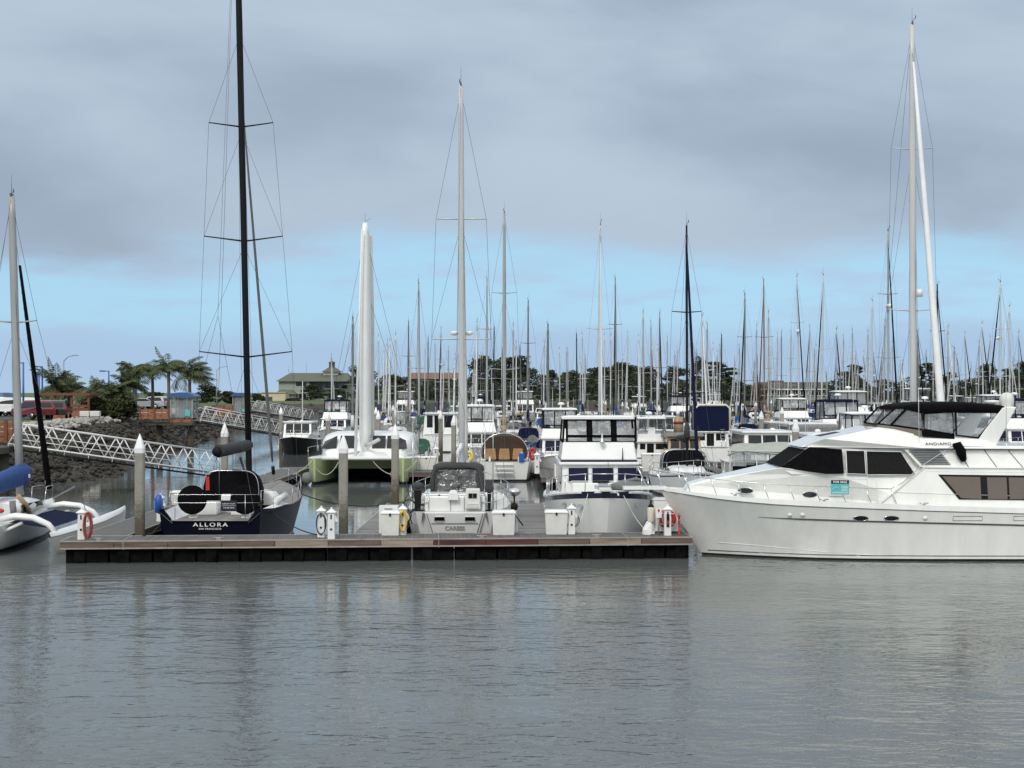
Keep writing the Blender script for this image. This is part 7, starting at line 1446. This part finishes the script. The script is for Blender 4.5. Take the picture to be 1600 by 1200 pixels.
# low rounded shrubs along the far shore
random.seed(40); px = 600; i = 0; SH = []
while px < 1620:
    if not (1185 < px < 1300) : SH.append(px)
    px += random.uniform(16, 30)
for i, px in enumerate(SH):
    d = random.uniform(356, 362); w = random.uniform(5.5, 9.0); near = min(LM, key=lambda a: abs(a[0] - px))[1]; k = [q for q in SH if min(LM, key=lambda a: abs(a[0] - q))[1] == near]
    pos = '' if len(k) == 1 else ', left one' if px == k[0] else ', right one' if px == k[-1] else ', middle one'
    cypress(WX(px, d), d, w, random.uniform(4.0, 6.6) + (1.8 if 830 < px < 1030 else 0), f'low rounded shrub on the far shore, {near}{pos}', 100 + i, dens=.32, name='shrub', cat='shrub', group='shrubs on the far shore', trunk=False, cols=('leafb', 'leafd', 'leafa'))
for px0, px1, yt, d, lb, sd in ((306, 348, 601, 300, 'rounded dark shrub left of the second curved street lamp', 61), (342, 372, 611, 290, 'low shrub left of the farther gate booth', 62), (392, 412, 615, 330, 'low shrub right of the black mast', 63), (446, 470, 622, 395, 'dark shrub at the foot of the cupola building', 64), (470, 505, 600, 400, 'dark shrubs before the cupola building wing', 65), (505, 545, 606, 396, 'spiky dark shrub below the cupola', 66), (225, 262, 612, 250, 'low dark shrub between the tall palms', 67)):
    px_tree(px0, px1, yt, d, lb, sd, dens=.5, name='shrub', cat='shrub', group='shrubs on the left shore', trunk=False)
def palm(px, ytop, ybase, d, label, nf=20, fl=2.3, wind=.5, seed=1, trunk=True, up=.6, tw=.17):
    random.seed(seed); zt = WZ(ytop, d) - GZ - fl * .35; o = thing('palm_tree', label, 'palm', (WX(px, d), d, GZ), 0, 'palms on the shore')
    if trunk: mb = MB(); mb.tube([(0, 0, -.1), (.05, 0, zt * .5), (0, 0, zt)], [tw * 1.25, tw, tw * .9], 8); mb.tube([(0, 0, zt - .5), (0, 0, zt + .1)], [tw * 1.1, tw * 1.5], 8); mb.build('trunk', 'palmtrunk', o)
    mb = MB()
    for k in range(nf):
        a = 6.283 * k / nf + random.uniform(-.2, .2); e = random.uniform(-.25, 1.25) * up + .2; L_ = fl * random.uniform(.8, 1.15); p = Vector((0, 0, zt)); dr = Vector((math.cos(a) * math.cos(e), math.sin(a) * math.cos(e), math.sin(e))); pts = [p.copy()]
        for q in range(9): p = p + dr * L_ / 9; dr = (dr + Vector((wind * .13, 0, -.19))).normalized(); pts.append(p.copy())
        mb.tube(pts, [.035] * 5 + [.02] * 5, 4, 0)
        for q in range(1, 10):
            for hf in (0, .25, .5, .75):
                c = pts[q - 1].lerp(pts[q], hf); t = (pts[q] - pts[q - 1]).normalized(); sdv = t.cross(Vector((0, 0, 1))).normalized()
                for sg in (-1, 1):
                    l = fl * .30 * math.sin(math.pi * min(1, (q + hf) / 10.5 + .08)) + .08; tip = c + sdv * sg * l * .8 + t * l * .55 + Vector((wind * .08, 0, -l * random.uniform(.35, .8))); mb.add([c, c + t * .05 + (tip - c) * .4, tip, c - t * .035 + (tip - c) * .4], [(0, 1, 2, 3)], random.choice((0, 0, 1)))
    mb.build('crown', ['palmleaf', 'palmleaf2'], o, fix=False); return o
palm(209, 564, 628, 160, 'leftmost of the tall palms, partly hiding its neighbour', 24, 2.8, .7, 1); palm(238, 564, 626, 163, 'second tall palm from the left', 20, 2.7, .9, 2); palm(263, 558, 626, 158, 'third and tallest of the tall palms', 21, 2.7, 1.1, 3); palm(296, 572, 628, 155, 'windblown palm right of the tall three, above the booth', 22, 3.0, 1.9, 4, up=1.0)
palm(88, 588, 622, 150, 'round dense palm above the red shelter', 34, 2.9, .25, 5, up=.95, trunk=True, tw=.3); palm(107, 596, 625, 153, 'smaller dense palm just right of the round palm', 24, 2.2, .2, 6, up=.8); palm(152, 600, 630, 146, 'bushy low palm between the shelter and tall palms, left one', 34, 2.6, .2, 7, up=.9); palm(178, 603, 632, 144, 'bushy low palm between the shelter and tall palms, middle one', 34, 2.6, .3, 8, up=.9); palm(202, 588, 632, 149, 'bushy low palm under the leftmost tall palm', 26, 2.7, .4, 9, up=1.0)
for px0, px1, yt, d, lb, sd in ((135, 175, 620, 141, 'dense dark green bush right of the red shelter', 71), (165, 215, 618, 142, 'dense green bush under the low palms', 72)): px_tree(px0, px1, yt, d, lb, sd, dens=.9, name='shrub', cat='shrub', group='shrubs on the left shore', trunk=False, cols=('palmleaf', 'leafb', 'leafd'))
# ---- buildings
def block(name, label, px0, px1, d, rz=0): o = thing(name, label, 'building', (WX((px0 + px1) / 2, d), d, GZ), R(rz)); return o
o = block('harbour_building', 'grey green two storey building with a cupola on its roof', 435, 548, 440); s = 440 / F
def bx(o, name, m, px0, px1, z0, z1, y0, y1, cx=491.5): return MB().box((px0 - cx) * s, (px1 - cx) * s, y0, y1, z0, z1).build(name, m, o)
zf = lambda py: WZ(py, 440) - GZ
bx(o, 'wall', 'sidingg', 437, 485, 0, zf(595), -2, 10); bx(o, 'wing_wall', 'sidingg', 485, 546, 0, zf(595), 2, 12)
mb = MB(); mb.frus((433 - 491.5) * s, (550 - 491.5) * s, -3, 13, zf(596), (450 - 491.5) * s, (540 - 491.5) * s, 4, 6, zf(582.5)); mb.build('roof', 'roofg', o)
mb = MB(); mb.box((503.5 - 491.5) * s, (527 - 491.5) * s, 2, 8, zf(586), zf(581)); mb.build('lantern_base', 'white2', o); mb = MB(); mb.frus((501 - 491.5) * s, (530.5 - 491.5) * s, 1, 9, zf(581), (511 - 491.5) * s, (520 - 491.5) * s, 4, 6, zf(573.5)); mb.build('lantern_roof', 'roofg', o)
mb = MB(); mb.box((511.5 - 491.5) * s, (519.5 - 491.5) * s, 4, 6, zf(574), zf(566)); mb.build('cupola', 'roofd', o); mb = MB(); mb.frus((510 - 491.5) * s, (521 - 491.5) * s, 3.6, 6.4, zf(566), (515 - 491.5) * s, (516 - 491.5) * s, 4.9, 5.1, zf(563)); mb.build('cupola_roof', 'roofg', o)
for a, b, p, q in ((464, 480, 603, 595.5), (469, 480, 622, 615), (444, 449, 622, 616)): w_ = bx(o, 'window', 'glass', a, b, zf(p), zf(q), -2.08, -2.0); q_ = MB(); q_.tube([((a - 491.5) * s, -2.1, zf(q)), ((b - 491.5) * s, -2.1, zf(q))], .09, 4); q_.build('frame', 'greypole', w_)
for k in range(4): bx(o, 'window', 'glass', 494 + k * 13, 502 + k * 13, zf(607), zf(598), 1.9, 2.0)
mb = MB(); mb.frus((434 - 491.5) * s, (468 - 491.5) * s, -6, -2.05, zf(616), (440 - 491.5) * s, (458 - 491.5) * s, -4, -2.05, zf(609)); mb.build('porch_roof', 'roofg', o); bx(o, 'porch_wall', 'sidingg', 438, 465, 0, zf(616), -5, -2.05)
mb = MB(); [mb.tube([((x - 491.5) * s, 5, zf(582)), ((x - 491.5) * s, 5, zf(y))], .06, 4) for x, y in ((447, 571), (475, 565), (452, 577))]; mb.build('roof_antenna', 'greypole', o)
o = block('low_building', 'low cream building in front of the cupola building', 407, 446, 400); s = 400 / F; bx(o, 'wall', 'creamwall', 409, 446, 0, WZ(613.5, 400) - GZ, 0, 6, 426.5); bx(o, 'roof', 'creamwall', 407.5, 447, WZ(613.5, 400) - GZ, WZ(612.5, 400) - GZ, -.4, 6.4, 426.5); bx(o, 'door', 'roofd', 410, 416, 0, WZ(620, 400) - GZ, -.06, 0, 426.5); bx(o, 'garage_door', 'roofd', 420, 425.5, 0, WZ(620, 400) - GZ, -.06, 0, 426.5)
o = block('tiled_roof_building', 'long building with clay tiled roof between the catamaran and the tall white mast', 640, 716, 450); s = 450 / F; bx(o, 'wall', 'roofg', 642, 714, 0, WZ(592, 450) - GZ, 0, 12, 678); mb = MB(); mb.frus(-39 * s, 39 * s, -1, 13, WZ(592, 450) - GZ, -37 * s, 37 * s, 5, 7, WZ(582, 450) - GZ); mb.build('roof', 'tilered', o); [bx(o, 'window', 'glass', 648 + 13 * k, 655 + 13 * k, WZ(604, 450) - GZ, WZ(596, 450) - GZ, -.08, 0, 678) for k in range(5)]
o = block('apartment_building', 'long apartment building with dark grey roof and white windows', 1183, 1300, 430); s = 430 / F; zf = lambda py: WZ(py, 430) - GZ; bx(o, 'wall', 'sidingg', 1184, 1298, 0, zf(606), 0, 12, 1241); mb = MB(); mb.frus(-58 * s, 58 * s, -1, 13, zf(608), -54 * s, 56 * s, 3, 9, zf(597)); mb.build('roof', 'roofd', o); bx(o, 'roof_monitor', 'roofd', 1206, 1228, zf(597), zf(594.5), 4, 8, 1241); bx(o, 'fascia_band', 'white', 1183, 1299, zf(609.2), zf(607.6), -1.1, -1.0, 1241)
for k in range(9):
    a = 1189 + 12.2 * k; w_ = bx(o, 'window', 'glass', a, a + 8, zf(618), zf(610), -.08, 0, 1241); mb = MB(); x0, x1 = (a - 1241) * s, (a + 8 - 1241) * s; mb.tube([(x0, -.12, zf(618)), (x1, -.12, zf(618)), (x1, -.12, zf(610)), (x0, -.12, zf(610)), (x0, -.12, zf(618))], .16, 4); mb.tube([((x0 + x1) / 2, -.12, zf(618)), ((x0 + x1) / 2, -.12, zf(610))], .12, 4); mb.build('frame', 'white', w_)
for px0, px1, yt, d, m, rf, lb in ((1388, 1428, 611, 460, 'roofd', 'roofd', 'low dark building left of the tallest white mast'), (1484, 1502, 609, 420, 'redwood', 'tilered', 'small red building right of the white headsail'), (1340, 1380, 612, 470, 'sidingg', 'roofd', 'low grey building right of the lone pine'), (1512, 1540, 613, 440, 'white2', 'roofg', 'long pale low building left of the radome'), (1572, 1604, 607, 430, 'creamwall', 'tilered', 'low building with orange roof above the radome')):
    o = block('low_building', lb, px0, px1, d); s = d / F; c = (px0 + px1) / 2; h_ = WZ(yt, d) - GZ; MB().box((px0 - c) * s, (px1 - c) * s, 0, 8, 0, h_ * .72).build('wall', m, o); mb = MB(); mb.frus((px0 - 1 - c) * s, (px1 + 1 - c) * s, -.6, 8.6, h_ * .72, (px0 + 3 - c) * s, (px1 - 3 - c) * s, 3, 5, h_); mb.build('roof', rf, o)
    for k in range(3): x = lerp(px0 - c, px1 - c, (k + .6) / 3.2) * s; MB().box(x - .5, x + .5, -.06, 0, h_ * .2, h_ * .55).build('window', 'glass', o)
